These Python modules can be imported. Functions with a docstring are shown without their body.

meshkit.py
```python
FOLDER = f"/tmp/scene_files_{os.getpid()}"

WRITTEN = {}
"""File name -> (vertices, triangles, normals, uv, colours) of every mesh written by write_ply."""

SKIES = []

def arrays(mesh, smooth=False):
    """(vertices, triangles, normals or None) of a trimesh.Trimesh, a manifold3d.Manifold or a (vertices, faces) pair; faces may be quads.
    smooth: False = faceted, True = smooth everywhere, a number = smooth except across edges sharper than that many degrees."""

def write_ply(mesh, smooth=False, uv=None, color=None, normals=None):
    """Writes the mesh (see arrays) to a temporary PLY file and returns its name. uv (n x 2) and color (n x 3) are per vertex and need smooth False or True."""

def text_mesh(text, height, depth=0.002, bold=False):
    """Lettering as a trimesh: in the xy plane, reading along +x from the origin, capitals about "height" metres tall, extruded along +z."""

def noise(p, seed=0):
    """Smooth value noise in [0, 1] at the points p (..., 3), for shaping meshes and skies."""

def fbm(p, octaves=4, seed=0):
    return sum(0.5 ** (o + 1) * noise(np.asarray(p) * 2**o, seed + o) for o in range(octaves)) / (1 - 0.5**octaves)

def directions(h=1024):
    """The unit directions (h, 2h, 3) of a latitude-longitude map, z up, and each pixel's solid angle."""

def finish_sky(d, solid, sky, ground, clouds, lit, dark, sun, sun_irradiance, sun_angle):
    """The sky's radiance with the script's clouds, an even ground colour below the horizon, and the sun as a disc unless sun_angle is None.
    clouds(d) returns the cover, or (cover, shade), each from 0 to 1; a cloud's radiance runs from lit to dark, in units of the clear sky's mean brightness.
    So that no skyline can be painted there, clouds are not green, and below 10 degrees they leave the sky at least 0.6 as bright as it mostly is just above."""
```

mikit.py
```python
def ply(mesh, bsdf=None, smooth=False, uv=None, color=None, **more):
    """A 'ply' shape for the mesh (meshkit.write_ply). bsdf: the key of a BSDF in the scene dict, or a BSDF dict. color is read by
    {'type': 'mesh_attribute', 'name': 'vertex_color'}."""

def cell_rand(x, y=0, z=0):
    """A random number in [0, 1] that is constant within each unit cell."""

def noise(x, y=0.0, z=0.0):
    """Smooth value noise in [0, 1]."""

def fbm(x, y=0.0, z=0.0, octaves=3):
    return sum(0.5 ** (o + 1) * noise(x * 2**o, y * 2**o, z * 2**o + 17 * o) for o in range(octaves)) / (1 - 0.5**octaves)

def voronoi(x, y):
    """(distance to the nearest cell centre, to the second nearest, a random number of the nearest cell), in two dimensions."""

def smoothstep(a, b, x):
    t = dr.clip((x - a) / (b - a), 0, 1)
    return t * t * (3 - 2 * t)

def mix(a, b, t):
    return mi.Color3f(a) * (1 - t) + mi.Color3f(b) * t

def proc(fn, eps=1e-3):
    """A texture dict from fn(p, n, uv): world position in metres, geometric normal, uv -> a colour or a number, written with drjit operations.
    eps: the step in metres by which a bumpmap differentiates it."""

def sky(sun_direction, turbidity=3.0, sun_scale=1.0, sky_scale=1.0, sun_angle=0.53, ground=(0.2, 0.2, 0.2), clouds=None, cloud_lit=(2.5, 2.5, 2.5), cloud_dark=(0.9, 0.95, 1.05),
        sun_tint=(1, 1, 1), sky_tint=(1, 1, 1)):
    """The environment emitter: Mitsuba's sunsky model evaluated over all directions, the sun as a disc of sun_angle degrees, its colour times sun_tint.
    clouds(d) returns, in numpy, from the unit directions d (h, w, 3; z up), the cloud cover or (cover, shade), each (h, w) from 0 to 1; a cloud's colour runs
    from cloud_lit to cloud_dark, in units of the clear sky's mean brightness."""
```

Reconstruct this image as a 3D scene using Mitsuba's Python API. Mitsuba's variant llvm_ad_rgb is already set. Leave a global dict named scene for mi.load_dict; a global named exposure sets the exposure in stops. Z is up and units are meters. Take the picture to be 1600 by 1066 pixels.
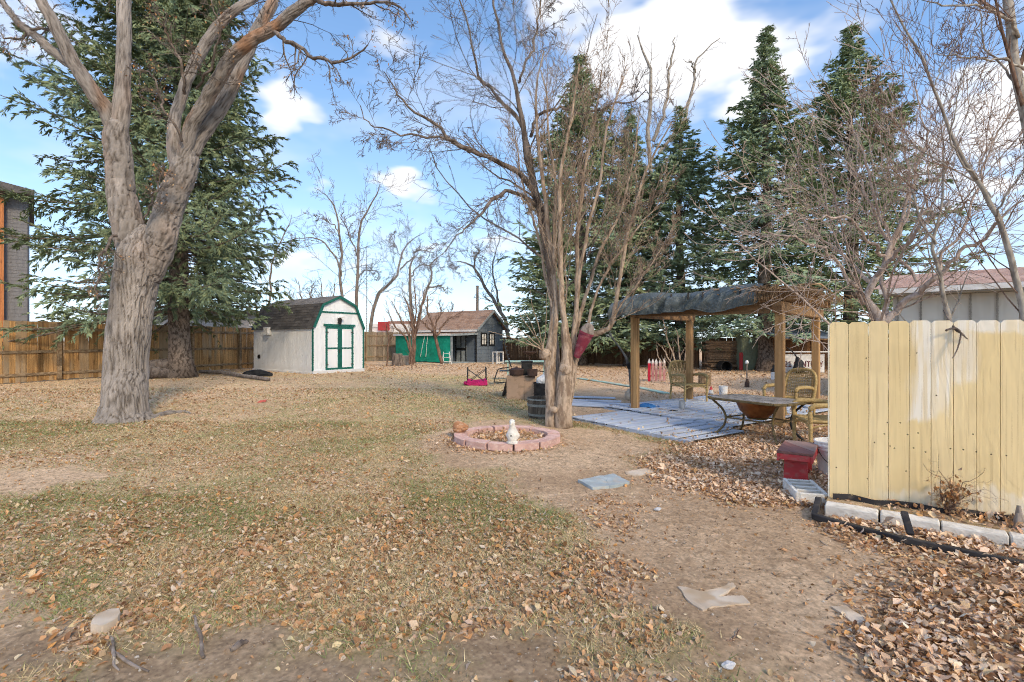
import math
import numpy as np, trimesh, shapely
import drjit as dr
import mitsuba as mi
import mikit, meshkit
import manifold3d as m3
from scipy.interpolate import PchipInterpolator
from scipy.ndimage import map_coordinates
from mikit import noise, fbm, voronoi, cell_rand, smoothstep, mix, proc

T = mi.ScalarTransform4f
scene, labels = {}, {}

# ---------------------------------------------------------------- camera, sky, exposure
CAM_Z, F = 1.5, 800.0
scene['camera'] = {'type': 'perspective', 'fov': 90.0, 'fov_axis': 'x', 'near_clip': 0.05, 'far_clip': 3000.0,
                   'to_world': T().look_at(origin=[0, 0, CAM_Z], target=[0, 10, CAM_Z], up=[0, 0, 1])}
exposure = 2.78
SUN = (0.42, -0.76, 0.56)

CLOUDS = [(18, 29.5, 13, 6.0, 1.0), (8, 33, 9, 4, .75), (27, 24, 4.5, 3.5, .7), (-23.6, 23.3, 2.8, 2.5, .85), (-21, 16.3, 3.4, 1.4, .8),
          (-11.7, 16.9, 3.0, 1.4, .85), (-15.2, 31, 2.4, 2.6, .6), (44, 19, 6, 4, .6), (42, 13, 7, 2, .6), (-44, 24, 7, 5, .6), (-30, 33, 5, 3, .4),
          (0, 40, 14, 5, .7), (38, 38, 9, 5, .5), (-2, 10, 12, 1.6, .45), (-18, 8, 12, 1.8, .4)]


def clouds(d):
    az = np.degrees(np.arctan2(d[..., 0], d[..., 1]))
    el = np.degrees(np.arcsin(np.clip(d[..., 2], -1, 1)))
    q = np.stack([d[..., 0] / (d[..., 2] + .22), d[..., 1] / (d[..., 2] + .22), d[..., 2] * 2], -1)
    f = meshkit.fbm(q * 3.1 + 7.3, 5, 3)
    f2 = meshkit.fbm(q * 9.0 + 1.3, 4, 8)
    w1 = meshkit.fbm(q * 4.0 + 20, 4, 31) - .5
    w2 = meshkit.fbm(q * 4.0 + 40, 4, 32) - .5
    azw, elw = az + 14 * w1, el + 7 * w2
    b = np.zeros(az.shape)
    for a, e, ra, re, s in CLOUDS:
        da = (azw - a + 180) % 360 - 180
        b = np.maximum(b, s * np.exp(-((da / ra) ** 2 + ((elw - e) / re) ** 2)))
    away = np.clip((np.abs(az) - 50) / 20, 0, 1)          # outside the frame the same broken cloud goes on
    b = np.maximum(b, away * .55 * np.clip((f - .40) * 4, 0, 1))
    v = b * (.55 + .9 * f) + (f - .5) * .7 * (b > .02) + (f2 - .5) * 1.0
    cov = np.clip((v - .17) / .62, 0, 1)
    cov = cov * cov * (3 - 2 * cov)
    veil = np.clip((f - .46) * 1.4, 0, .22) + .40 * np.exp(-np.maximum(el, 0) / 7.0)
    return np.clip(np.maximum(cov, veil), 0, 1), np.clip((f2 - .45) * 1.2 + .15, 0, .5)


scene['sky_light'] = mikit.sky(SUN, turbidity=3, sun_scale=0.28, sun_angle=10, ground=(.22, .19, .15), clouds=clouds,
                               cloud_lit=(1.9, 1.9, 1.93), cloud_dark=(1.35, 1.4, 1.5), sky_scale=1.12, sky_tint=(0.93, 0.99, 1.07))


# ---------------------------------------------------------------- helpers
def A(*v):
    return np.array(v, float)


def ss(a, b, x):
    t = np.clip((np.asarray(x, float) - a) / (b - a), 0, 1)
    return t * t * (3 - 2 * t)


def G(x, y):
    """height of the ground"""
    x, y = np.asarray(x, float), np.asarray(y, float)
    w = ss(-5, 4, x)
    h = ss(4, 15, y) * (.21 - .10 * w) - .10 * ss(18, 32, y) * w
    q = np.stack([x * .7, y * .7, x * 0], -1)
    return h + .03 * (meshkit.fbm(q, 3, 5) - .5)


def gp(px, py, h=0.0):
    """the point of the ground (or h above it) that the photograph shows at px, py"""
    y = 8.0
    for _ in range(40):
        y = .5 * y + .5 * (CAM_Z - float(G((px - 800) / F * y, y)) - h) * F / max(py - 533, 4)
    x = (px - 800) / F * y
    return A(x, y, float(G(x, y)) + h)


def at(px, py, y):
    return A((px - 800) / F * y, y, CAM_Z - (py - 533) / F * y)


def on(x, y, h=0.0):
    return A(x, y, float(G(x, y)) + h)


def number(name):
    if name not in scene and name not in labels:
        return name
    i = 1
    while f'{name}_{i:03d}' in scene or f'{name}_{i:03d}' in labels:
        i += 1
    return f'{name}_{i:03d}'


def thing(name, label, cat, group=None):
    k = number(name)
    labels[k] = {'label': label, 'category': cat}
    if group:
        labels[k]['group'] = group
    return k


_count = {}


def add(name, mesh, mat, parent=None, smooth=False, color=None, uv=None, shape=None, **kw):
    base = parent + '__' + name if parent else name
    i = _count.get(base, 0)
    while True:
        k = base if i == 0 else f'{base}_{i:03d}'
        i += 1
        if k not in scene and (parent or k not in labels):
            break
    _count[base] = i
    if shape is not None:
        scene[k] = {**shape, **kw}
    else:
        if isinstance(mesh, MB):
            color = mesh.color() if color is None else color
            mesh = mesh.get()
        scene[k] = mikit.ply(mesh, mat, smooth=smooth, color=color, uv=uv, **kw)
    return k


def single(name, mesh, mat, label, cat, group=None, kind=None, **kw):
    k = add(name, mesh, mat, None, **kw)
    labels[k] = {'label': label}
    if kind:
        labels[k]['kind'] = kind
    else:
        labels[k]['category'] = cat
    if group:
        labels[k]['group'] = group
    return k


def rz(a):
    c, s = math.cos(a), math.sin(a)
    return np.array([[c, -s, 0], [s, c, 0], [0, 0, 1.0]])


class Fr:
    """a place: origin and turn"""
    def __init__(self, o, a=0.0, R=None):
        self.o, self.R = np.asarray(o, float), rz(a) if R is None else R

    def __call__(self, v):
        return np.asarray(v, float) @ self.R.T + self.o

    def mat(self):
        m = np.eye(4)
        m[:3, :3], m[:3, 3] = self.R, self.o
        return T(m.tolist())


def box_vf(c, s, ch=0.0):
    c, h = np.asarray(c, float), np.asarray(s, float) / 2
    sg = np.array([[x, y, z] for x in (-1, 1) for y in (-1, 1) for z in (-1, 1)], float)
    if ch <= 0:
        f = [[0, 1, 3], [0, 3, 2], [4, 6, 7], [4, 7, 5], [0, 4, 5], [0, 5, 1], [2, 3, 7], [2, 7, 6], [0, 2, 6], [0, 6, 4], [1, 5, 7], [1, 7, 3]]
        return sg * h + c, np.array(f)
    ch = min(ch, h.min() * .9)
    v = np.vstack([sg * (h - np.eye(3)[k] * 0 - ch * (1 - np.eye(3)[k])) for k in range(3)])
    m = trimesh.convex.convex_hull(v)
    return np.array(m.vertices) + c, np.array(m.faces)


_unit = {}


def tube_vf(P, R, sides=8, cap=True):
    """P (M,N,3) R (M,N) -> tubes"""
    P, R = np.asarray(P, float), np.asarray(R, float)
    if P.ndim == 2:
        P, R = P[None], np.broadcast_to(R, P.shape[:1])[None]
    M, N = R.shape
    t = np.gradient(P, axis=1)
    t /= np.linalg.norm(t, axis=2, keepdims=True) + 1e-12
    d = P[:, -1] - P[:, 0]
    d /= np.linalg.norm(d, axis=1, keepdims=True) + 1e-12
    ref = np.where(np.abs(d[:, 2:]) < .85, [[0, 0, 1.0]], [[.2, .97, 0.1]])[:, None, :]
    a = np.cross(t, np.broadcast_to(ref, t.shape))
    a /= np.linalg.norm(a, axis=2, keepdims=True) + 1e-9
    b = np.cross(t, a)
    ang = np.arange(sides) * 2 * np.pi / sides
    v = P[:, :, None] + R[:, :, None, None] * (np.cos(ang)[:, None] * a[:, :, None] + np.sin(ang)[:, None] * b[:, :, None])
    m, i, j = np.meshgrid(np.arange(M), np.arange(N - 1), np.arange(sides), indexing='ij')
    o = m * N * sides
    j2 = (j + 1) % sides
    q = np.stack([o + i * sides + j, o + i * sides + j2, o + (i + 1) * sides + j2, o + (i + 1) * sides + j], -1).reshape(-1, 4)
    f = [q[:, [0, 2, 1]], q[:, [0, 3, 2]]]
    v = v.reshape(-1, 3)
    if cap and sides > 3:
        k = np.arange(1, sides - 1)
        for mm in range(M):
            o = mm * N * sides
            f.append(np.stack([k * 0 + o, o + k, o + k + 1], 1))
            o += (N - 1) * sides
            f.append(np.stack([k * 0 + o, o + k + 1, o + k], 1))
    return v, np.vstack(f)


class MB:
    """collects pieces into one mesh; tf moves what is added"""
    def __init__(self, tf=None):
        self.v, self.f, self.c, self.n, self.tf = [], [], [], 0, tf or (lambda x: x)

    def raw(self, v, f, c=None):
        v = self.tf(v)
        self.v.append(v)
        self.f.append(np.asarray(f) + self.n)
        self.c.append(None if c is None else np.broadcast_to(c, (len(v), 3)))
        self.n += len(v)
        return self

    def box(self, c, s, ch=0.0, R=None, col=None):
        v, f = box_vf((0, 0, 0), s, ch)
        if R is not None:
            v = v @ np.asarray(R).T
        return self.raw(v + np.asarray(c, float), f, col)

    def bar(self, p0, p1, w, h, up=(0, 0, 1), ch=0.0, col=None):
        p0, p1 = np.asarray(p0, float), np.asarray(p1, float)
        x = p1 - p0
        L = np.linalg.norm(x)
        x = x / L
        y = np.cross(np.asarray(up, float), x)
        if np.linalg.norm(y) < 1e-6:
            y = np.cross(A(1, 0, 0), x)
        y /= np.linalg.norm(y)
        z = np.cross(x, y)
        return self.box((p0 + p1) / 2, (L, w, h), ch, np.stack([x, y, z], 1), col)

    def tube(self, P, r, sides=8, n=None, col=None):
        P = np.asarray(P, float)
        r = np.broadcast_to(np.asarray(r, float), (len(P),))
        if n:
            P, r = resample(P, r, n)
        v, f = tube_vf(P, r, sides)
        return self.raw(v, f, col)

    def lathe(self, prof, o=(0, 0, 0), n=24, col=None, axis=None):
        prof = np.asarray(prof, float)
        ang = np.arange(n) * 2 * np.pi / n
        v = np.stack([prof[:, None, 0] * np.cos(ang), prof[:, None, 0] * np.sin(ang), np.broadcast_to(prof[:, None, 1], (len(prof), n))], -1).reshape(-1, 3)
        i, j = np.meshgrid(np.arange(len(prof) - 1), np.arange(n), indexing='ij')
        j2 = (j + 1) % n
        q = np.stack([i * n + j, i * n + j2, (i + 1) * n + j2, (i + 1) * n + j], -1).reshape(-1, 4)
        if axis is not None:
            v = v @ np.asarray(axis).T
        return self.raw(v + np.asarray(o, float), np.vstack([q[:, :3], q[:, [0, 2, 3]]]), col)

    def prism(self, poly, o, x, y, depth, col=None):
        """convex 2-D polygon in the plane o + a x + b y, thickened by the vector depth"""
        poly = np.asarray(poly, float)
        x, y, o, dp = (np.asarray(k, float) for k in (x, y, o, depth))
        a = o + poly[:, :1] * x + poly[:, 1:] * y
        n = len(a)
        v = np.vstack([a, a + dp])
        k = np.arange(1, n - 1)
        j = np.arange(n)
        j2 = (j + 1) % n
        f = np.vstack([np.stack([k * 0, k + 1, k], 1), np.stack([k * 0 + n, n + k, n + k + 1], 1), np.stack([j, j2, j2 + n], 1), np.stack([j, j2 + n, j + n], 1)])
        if np.dot(np.cross(x, y), dp) < 0:
            f = f[:, ::-1]
        return self.raw(v, f, col)

    def get(self):
        return np.vstack(self.v), np.vstack(self.f)

    def color(self):
        if any(c is not None for c in self.c):
            return np.vstack([np.ones((len(v), 3)) * .5 if c is None else c for v, c in zip(self.v, self.c)])
        return None


def resample(P, r, n):
    P, r = np.asarray(P, float), np.asarray(r, float)
    s = np.concatenate([[0], np.cumsum(np.linalg.norm(np.diff(P, axis=0), axis=1))])
    u = np.linspace(0, s[-1], n)
    if len(P) < 3:
        return np.stack([np.interp(u, s, P[:, k]) for k in range(3)], 1), np.interp(u, s, r)
    return PchipInterpolator(s, P)(u), np.interp(u, s, r)


def blob(chains, edge=.02, it=8):
    """one smooth body from chains of (x, y, z, r)"""
    out = m3.Manifold()
    for ch in chains:
        for p, q in zip(ch[:-1], ch[1:]):
            s = [m3.Manifold.sphere(k[3], 16).translate(list(k[:3])) for k in (p, q)]
            out = out + m3.Manifold.batch_hull(s)
    out = out.refine_to_length(edge)
    m = out.to_mesh()
    t = trimesh.Trimesh(np.array(m.vert_properties[:, :3]), np.array(m.tri_verts), process=False)
    trimesh.smoothing.filter_taubin(t, iterations=it)
    return np.array(t.vertices), np.array(t.faces)


# ---------------------------------------------------------------- materials
def mat(name, base, rough=.85, spec=.25, bump=None, eps=2e-3, two=True, **kw):
    b = {'type': 'principled', 'base_color': proc(base) if callable(base) else base if isinstance(base, dict) else {'type': 'rgb', 'value': list(base)}, 'roughness': rough, 'specular': spec, **kw}
    if bump is not None:
        b = {'type': 'bumpmap', 'texture': proc(bump[0], eps), 'scale': bump[1], 'bsdf': b}
    scene[name] = {'type': 'twosided', 'bsdf': b} if two else b
    return name


VC = {'type': 'mesh_attribute', 'name': 'vertex_color'}
mat('m_leaf', VC, .8, .2)
mat('m_needle', VC, .75, .2)
mat('m_colour', VC, .7, .25)


def woodfn(light, dark, u, v, w, o=(0, 0, 0), bw=0.15, tone=.5, grain=14.0, wear=None):
    """u: across the boards, w: along the grain"""
    def fn(p, n, uv):
        s = (p.x - o[0]) * u[0] + (p.y - o[1]) * u[1] + (p.z - o[2]) * u[2]
        k = (p.x - o[0]) * v[0] + (p.y - o[1]) * v[1] + (p.z - o[2]) * v[2]
        l = (p.x - o[0]) * w[0] + (p.y - o[1]) * w[1] + (p.z - o[2]) * w[2]
        b = dr.floor(s / bw + .5)
        r = cell_rand(b, 3)
        r2 = cell_rand(b, 9)
        g = fbm(s * grain * 4 + r * 31, l * 1.6 + r2 * 17, k * grain * 4, 3)
        kn = smoothstep(.78, .9, noise(s * 9 + r * 50, l * 2.2 + r2 * 50, k * 3))
        c = mix(dark, light, smoothstep(.25, .75, g)) * (1 - tone * .5 + tone * r)
        c = c * (1 - .45 * kn)
        if wear is not None:
            c = mix(c, wear, smoothstep(.45, .75, fbm(s * 2.0 + r * 9, l * .8, k * 2, 3)) * .75)
        return c
    return fn


EX, EY, EZ = (1, 0, 0), (0, 1, 0), (0, 0, 1)


def mottled(c1, c2, sc=6.0, c3=None, s3=30.0, k3=.4):
    def fn(p, n, uv):
        c = mix(c1, c2, smoothstep(.3, .7, fbm(p.x * sc, p.y * sc, p.z * sc, 4)))
        if c3 is not None:
            c = mix(c, c3, k3 * smoothstep(.5, .75, fbm(p.x * s3, p.y * s3, p.z * s3, 3)))
        return c
    return fn


# bark: long furrows
def barkfn(ridge, furrow, warm, k=11.0, zs=1.6, warmth=.5):
    def fn(p, n, uv):
        wx = fbm(p.x * 2.2, p.y * 2.2, p.z * 1.2, 3) * 1.1
        g = fbm((p.x + .05 * wx) * k, (p.y + .05 * wx) * k, p.z * zs, 4)
        f2 = fbm(p.x * 45, p.y * 45, p.z * 18, 3)
        c = mix(furrow, ridge, smoothstep(.36, .60, g * .8 + f2 * .2))
        wm = smoothstep(.50, .68, fbm(p.x * 1.7 + 9, p.y * 1.7, p.z * .9, 3))
        hi = smoothstep(2.6, 4.6, p.z)
        c = mix(c, warm, warmth * wm * hi * smoothstep(.60, .40, g))
        return c * (.75 + .5 * f2)
    return fn


def barkbump(k=11.0, zs=1.6):
    def fn(p, n, uv):
        wx = fbm(p.x * 2.2, p.y * 2.2, p.z * 1.2, 3) * 1.1
        return fbm((p.x + .05 * wx) * k, (p.y + .05 * wx) * k, p.z * zs, 4) + .3 * fbm(p.x * 45, p.y * 45, p.z * 14, 2)
    return fn


mat('m_bark_big', VC, .92, .12, (lambda p, n, uv: fbm(p.x * 60, p.y * 60, p.z * 22, 3), .012))
mat('m_bark_dark', barkfn((.225, .185, .16), (.11, .088, .076), (.12, .08, .05), 16, 3), .9, .15)
mat('m_bark_spruce', barkfn((.22, .175, .145), (.08, .06, .048), (.12, .08, .05), 18, 9), .9, .15)
mat('m_bark_tan', barkfn((.46, .36, .275), (.25, .18, .13), (.42, .27, .17), 20, 4, .3), .9, .15, (barkbump(20, 4), .02))
mat('m_bark_grey', barkfn((.29, .245, .215), (.16, .13, .11), (.2, .13, .09), 20, 3, .3), .9, .15)
mat('m_bark_red', barkfn((.25, .165, .125), (.12, .072, .052), (.3, .18, .1), 24, 4, .3), .85, .2)
mat('m_bark_pale', barkfn((.42, .38, .33), (.22, .19, .16), (.4, .3, .2), 24, 6, .2), .85, .2)

mat('m_twig_wild', barkfn((.52, .43, .375), (.34, .26, .215), (.50, .34, .22), 24, 4, .4), .85, .2)
mat('m_bark_young', barkfn((.37, .335, .29), (.23, .20, .17), (.33, .24, .17), 30, 6, .25), .85, .2)
# ---------------------------------------------------------------- regions of the yard
def region(px):
    return shapely.Polygon([tuple(gp(a, b)[:2]) for a, b in px]).buffer(0)


BARE = [region(r) for r in (
    [(640, 690), (700, 668), (760, 658), (860, 664), (960, 672), (1060, 700), (1000, 716), (985, 760), (1130, 790), (1280, 800), (1275, 830), (1400, 880), (1335, 925), (1345, 980), (1400, 1075), (1000, 1075), (1010, 1000), (985, 930), (930, 860), (880, 800), (780, 748), (690, 722)],
    [(-300, 890), (60, 900), (110, 960), (150, 1012), (330, 1015), (420, 995), (560, 1032), (700, 1005), (860, 1000), (900, 1100), (-300, 1100)],
    [(-60, 745), (130, 728), (175, 745), (60, 772), (-60, 780)],
    [(860, 640), (905, 600), (1000, 586), (1300, 586), (1310, 700), (1120, 690), (900, 655)],
    [(560, 566), (800, 563), (1100, 575), (1100, 584), (800, 590), (640, 583)])]
LITTER = [(region(r), k) for r, k in (
    ([(1005, 702), (1130, 688), (1320, 690), (1320, 796), (1130, 786), (1010, 752), (985, 728)], 1.0),
    ([(1280, 800), (1420, 800), (1720, 880), (1720, 1120), (1380, 1120), (1345, 985), (1338, 930), (1400, 882), (1275, 830)], 1.0),
    ([(1000, 690), (1130, 655), (1310, 640), (1320, 720), (1100, 715)], .95),
    ([(-100, 605), (380, 588), (340, 622), (150, 672), (-100, 735)], .55),
    ([(150, 780), (500, 740), (800, 780), (1000, 900), (1000, 1000), (700, 1000), (400, 990), (160, 1000), (60, 880)], .74),
    ([(850, 775), (960, 765), (1010, 815), (990, 840), (900, 825)], .6),
    ([(890, 960), (980, 930), (1045, 1010), (1060, 1100), (880, 1100)], .6),
    ([(880, 590), (1310, 584), (1310, 650), (1130, 640), (1000, 618)], .55),
    ([(560, 572), (880, 570), (880, 640), (700, 625)], .35))]


def soft(poly, x, y, edge, amp, seed):
    """1 inside a region, 0 outside, with a ragged edge"""
    pts = shapely.points(x, y)
    dd = shapely.distance(poly.exterior, pts) * np.where(shapely.contains(poly, pts), 1, -1)
    q = np.stack([x * 2.3, y * 2.3, x * 0 + seed], -1)
    return ss(-edge, edge, dd + amp * (meshkit.fbm(q, 4, seed) - .5) * 2)


def fields_slow(x, y):
    """(grass, litter) weights of ground points"""
    x, y = np.asarray(x, float), np.asarray(y, float)
    bare = np.zeros(len(x))
    for i, p in enumerate(BARE):
        bare = np.maximum(bare, soft(p, x, y, .22, .45, 20 + i))
    q = np.stack([x, y, x * 0], -1)
    lit = .50 + .46 * (meshkit.fbm(q * 1.3, 4, 51) - .5) - .10 * ss(8, 14, y)
    lit = np.clip(lit, .06, 1) * (1 - .93 * bare)
    for i, (p, k) in enumerate(LITTER):
        lit = np.maximum(lit, k * soft(p, x, y, .16, .26 if i < 3 else .4, 40 + i) * (.72 + .56 * (meshkit.fbm(q * 2.1 + 3, 3, 52 + i) - .2)))
    far = ss(12, 18, y) * ss(-2, 3, x)
    lit = np.maximum(lit, .5 * far)
    gr = (1 - bare) * (1 - .8 * far) * (1 - .55 * ss(-2, -7, x) * ss(9, 13, y)) * (1 - ss(.75, 1.0, lit))
    gr = gr * np.clip(.35 + 1.6 * (meshkit.fbm(q * .8 + 11, 4, 77) - .22), .15, 1) * (1 - .75 * ss(21, 27, y))
    gr = gr * (1 - ss(.9, 1.4, x) * ss(6.5, 5.5, y))
    return gr, np.clip(lit, 0, 1)


_gx, _gy = np.arange(-34, 34.01, .085), np.arange(.5, 38, .085)
_X, _Y = np.meshgrid(_gx, _gy)
_F = [f.reshape(_X.shape) for f in fields_slow(_X.ravel(), _Y.ravel())]


def fields(x, y):
    c = [(np.asarray(y, float) - _gy[0]) / .085, (np.asarray(x, float) - _gx[0]) / .085]
    return tuple(map_coordinates(f, c, order=1, mode='nearest') for f in _F)


def steps(lo, hi, fine, f0, f1, grow):
    a = list(np.arange(f0, f1, fine))
    s, x = fine, a[-1]
    while x < hi:
        s *= grow
        x += s
        a.append(x)
    s, x = fine, a[0]
    while x > lo:
        s *= grow
        x -= s
        a.insert(0, x)
    return np.array(a)


def soil(p, n, uv):
    a = fbm(p.x * 1.1, p.y * 1.1, 0, 4)
    b = fbm(p.x * 14, p.y * 14, 3, 4)
    c = fbm(p.x * 60, p.y * 60, 5, 3)
    col = mix((.345, .240, .155), (.490, .360, .243), smoothstep(.3, .7, .55 * a + .45 * b))
    cr = smoothstep(.035, .0, dr.abs(fbm(p.x * 5 + 2, p.y * 5, 7, 4) - .5)) * smoothstep(.45, .6, a)
    col = col * (.56 + .88 * c) * (1 - .30 * cr) * (.80 + .40 * fbm(p.x * 28, p.y * 28, 1, 3))
    near_left = smoothstep(3.5, 2.5, p.y + .9 * (a - .5)) * smoothstep(1.6, -.4, p.x)  # soil gets darker towards the near left
    col = col * (1 - .34 * near_left)
    d1, d2, r = voronoi(p.x * 38, p.y * 38)
    peb = smoothstep(.16, .08, d1) * smoothstep(.86, .9, r)
    col = mix(col, (.42, .38, .33), peb)
    # turf base between the blades
    t = fbm(p.x * 5, p.y * 5, 9, 4)
    fine = fbm(p.x * 90, p.y * 90, 2, 2)
    turf = mix((.47, .375, .20), (.31, .31, .13), smoothstep(.40, .66, t)) * (.35 + 1.05 * fine)
    col = mix(col, turf, uv.x * .8)
    # flat litter
    e1, e2, r1 = voronoi(p.x * 17 + 3 * a, p.y * 17)
    f1, f2, r2 = voronoi(p.x * 24 + 40, p.y * 24 + 3 * b)
    rr = dr.select(r2 > .5, r1, r2 * 2)
    lf = mix((.27, .16, .09), (.66, .48, .33), rr) * (.55 + .6 * smoothstep(0, .22, e2 - e1))
    return mix(col, lf, smoothstep(.15, .8, uv.y + (fine - .5) * .5) * .85)


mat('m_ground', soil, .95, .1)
gx = steps(-260, 260, .07, -4.3, 4.5, 1.04)
gy = steps(-30, 420, .06, 1.9, 7.0, 1.028)
XX, YY = np.meshgrid(gx, gy)
xf, yf = XX.ravel(), YY.ravel()
grw, ltw = fields(xf, yf)
q = np.stack([xf, yf, xf * 0], -1)
zz = G(xf, yf) + (.022 * (meshkit.fbm(q * 4, 3, 1) - .5) + .014 * (meshkit.fbm(q * 17, 3, 2) - .5)) * ss(30, 12, np.abs(yf) + np.abs(xf) * .3)
ny, nx = XX.shape
i, j = np.meshgrid(np.arange(ny - 1), np.arange(nx - 1), indexing='ij')
a = (i * nx + j).ravel()
gf = np.vstack([np.stack([a, a + 1, a + nx + 1], 1), np.stack([a, a + nx + 1, a + nx], 1)])
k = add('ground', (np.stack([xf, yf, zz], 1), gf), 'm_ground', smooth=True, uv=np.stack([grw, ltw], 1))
labels[k] = {'label': 'bare tan soil and thin dormant turf of the back yard', 'kind': 'structure'}


def surf(x, y):
    q = np.stack([x, y, x * 0], -1)
    return G(x, y) + (.022 * (meshkit.fbm(q * 4, 3, 1) - .5) + .014 * (meshkit.fbm(q * 17, 3, 2) - .5)) * ss(30, 12, np.abs(y) + np.abs(x) * .3)


# ---------------------------------------------------------------- fallen leaves and grass
LEAFC = 1.38 * np.array([(.50, .36, .24), (.42, .27, .155), (.30, .175, .09), (.56, .44, .33), (.46, .25, .11), (.20, .115, .065), (.60, .50, .40), (.37, .225, .13)])
LEAFP = np.array([.24, .2, .13, .15, .07, .07, .06, .08])


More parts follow.
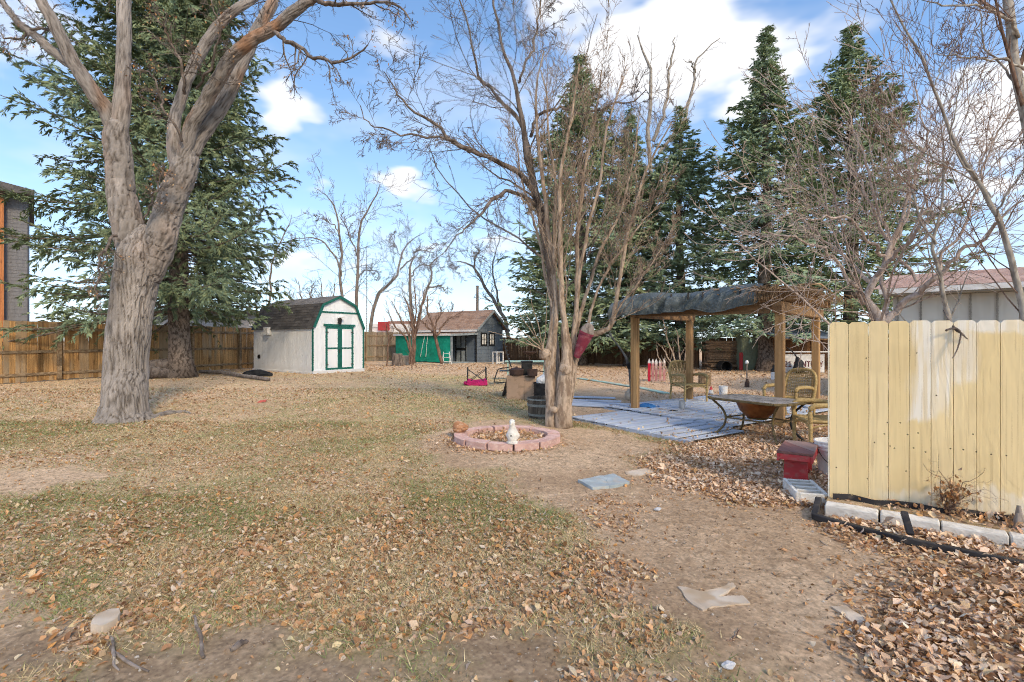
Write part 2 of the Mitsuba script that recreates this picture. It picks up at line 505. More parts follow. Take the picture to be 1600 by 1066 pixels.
def leaf_mesh(x, y, z, size, rng, tilt=.7, cols=None):
    n = len(x)
    u = np.array([[-.5, 0], [-.12, .36], [.05, 0], [-.12, -.36], [.52, 0], [.26, .27], [.26, -.27]])
    L = size * rng.uniform(.7, 1.35, n)
    W = L * rng.uniform(.42, 1.05, n)
    cup = rng.uniform(-.3, .9, n)
    bend = rng.uniform(-.5, .9, n)
    px, py = u[:, 0][None] * L[:, None], u[:, 1][None] * W[:, None]
    jit = rng.uniform(.72, 1.25, (n, 7))
    px, py = px * jit, py * rng.uniform(.72, 1.25, (n, 7))
    pz = rng.normal(0, .06, (n, 7)) * L[:, None] + cup[:, None] * np.abs(u[:, 1])[None] * L[:, None] + bend[:, None] * (u[:, 0] ** 2)[None] * L[:, None]
    v = np.stack([px, py, pz], -1)
    a, b, c = rng.uniform(0, 2 * np.pi, n), rng.normal(0, tilt, n), rng.normal(0, tilt, n)

    def rot(v, th, i, j):
        cs, sn = np.cos(th)[:, None], np.sin(th)[:, None]
        w = v.copy()
        w[..., i], w[..., j] = cs * v[..., i] - sn * v[..., j], sn * v[..., i] + cs * v[..., j]
        return w
    v = rot(rot(rot(v, b, 1, 2), c, 0, 2), a, 0, 1)
    low = v[..., 2].min(1)
    v += np.stack([x, y, z - low * .85], -1)[:, None]
    f0 = np.array([[0, 3, 2], [0, 2, 1], [2, 3, 6], [2, 6, 4], [2, 4, 5], [2, 5, 1]])
    near = np.asarray(y) < 4.2
    o = np.arange(n) * 7
    f = np.vstack([(f0[None] + o[near][:, None, None]).reshape(-1, 3), (np.array([[0, 3, 2], [0, 2, 1], [2, 3, 4], [2, 4, 1]])[None] + o[~near][:, None, None]).reshape(-1, 3)])
    ci = rng.choice(len(LEAFC), n, p=LEAFP / LEAFP.sum())
    c = (LEAFC if cols is None else cols)[ci] * rng.uniform(.6, 1.15, (n, 1)) * rng.uniform(.95, 1.05, (n, 3))
    return (v.reshape(-1, 3), f), np.repeat(c, 7, 0)


# places where no leaf or blade may lie: filled by later builders as (polygon, height to lie on or None)
KEEP_OUT = []


def scatter(rng, bands, dens):
    xs, ys = [], []
    for y0, y1, per in bands:
        hw = 1.12 * y1 + .8
        n = int((y1 - y0) * 2 * hw * per)
        x, y = rng.uniform(-hw, hw, n), rng.uniform(y0, y1, n)
        keep = np.abs(x) < 1.12 * y + .8
        x, y = x[keep], y[keep]
        d = dens(x, y)
        keep = rng.uniform(0, 1, len(x)) < d
        xs.append(x[keep])
        ys.append(y[keep])
    x, y = np.concatenate(xs), np.concatenate(ys)
    for poly in KEEP_OUT:
        out = ~shapely.contains(poly, shapely.points(x, y))
        x, y = x[out], y[out]
    return x, y


def build_ground_cover():
    rng = np.random.default_rng(11)
    x, y = scatter(rng, [(1.9, 5, 3900), (5, 9, 1900), (9, 14, 560), (14, 30, 110)], lambda x, y: np.clip(fields(x, y)[1] * (.35 + 1.3 * meshkit.fbm(np.stack([x * 5, y * 5, x * 0], -1), 3, 93)), 0, 1) ** 1.25)
    lit0 = fields(x, y)[1]
    size = (.027 + .008 * ss(.6, .9, lit0)) * (1 + .45 * ss(6, 13, y) + 1.1 * ss(13, 26, y)) * np.exp(rng.normal(0, .28, len(x)))
    lit = fields(x, y)[1]
    m, c = leaf_mesh(x, y, surf(x, y) + rng.uniform(0, 1, len(x)) ** 2 * .035 * lit - .004, size, rng, .42)
    single('fallen_leaves', m, 'm_leaf', 'dry tan and brown leaves scattered over lawn and dirt', None, kind='stuff', color=np.minimum(c * A(.92, .87, .81), A(.60, .50, .40)), smooth=True)
    # deep drifts right of the path
    x, y = scatter(rng, [(1.9, 5, 2100), (5, 9, 1300)], lambda x, y: ss(.72, .95, fields(x, y)[1]) * (x > .8))
    m, c = leaf_mesh(x, y, surf(x, y) + rng.uniform(.005, .045, len(x)), .036 * np.exp(rng.normal(0, .28, len(x))), rng, .42)
    single('leaf_drift', m, 'm_leaf', 'deep drift of dry tan leaves right of the dirt path', None, kind='stuff', color=np.clip(c * .66 + A(.32, .25, .19), 0, .85), smooth=True)
    print('leaves', len(x))
    x, y = scatter(rng, [(1.9, 5, 7200), (5, 9, 2700), (9, 14, 600), (14, 22, 80)], lambda x, y: fields(x, y)[0] ** 1.3)
    n = len(x)
    far = 1 + 1.2 * ss(5, 14, y)
    h, w = rng.uniform(.012, .038, n) * (1 + .2 * far), rng.uniform(.0018, .0035, n) * far
    a, b = rng.uniform(0, 2 * np.pi, n), rng.uniform(0, 2 * np.pi, n)
    lean = rng.uniform(.4, 2.2, n)[:, None]
    p = np.stack([x, y, surf(x, y) - .003], -1)
    s = np.stack([np.cos(a), np.sin(a), a * 0], -1) * w[:, None]
    tip = p + np.stack([np.cos(b), np.sin(b), b * 0], -1) * (h[:, None] * lean) + np.array([0, 0, 1.0]) * h[:, None]
    v = np.stack([p - s, p + s, tip], 1).reshape(-1, 3)
    f = np.arange(3 * n).reshape(-1, 3)
    qn = meshkit.fbm(np.stack([x * 1.4, y * 1.4, x * 0], -1), 4, 61)
    green = rng.uniform(0, 1, n) < np.clip((qn - .33) * 4.2, .18, .9)
    c = np.where(green[:, None], np.array([.255, .295, .115]), np.array([.60, .49, .29])) * rng.uniform(.45, 1.3, (n, 1))
    single('lawn_grass', (v, f), 'm_leaf', 'thin half green half straw coloured turf of the lawn', None, kind='stuff', color=np.repeat(c, 3, 0))
    print('blades', n)
    # crumbs of soil and gravel
    x, y = scatter(rng, [(1.9, 4.5, 340), (4.5, 8, 110)], lambda x, y: np.clip(1 - fields(x, y)[0] - fields(x, y)[1], 0, 1))
    n = len(x)
    o = np.array([[1, 0, 0], [-1, 0, 0], [0, 1, 0], [0, -1, 0], [0, 0, 1.0], [0, 0, -1]])
    fo = np.array([[0, 2, 4], [2, 1, 4], [1, 3, 4], [3, 0, 4], [2, 0, 5], [1, 2, 5], [3, 1, 5], [0, 3, 5]])
    r = (rng.uniform(.15, 1, n) ** 3 * .011 + .0025)[:, None, None] * rng.uniform(.5, 1.2, (n, 6, 1))
    v = (o[None] * r + rng.normal(0, .001, (n, 6, 3)) + np.stack([x, y, surf(x, y) + .001], -1)[:, None]).reshape(-1, 3)
    f = (fo[None] + (np.arange(n) * 6)[:, None, None]).reshape(-1, 3)
    c = np.array([(.25, .18, .12), (.33, .26, .2), (.45, .41, .36), (.15, .1, .07)])[rng.choice(4, n, p=[.5, .3, .08, .12])]
    single('gravel', (v, f), 'm_leaf', 'crumbs of soil and small pebbles on the bare dirt', None, kind='stuff', color=np.repeat(c, 6, 0))
# ---------------------------------------------------------------- trees
def norm(v):
    return v / (np.linalg.norm(v, axis=-1, keepdims=True) + 1e-12)


def grow(P, R, k, t0, t1, lr, ang, up, wig, n, rng, rs=.5, tip=.35, lmin=.05, droop=0.0, taper=.6):
    """k children on each parent path: (M*k, n, 3) and radii"""
    M, N = R.shape
    L = np.linalg.norm(np.diff(P, axis=1), axis=2).sum(1)
    pi = np.repeat(np.arange(M), k)
    t = t0 + (t1 - t0) * (np.tile(np.arange(k), M) + rng.uniform(0, 1, M * k)) / k
    s = t * (N - 1)
    i0 = np.clip(s.astype(int), 0, N - 2)
    fr = (s - i0)[:, None]
    p = P[pi, i0] * (1 - fr) + P[pi, i0 + 1] * fr
    r = (R[pi, i0] * (1 - fr[:, 0]) + R[pi, i0 + 1] * fr[:, 0])
    tan = norm(P[pi, i0 + 1] - P[pi, i0])
    per = norm(np.cross(tan, norm(rng.normal(size=(M * k, 3)))))
    a = np.radians(ang) * rng.uniform(.6, 1.3, M * k)[:, None]
    d = np.cos(a) * tan + np.sin(a) * per
    ln = np.maximum(L[pi] * lr * (1 - taper * t) * rng.uniform(.55, 1.25, M * k), lmin)
    out = np.empty((M * k, n, 3))
    out[:, 0] = p
    for q in range(1, n):
        d = norm(d + wig * rng.normal(size=d.shape) + np.array([0, 0, up - droop * q / n]))
        out[:, q] = out[:, q - 1] + d * (ln / (n - 1))[:, None]
    r0 = r * rs
    return out, r0[:, None] * np.linspace(1, tip, n)[None]


def limb(pts, n, rng, wob=.02):
    """waypoints (x, y, z, r) -> smooth path with a little wander"""
    pts = np.asarray(pts, float)
    P, r = resample(pts[:, :3], pts[:, 3], n)
    w = np.cumsum(rng.normal(size=(n, 3)), axis=0) * wob / math.sqrt(n)
    w -= np.linspace(0, 1, n)[:, None] * w[-1]
    return P + w, r


def px_limb(rows, n, rng, wob=.02, ws=1.0):
    """rows of (px, py, depth, width in pixels) of the photograph"""
    return limb([(*at(a, b, y), w * y / F / 2 * (ws(b) if callable(ws) else ws) * math.cos(math.atan((a - 800) / F)) ** .9) for a, b, y, w in rows], n, rng, wob)


def rough_tube(P, r, sides, rng, amp=.10, k=9, zs=1.3, flare=0.0, seed=0):
    """a thick trunk with furrowed bark in its outline"""
    n = len(P)
    v, f = tube_vf(P, r, sides, cap=True)
    v = v.reshape(n, sides, 3)
    c = P[:, None]
    d = v - c
    wz = meshkit.fbm(v * 1.9, 3, seed + 5) - .5
    q = np.stack([v[..., 0] * k + 1.2 * wz, v[..., 1] * k + 1.2 * wz, v[..., 2] * zs], -1)
    g = np.clip(np.abs(meshkit.fbm(q, 2, seed) - .5) * 11, 0, 1) ** .75
    g = g * (.75 + .25 * np.clip(np.abs(meshkit.fbm(q * 2.3 + 4, 2, seed + 1) - .5) * 8, 0, 1))
    big = meshkit.fbm(v * 1.6, 3, seed + 3) - .5
    s = 1 + amp * (g - .75) + .12 * big
    if flare:
        ang = np.arange(sides) * 2 * np.pi / sides
        z = P[:, 2:3] - P[0, 2]
        lobe = .5 + .5 * np.cos(ang * 5 + .7)[None] * .8 + .25 * np.cos(ang * 3 + 2)[None]
        s = s + flare * np.exp(-z / .16) * np.clip(lobe, 0, 2)
    rough_tube.g = g.ravel()
    return (c + d * s[..., None]).reshape(-1, 3), f


def bark_colour(v, warmth, rng, seed):
    g = rough_tube.g[:, None]
    c = A(.105, .088, .077) + (A(.325, .290, .265) - A(.105, .088, .077)) * g
    m = meshkit.fbm(v * A(2.2, 2.2, 1.0), 3, seed)[:, None]
    flake = np.clip((m - .54) * 7, 0, 1) * warmth * np.clip((v[:, 2:] - 2.3) / 1.5, 0, 1)
    c = c * (1 - .75 * flake) + A(.36, .17, .075) * (.35 + .65 * g) * .75 * flake
    pale = np.clip((meshkit.fbm(v * A(3, 3, 1.4) + 9, 3, seed + 2)[:, None] - .52) * 6, 0, 1)
    return c * (.92 + .35 * pale) * (.9 + .2 * rng.uniform(0, 1, (len(v), 1)))


def levels(P, R, specs, rng, sides=3):
    """successive generations; returns the last generation's paths and the mesh of all of them"""
    m = MB()
    for sp in specs:
        P, R = grow(P, R, rng=rng, **sp)
        R = np.maximum(R, sp.get('rmin', 0)) if 'rmin' in sp else R
        v, f = tube_vf(P, R, sides, cap=False)
        m.raw(v, f)
    return P, R, m


def pack(paths, n):
    Ps, Rs = zip(*[resample(p, r, n) for p, r in paths])
    return np.array(Ps), np.array(Rs)


def twigs(paths, specs, rng, nn=14, rmin=.0016, sides=3):
    P, R = pack(paths, nn)
    m = MB()
    for sp in specs:
        P, R = grow(P, R, rng=rng, **sp)
        R = np.maximum(R, rmin)
        v, f = tube_vf(P, R, sides, cap=False)
        m.raw(v, f)
    return m, P


def bare_tree(name, label, cat, trunks, specs, bark, seed, n=18, group=None, rmin=.004, sides=8, wob=.03, main='limb', twig_mat=None, ws=1.0):
    """trunks: lists of pixel rows; the first is the trunk"""
    rng = np.random.default_rng(seed)
    t = thing(name, label, cat, group)
    paths = []
    for q, rows in enumerate(trunks):
        p, r = px_limb(rows, n, rng, wob, ws)
        paths.append((p, r))
        v, f = tube_vf(p, r, sides)
        add('trunk' if q == 0 else main, (v, f), bark, t, smooth=True)
    m, last = twigs(paths, specs, rng, rmin=rmin)
    k = add('twigs', m, twig_mat or bark, t, smooth=True)
    labels[k] = {'kind': 'stuff'}
    return t, paths, last


def needles(P, k, rng, ln, wd, t0=.05, splay=.75, sc=None):
    M, N, _ = P.shape
    pi = np.repeat(np.arange(M), k)
    t = t0 + (1 - t0) * rng.uniform(0, 1, M * k)
    s = t * (N - 1)
    i0 = np.clip(s.astype(int), 0, N - 2)
    fr = (s - i0)[:, None]
    p = P[pi, i0] * (1 - fr) + P[pi, i0 + 1] * fr
    tan = norm(P[pi, i0 + 1] - P[pi, i0])
    rnd = norm(rng.normal(size=p.shape))
    per = norm(np.cross(tan, rnd))
    per[:, 2] *= .55
    d = norm(tan + splay * per * rng.uniform(.4, 1.3, (len(p), 1)) + np.array([0, 0, -.10]))
    sd = norm(np.cross(d, norm(rng.normal(size=p.shape))))
    sc = np.ones((M, 1)) if sc is None else sc[:, None]
    l = ln * rng.uniform(.6, 1.25, (len(p), 1)) * sc[pi]
    w = wd * rng.uniform(.6, 1.2, (len(p), 1)) * sc[pi]
    v = np.stack([p, p + d * l * .5 + sd * w * .5, p + d * l, p + d * l * .5 - sd * w * .5], 1).reshape(-1, 3)
    o = np.arange(len(p)) * 4
    f = np.vstack([np.stack([o, o + 1, o + 2], 1), np.stack([o, o + 2, o + 3], 1)])
    return v, f, pi, np.repeat(d, 4, 0)


def spruce_mesh(H, z0, prof, seed, step=.36, per=6, sub=11, k=9, ln=.15, wd=.04, blue=.5, trunk_r=.3, gap=.12, asym=0.0, lift=1.0, droop=.34):
    """(trunk mesh, crown mesh, crown colours, wood mesh); prof: list of (height fraction, radius)"""
    rng = np.random.default_rng(seed)
    pf = np.array(prof, float)
    hs = np.linspace(0, H, 26)
    tp = np.stack([.05 * np.sin(hs * .7 + seed), .05 * np.cos(hs * .5), hs], 1)
    tr = trunk_r * (1 - hs / H) ** .85 + .02 + trunk_r * .55 * np.exp(-hs / .25)
    trunk = tube_vf(tp, tr, 14)
    zs, az = [], []
    z, a0 = z0, 0.0
    while z < H - .25:
        m = max(3, int(per * (1 if z < H * .8 else .75)))
        for q in range(m):
            if rng.uniform() > gap:
                zs.append(z + rng.uniform(-.16, .16))
                az.append(a0 + q * 2 * np.pi / m + rng.uniform(-.35, .35))
        a0 += 1.1
        z += step * rng.uniform(.8, 1.2) * (.55 + .45 * (1 - z / H))
    zs, az = np.array(zs), np.array(az)
    h = zs / H
    L = np.interp(h, pf[:, 0], pf[:, 1]) * rng.uniform(.58, 1.2, len(zs))
    lop = 1 + .12 * np.sin(az * 2 + seed) + .10 * np.sin(az * 3 + zs * .9)
    L = np.maximum(L * lop * (1 - asym * np.cos(az)), .18)
    el = np.radians(np.interp(h, [0, .3, .7, 1], [-4, 4, 22, 55])) + rng.normal(0, .09, len(zs))
    N = 8
    u = np.linspace(0, 1, N)
    sag = np.interp(h, [0, .5, 1], [.30, .22, .0])
    hor = L[:, None] * np.cos(el)[:, None] * u
    ver = L[:, None] * (np.sin(el)[:, None] * u - sag[:, None] * (u ** 1.3 - .75 * u ** 3))
    side = rng.normal(0, .10, len(zs))[:, None] * L[:, None] * u ** 2
    P = np.stack([np.cos(az)[:, None] * hor - np.sin(az)[:, None] * side, np.sin(az)[:, None] * hor + np.cos(az)[:, None] * side, zs[:, None] + ver], -1)
    R = (.009 + .007 * L)[:, None] * np.linspace(1, .2, N)
    wood = MB()
    wood.raw(*tube_vf(P, R, 4, cap=False))
    # branchlets
    B, BR = grow(P, R, sub, .12, 1.0, .42, 54, -.03, .06, 5, rng, rs=.5, lmin=.22, droop=droop, taper=.70)
    flat = B - B[:, :1]
    flat[..., 2] *= .55
    B = B[:, :1] + flat
    v1, f1, p1, d1 = needles(B, k, rng, ln, wd, sc=np.repeat(np.clip(.30 + L / 2.2, .38, 1), sub))
    tips = P[:, 3:]
    v2, f2, p2, d2 = needles(tips, k * 2, rng, ln, wd, sc=np.clip(.30 + L / 2.2, .38, 1))
    tone = rng.uniform(0, 1, len(zs))
    tb = np.repeat(tone, sub) * .6 + rng.uniform(0, 1, len(B)) * .4
    old, new = np.array([.130, .160, .080]), np.array([.185, .235, .120]) * (1 - blue) + np.array([.170, .235, .180]) * blue
    yel = np.array([.25, .255, .12])

    def col(tn, rr):
        c = old + (new - old) * tn[:, None]
        c = np.where((rr > .82)[:, None], c * .55 + yel * .45, c)
        return np.repeat(c * (.8 + .4 * rr[:, None]) * lift, 4, 0)
    c = np.vstack([col(tb[p1], rng.uniform(0, 1, len(p1))), col(tone[p2], rng.uniform(0, 1, len(p2)))])
    v, f = np.vstack([v1, v2]), np.vstack([f1, f2 + len(v1)])
    # each spray of needles is round: its normals fan out round the twig, mostly up and out
    out = v * A(1, 1, 0)
    nr = norm(norm(out) * .8 + A(0, 0, .8) + .5 * rng.normal(size=v.shape))
    dd = np.vstack([d1, d2])
    nr = norm(nr - .7 * dd * (nr * dd).sum(1, keepdims=True))
    return trunk, (v, f, nr), c, wood.get()


class Spruce:
    def __init__(self, **kw):
        tr, cr, c, wd = spruce_mesh(**kw)
        self.tr = mikit.ply(tr, 'm_bark_spruce', smooth=True)
        self.cr = {'type': 'ply', 'filename': meshkit.write_ply(cr[:2], False, None, c, normals=cr[2]), 'face_normals': False, 'bsdf': {'type': 'ref', 'id': 'm_needle'}}
        self.wd = mikit.ply(wd, 'm_bark_spruce', smooth=True)
        self.n = len(cr[1])

    def put(self, loc, a, sx, sz, label, group='spruces beyond the pergola', name='spruce_tree'):
        t = thing(name, label, 'spruce tree', group)
        m = T().translate(list(loc)).rotate([0, 0, 1], a).scale([sx, sx, sz])
        add('trunk', None, None, t, shape=self.tr, to_world=m)
        add('crown', None, None, t, shape=self.cr, to_world=m)
        k = add('boughs', None, None, t, shape=self.wd, to_world=m)
        labels[k] = {'kind': 'stuff'}
        return t


def build_trees():
    # the big cottonwood
    rng = np.random.default_rng(5)
    t = thing('cottonwood_tree', 'massive bare tree with deeply furrowed grey bark forking low, left of the lawn', 'tree')
    D = 9.3
    base = gp(195, 656)
    tr = [(*(base + A(0, 0, -.25)), .50), (*(base + A(0, 0, .02)), .43), (*(base + A(0, 0, .14)), .375), (*(base + A(.01, 0, .30)), .34)] + [(*at(a, b, D), w * D / F / 2) for a, b, w in
          [(197, 575, 57), (201, 520, 57), (208, 470, 57), (215, 430, 60), (220, 402, 64), (222, 385, 54), (224, 368, 38), (225, 352, 12)]]
    P, r = limb(tr, 170, rng, .01)
    v, f = rough_tube(P, r, 190, rng, .115, 23, 1.0, flare=.22, seed=4)
    add('trunk', (v, f), 'm_bark_big', t, smooth=True, color=bark_colour(v, .25, rng, 4))
    limbs = [
        [(216, 440, D, 40), (206, 395, D, 54), (199, 350, D, 58), (192, 310, D, 54), (187, 250, D, 52), (183, 212, D, 52), (183, 196, D, 44), (184, 182, D, 22)],
        [(186, 225, D, 30), (190, 190, D + .02, 38), (194, 165, D + .05, 38), (196, 140, D + .1, 34), (197, 90, D + .2, 32), (199, 30, D + .3, 31), (203, -60, D + .5, 28), (214, -200, D + .7, 22), (240, -380, D + 1, 14), (250, -560, D + 1, 5)],
        [(185, 235, D, 30), (178, 200, D, 38), (168, 174, D - .05, 40), (148, 145, D - .2, 36), (126, 112, D - .3, 34), (108, 78, D - .4, 32), (90, 40, D - .5, 30), (68, 0, D - .6, 27), (20, -110, D - .9, 22), (-60, -260, D - 1, 14), (-120, -420, D - 1, 5)],
        [(118, 106, D - .3, 26), (95, 90, D - .3, 25), (70, 72, D - .25, 23), (45, 50, D - .2, 20), (22, 28, D - .1, 17), (8, 8, D, 15), (-30, -60, D + .3, 13), (-110, -160, D + .6, 6)],
        [(230, 440, D, 40), (243, 395, D, 54), (258, 352, D - .02, 54), (272, 315, D, 52), (285, 275, D, 54), (292, 250, D, 48), (297, 230, D, 24)],
        [(280, 260, D + .1, 34), (273, 225, D + .15, 30), (272, 190, D + .2, 26), (280, 155, D + .25, 24), (298, 115, D + .35, 24), (318, 75, D + .5, 24), (340, 40, D + .6, 22), (375, 10, D + .7, 20), (410, -20, D + .9, 18), (470, -130, D + 1.2, 12), (500, -250, D + 1.2, 5)],
        [(288, 250, D - .08, 28), (297, 205, D - .15, 30), (318, 165, D - .25, 30), (345, 125, D - .35, 30), (372, 88, D - .45, 29), (400, 62, D - .55, 27), (432, 42, D - .6, 25), (462, 20, D - .65, 24), (492, -3, D - .7, 21), (560, -60, D - .9, 17), (650, -130, D - 1.1, 11), (720, -190, D - 1.2, 4)],
        [(296, 240, D + .05, 34), (318, 205, D + .1, 34), (342, 170, D + .15, 32), (366, 128, D + .2, 30), (385, 90, D + .3, 28), (403, 50, D + .4, 26), (425, 10, D + .5, 24), (445, -50, D + .7, 20), (470, -190, D + 1, 13), (480, -330, D + 1, 5)]]
    paths = []
    for q, rows in enumerate(limbs):
        P, r = px_limb(rows, 92, rng, .05, ws=lambda b: float(np.interp(b, [0, 180, 330, 400], [.74, .76, .88, .94])))
        v, f = rough_tube(P, r, 64, rng, .18, 22, 2.0, seed=20 + q)
        add('limb', (v, f), 'm_bark_big', t, smooth=True, color=bark_colour(v, {2: .6, 6: .95, 7: .8}.get(q, .25), rng, q))
        paths.append((P, r))
    # small side branches seen against the sky
    side = [[(425, 45, D - .6, 9), (450, 62, D - .7, 7), (480, 75, D - .8, 6), (510, 88, D - .9, 5), (545, 88, D - 1, 4), (575, 70, D - 1.1, 2)],
            [(490, 0, D - .7, 8), (520, 10, D - .9, 7), (560, 14, D - 1, 5), (610, 8, D - 1.2, 4), (640, 30, D - 1.3, 2)],
            [(100, 60, D - .4, 8), (60, 40, D - .3, 6), (30, 60, D - .2, 4), (0, 50, D - .1, 2)],
            [(280, 220, D - .3, 5), (255, 160, D - .5, 4), (250, 130, D - .5, 3), (215, 110, D - .5, 2)],
            [(290, 150, D - .3, 6), (285, 110, D - .5, 5), (255, 60, D - .6, 4), (235, 20, D - .7, 2)],
            [(310, 140, D - .3, 5), (330, 90, D - .6, 4), (345, 40, D - .8, 3), (330, 0, D - .9, 2)],
            [(180, 372, D - .38, 6), (165, 385, D - .6, 5), (157, 410, D - .7, 4), (158, 440, D - .75, 3), (155, 470, D - .8, 2)],
            [(225, 340, D - .4, 4), (238, 300, D - .6, 3), (250, 260, D - .7, 2)]]
    sp = []
    for rows in side:
        P, r = px_limb(rows, 20, rng, .10)
        add('branch', tube_vf(P, r, 6), 'm_bark_dark', t, smooth=True)
        sp.append((P, r))
    m1, last = twigs(sp, [dict(k=13, t0=.15, t1=1, lr=.42, ang=48, up=-.01, wig=.24, n=8, rs=.5), dict(k=7, t0=.15, t1=1, lr=.5, ang=45, up=-.02, wig=.26, n=6, rs=.55), dict(k=4, t0=.2, t1=1, lr=.5, ang=42, up=0, wig=.2, n=4, rs=.7)], rng, rmin=.0032)
    m2, _ = twigs([paths[k] for k in (1, 2, 3, 5, 6, 7)], [dict(k=16, t0=.25, t1=1, lr=.15, ang=52, up=.05, wig=.22, n=8, rs=.11, taper=.3), dict(k=8, t0=.1, t1=1, lr=.55, ang=42, up=-.01, wig=.24, n=6, rs=.55), dict(k=4, t0=.15, t1=1, lr=.5, ang=40, up=0, wig=.2, n=4, rs=.6)], rng, rmin=.0030)
    m1.raw(*m2.get())
    k = add('twigs', m1, 'm_bark_dark', t, smooth=True)
    labels[k] = {'kind': 'stuff'}
    # dead leaves that still hang in the twigs
    pt = last[rng.choice(len(last), 420), -1] + rng.normal(0, .03, (420, 3))
    lm, lc = leaf_mesh(pt[:, 0], pt[:, 1], pt[:, 2] - .03, .045, rng, 1.2)
    k = add('dead_leaves', lm, 'm_leaf', t, color=lc * np.array([.95, .8, .65]))
    labels[k] = {'kind': 'stuff'}
    # surface root
    rp = [(*(gp(240, 652) + A(0, 0, -.02)), .06), (*(gp(262, 648) + A(0, 0, .02)), .05), (*(gp(285, 645) + A(0, 0, .015)), .035), (*(gp(300, 648) + A(0, 0, -.03)), .02)]
    P, r = limb(rp, 24, rng, .02)
    v, f = rough_tube(P, r, 12, rng, .1, 20, 8)
    add('root', (v, f), 'm_bark_big', t, smooth=True, color=bark_colour(v, 0, rng, 1))

    # spruces
    big = Spruce(H=18.0, z0=2.3, prof=[(0, 4.7), (.16, 4.9), (.3, 4.4), (.5, 3.8), (.72, 2.4), (.9, .9), (1, .15)], asym=.20, seed=3, step=.31, per=9, sub=15, k=29, ln=.185, wd=.048, blue=.4, trunk_r=.34, gap=.10, droop=.55, lift=1.15)
    b = gp(281, 590)
    big.put(b, 0, 1, 1, 'huge dark spruce with sweeping boughs behind the forked tree', None)
    slim = Spruce(H=16.0, z0=2.0, prof=[(0, 2.7), (.15, 3.0), (.35, 2.5), (.6, 1.55), (.8, .72), (.93, .26), (1, .05)], seed=8, step=.36, per=7, sub=10, k=16, ln=.24, wd=.07, blue=.7, trunk_r=.24, lift=1.5)
    wide = Spruce(H=16.0, z0=1.6, prof=[(0, 3.0), (.2, 3.3), (.45, 2.7), (.7, 1.6), (.86, .7), (.95, .25), (1, .05)], seed=14, step=.38, per=7, sub=10, k=15, ln=.24, wd=.072, blue=.3, trunk_r=.22, gap=.17, lift=1.45)
    for pr_, px, y, top, rs, a, lab in [
            (slim, 1196, 24.5, 42, 1.38, 0, 'blue green spruce standing alone with its tip under the big cloud'),
            (wide, 1330, 26.5, 38, 1.62, 40, 'tall spruce behind the bare thicket, right of the lone blue green spruce'),
            (wide, 1062, 29.0, 165, 1.3, 150, 'spruce with a broken-topped leafless tree behind it, left of the lone spruce'),
            (wide, 907, 31.5, 84, 1.6, 80, 'tall spruce hidden behind the many-stemmed tree'),
            (slim, 985, 30.5, 172, 1.35, 250, 'shorter spruce between two taller ones behind the pergola'),
            (slim, 866, 31.0, 300, .95, 200, 'short dense spruce right of the blue cabin')]:
        g = gp(px, 533 + 1.4 * F / y)
        g = on((px - 800) / F * y, y)
        H = CAM_Z + (533 - top) / F * y - g[2]
        pr_.put(g, a, rs, H / 16.0, lab)
    print('spruce tris', big.n, slim.n, wide.n)
    g = on((1128 - 800) / F * 25.6, 25.6)
    wide2 = None

    # old dark tree behind the many stems
    Y = 9.3
    bare_tree('spreading_tree', 'bare dark-limbed tree with low boughs reaching left over the lawn', 'tree', [
        [(873, 662, Y, 26), (872, 560, Y, 24), (870, 470, Y, 24), (862, 390, Y, 24), (850, 330, Y, 22), (838, 280, Y, 17), (830, 240, Y, 14), (822, 190, Y, 11), (812, 130, Y, 8), (790, 70, Y, 6), (770, -20, Y, 4)],
        [(850, 330, Y, 14), (825, 285, Y - .1, 13), (800, 262, Y - .3, 12), (765, 245, Y - .5, 10), (730, 236, Y - .7, 9), (695, 205, Y - .9, 7), (655, 182, Y - 1.1, 5), (625, 150, Y - 1.2, 4), (600, 112, Y - 1.3, 2)],
        [(735, 238, Y - .7, 7), (700, 222, Y - .8, 6), (660, 210, Y - 1, 5), (620, 205, Y - 1.1, 4), (585, 195, Y - 1.2, 3), (563, 165, Y - 1.3, 2)],
        [(845, 322, Y, 11), (812, 306, Y - .2, 9), (780, 308, Y - .4, 8), (752, 325, Y - .6, 7), (728, 348, Y - .7, 5), (708, 372, Y - .8, 4), (690, 400, Y - .8, 2)],
        [(832, 250, Y, 10), (812, 200, Y + .2, 9), (795, 170, Y + .3, 8), (770, 140, Y + .4, 6), (745, 90, Y + .5, 5), (735, 40, Y + .6, 4), (700, -40, Y + .7, 2)],
        [(826, 215, Y, 8), (850, 180, Y - .2, 7), (880, 172, Y - .3, 6), (930, 176, Y - .5, 5), (975, 165, Y - .7, 4), (1010, 140, Y - .8, 2)],
        [(812, 130, Y, 6), (830, 80, Y - .2, 5), (835, 20, Y - .3, 4), (860, -60, Y - .4, 2)]],
        [dict(k=15, t0=.22, t1=1, lr=.42, ang=45, up=.03, wig=.16, n=10, rs=.30, taper=.45), dict(k=9, t0=.12, t1=1, lr=.48, ang=40, up=.0, wig=.2, n=6, rs=.5), dict(k=5, t0=.15, t1=1, lr=.5, ang=40, up=-.02, wig=.2, n=4, rs=.6)],
        'm_bark_dark', 31, n=26, rmin=.0034, wob=.12, ws=lambda b: float(np.interp(b, [0, 300, 400, 480, 660], [.72, .70, .55, .42, .5])))
    # many-stemmed tan tree
    Y = 8.75
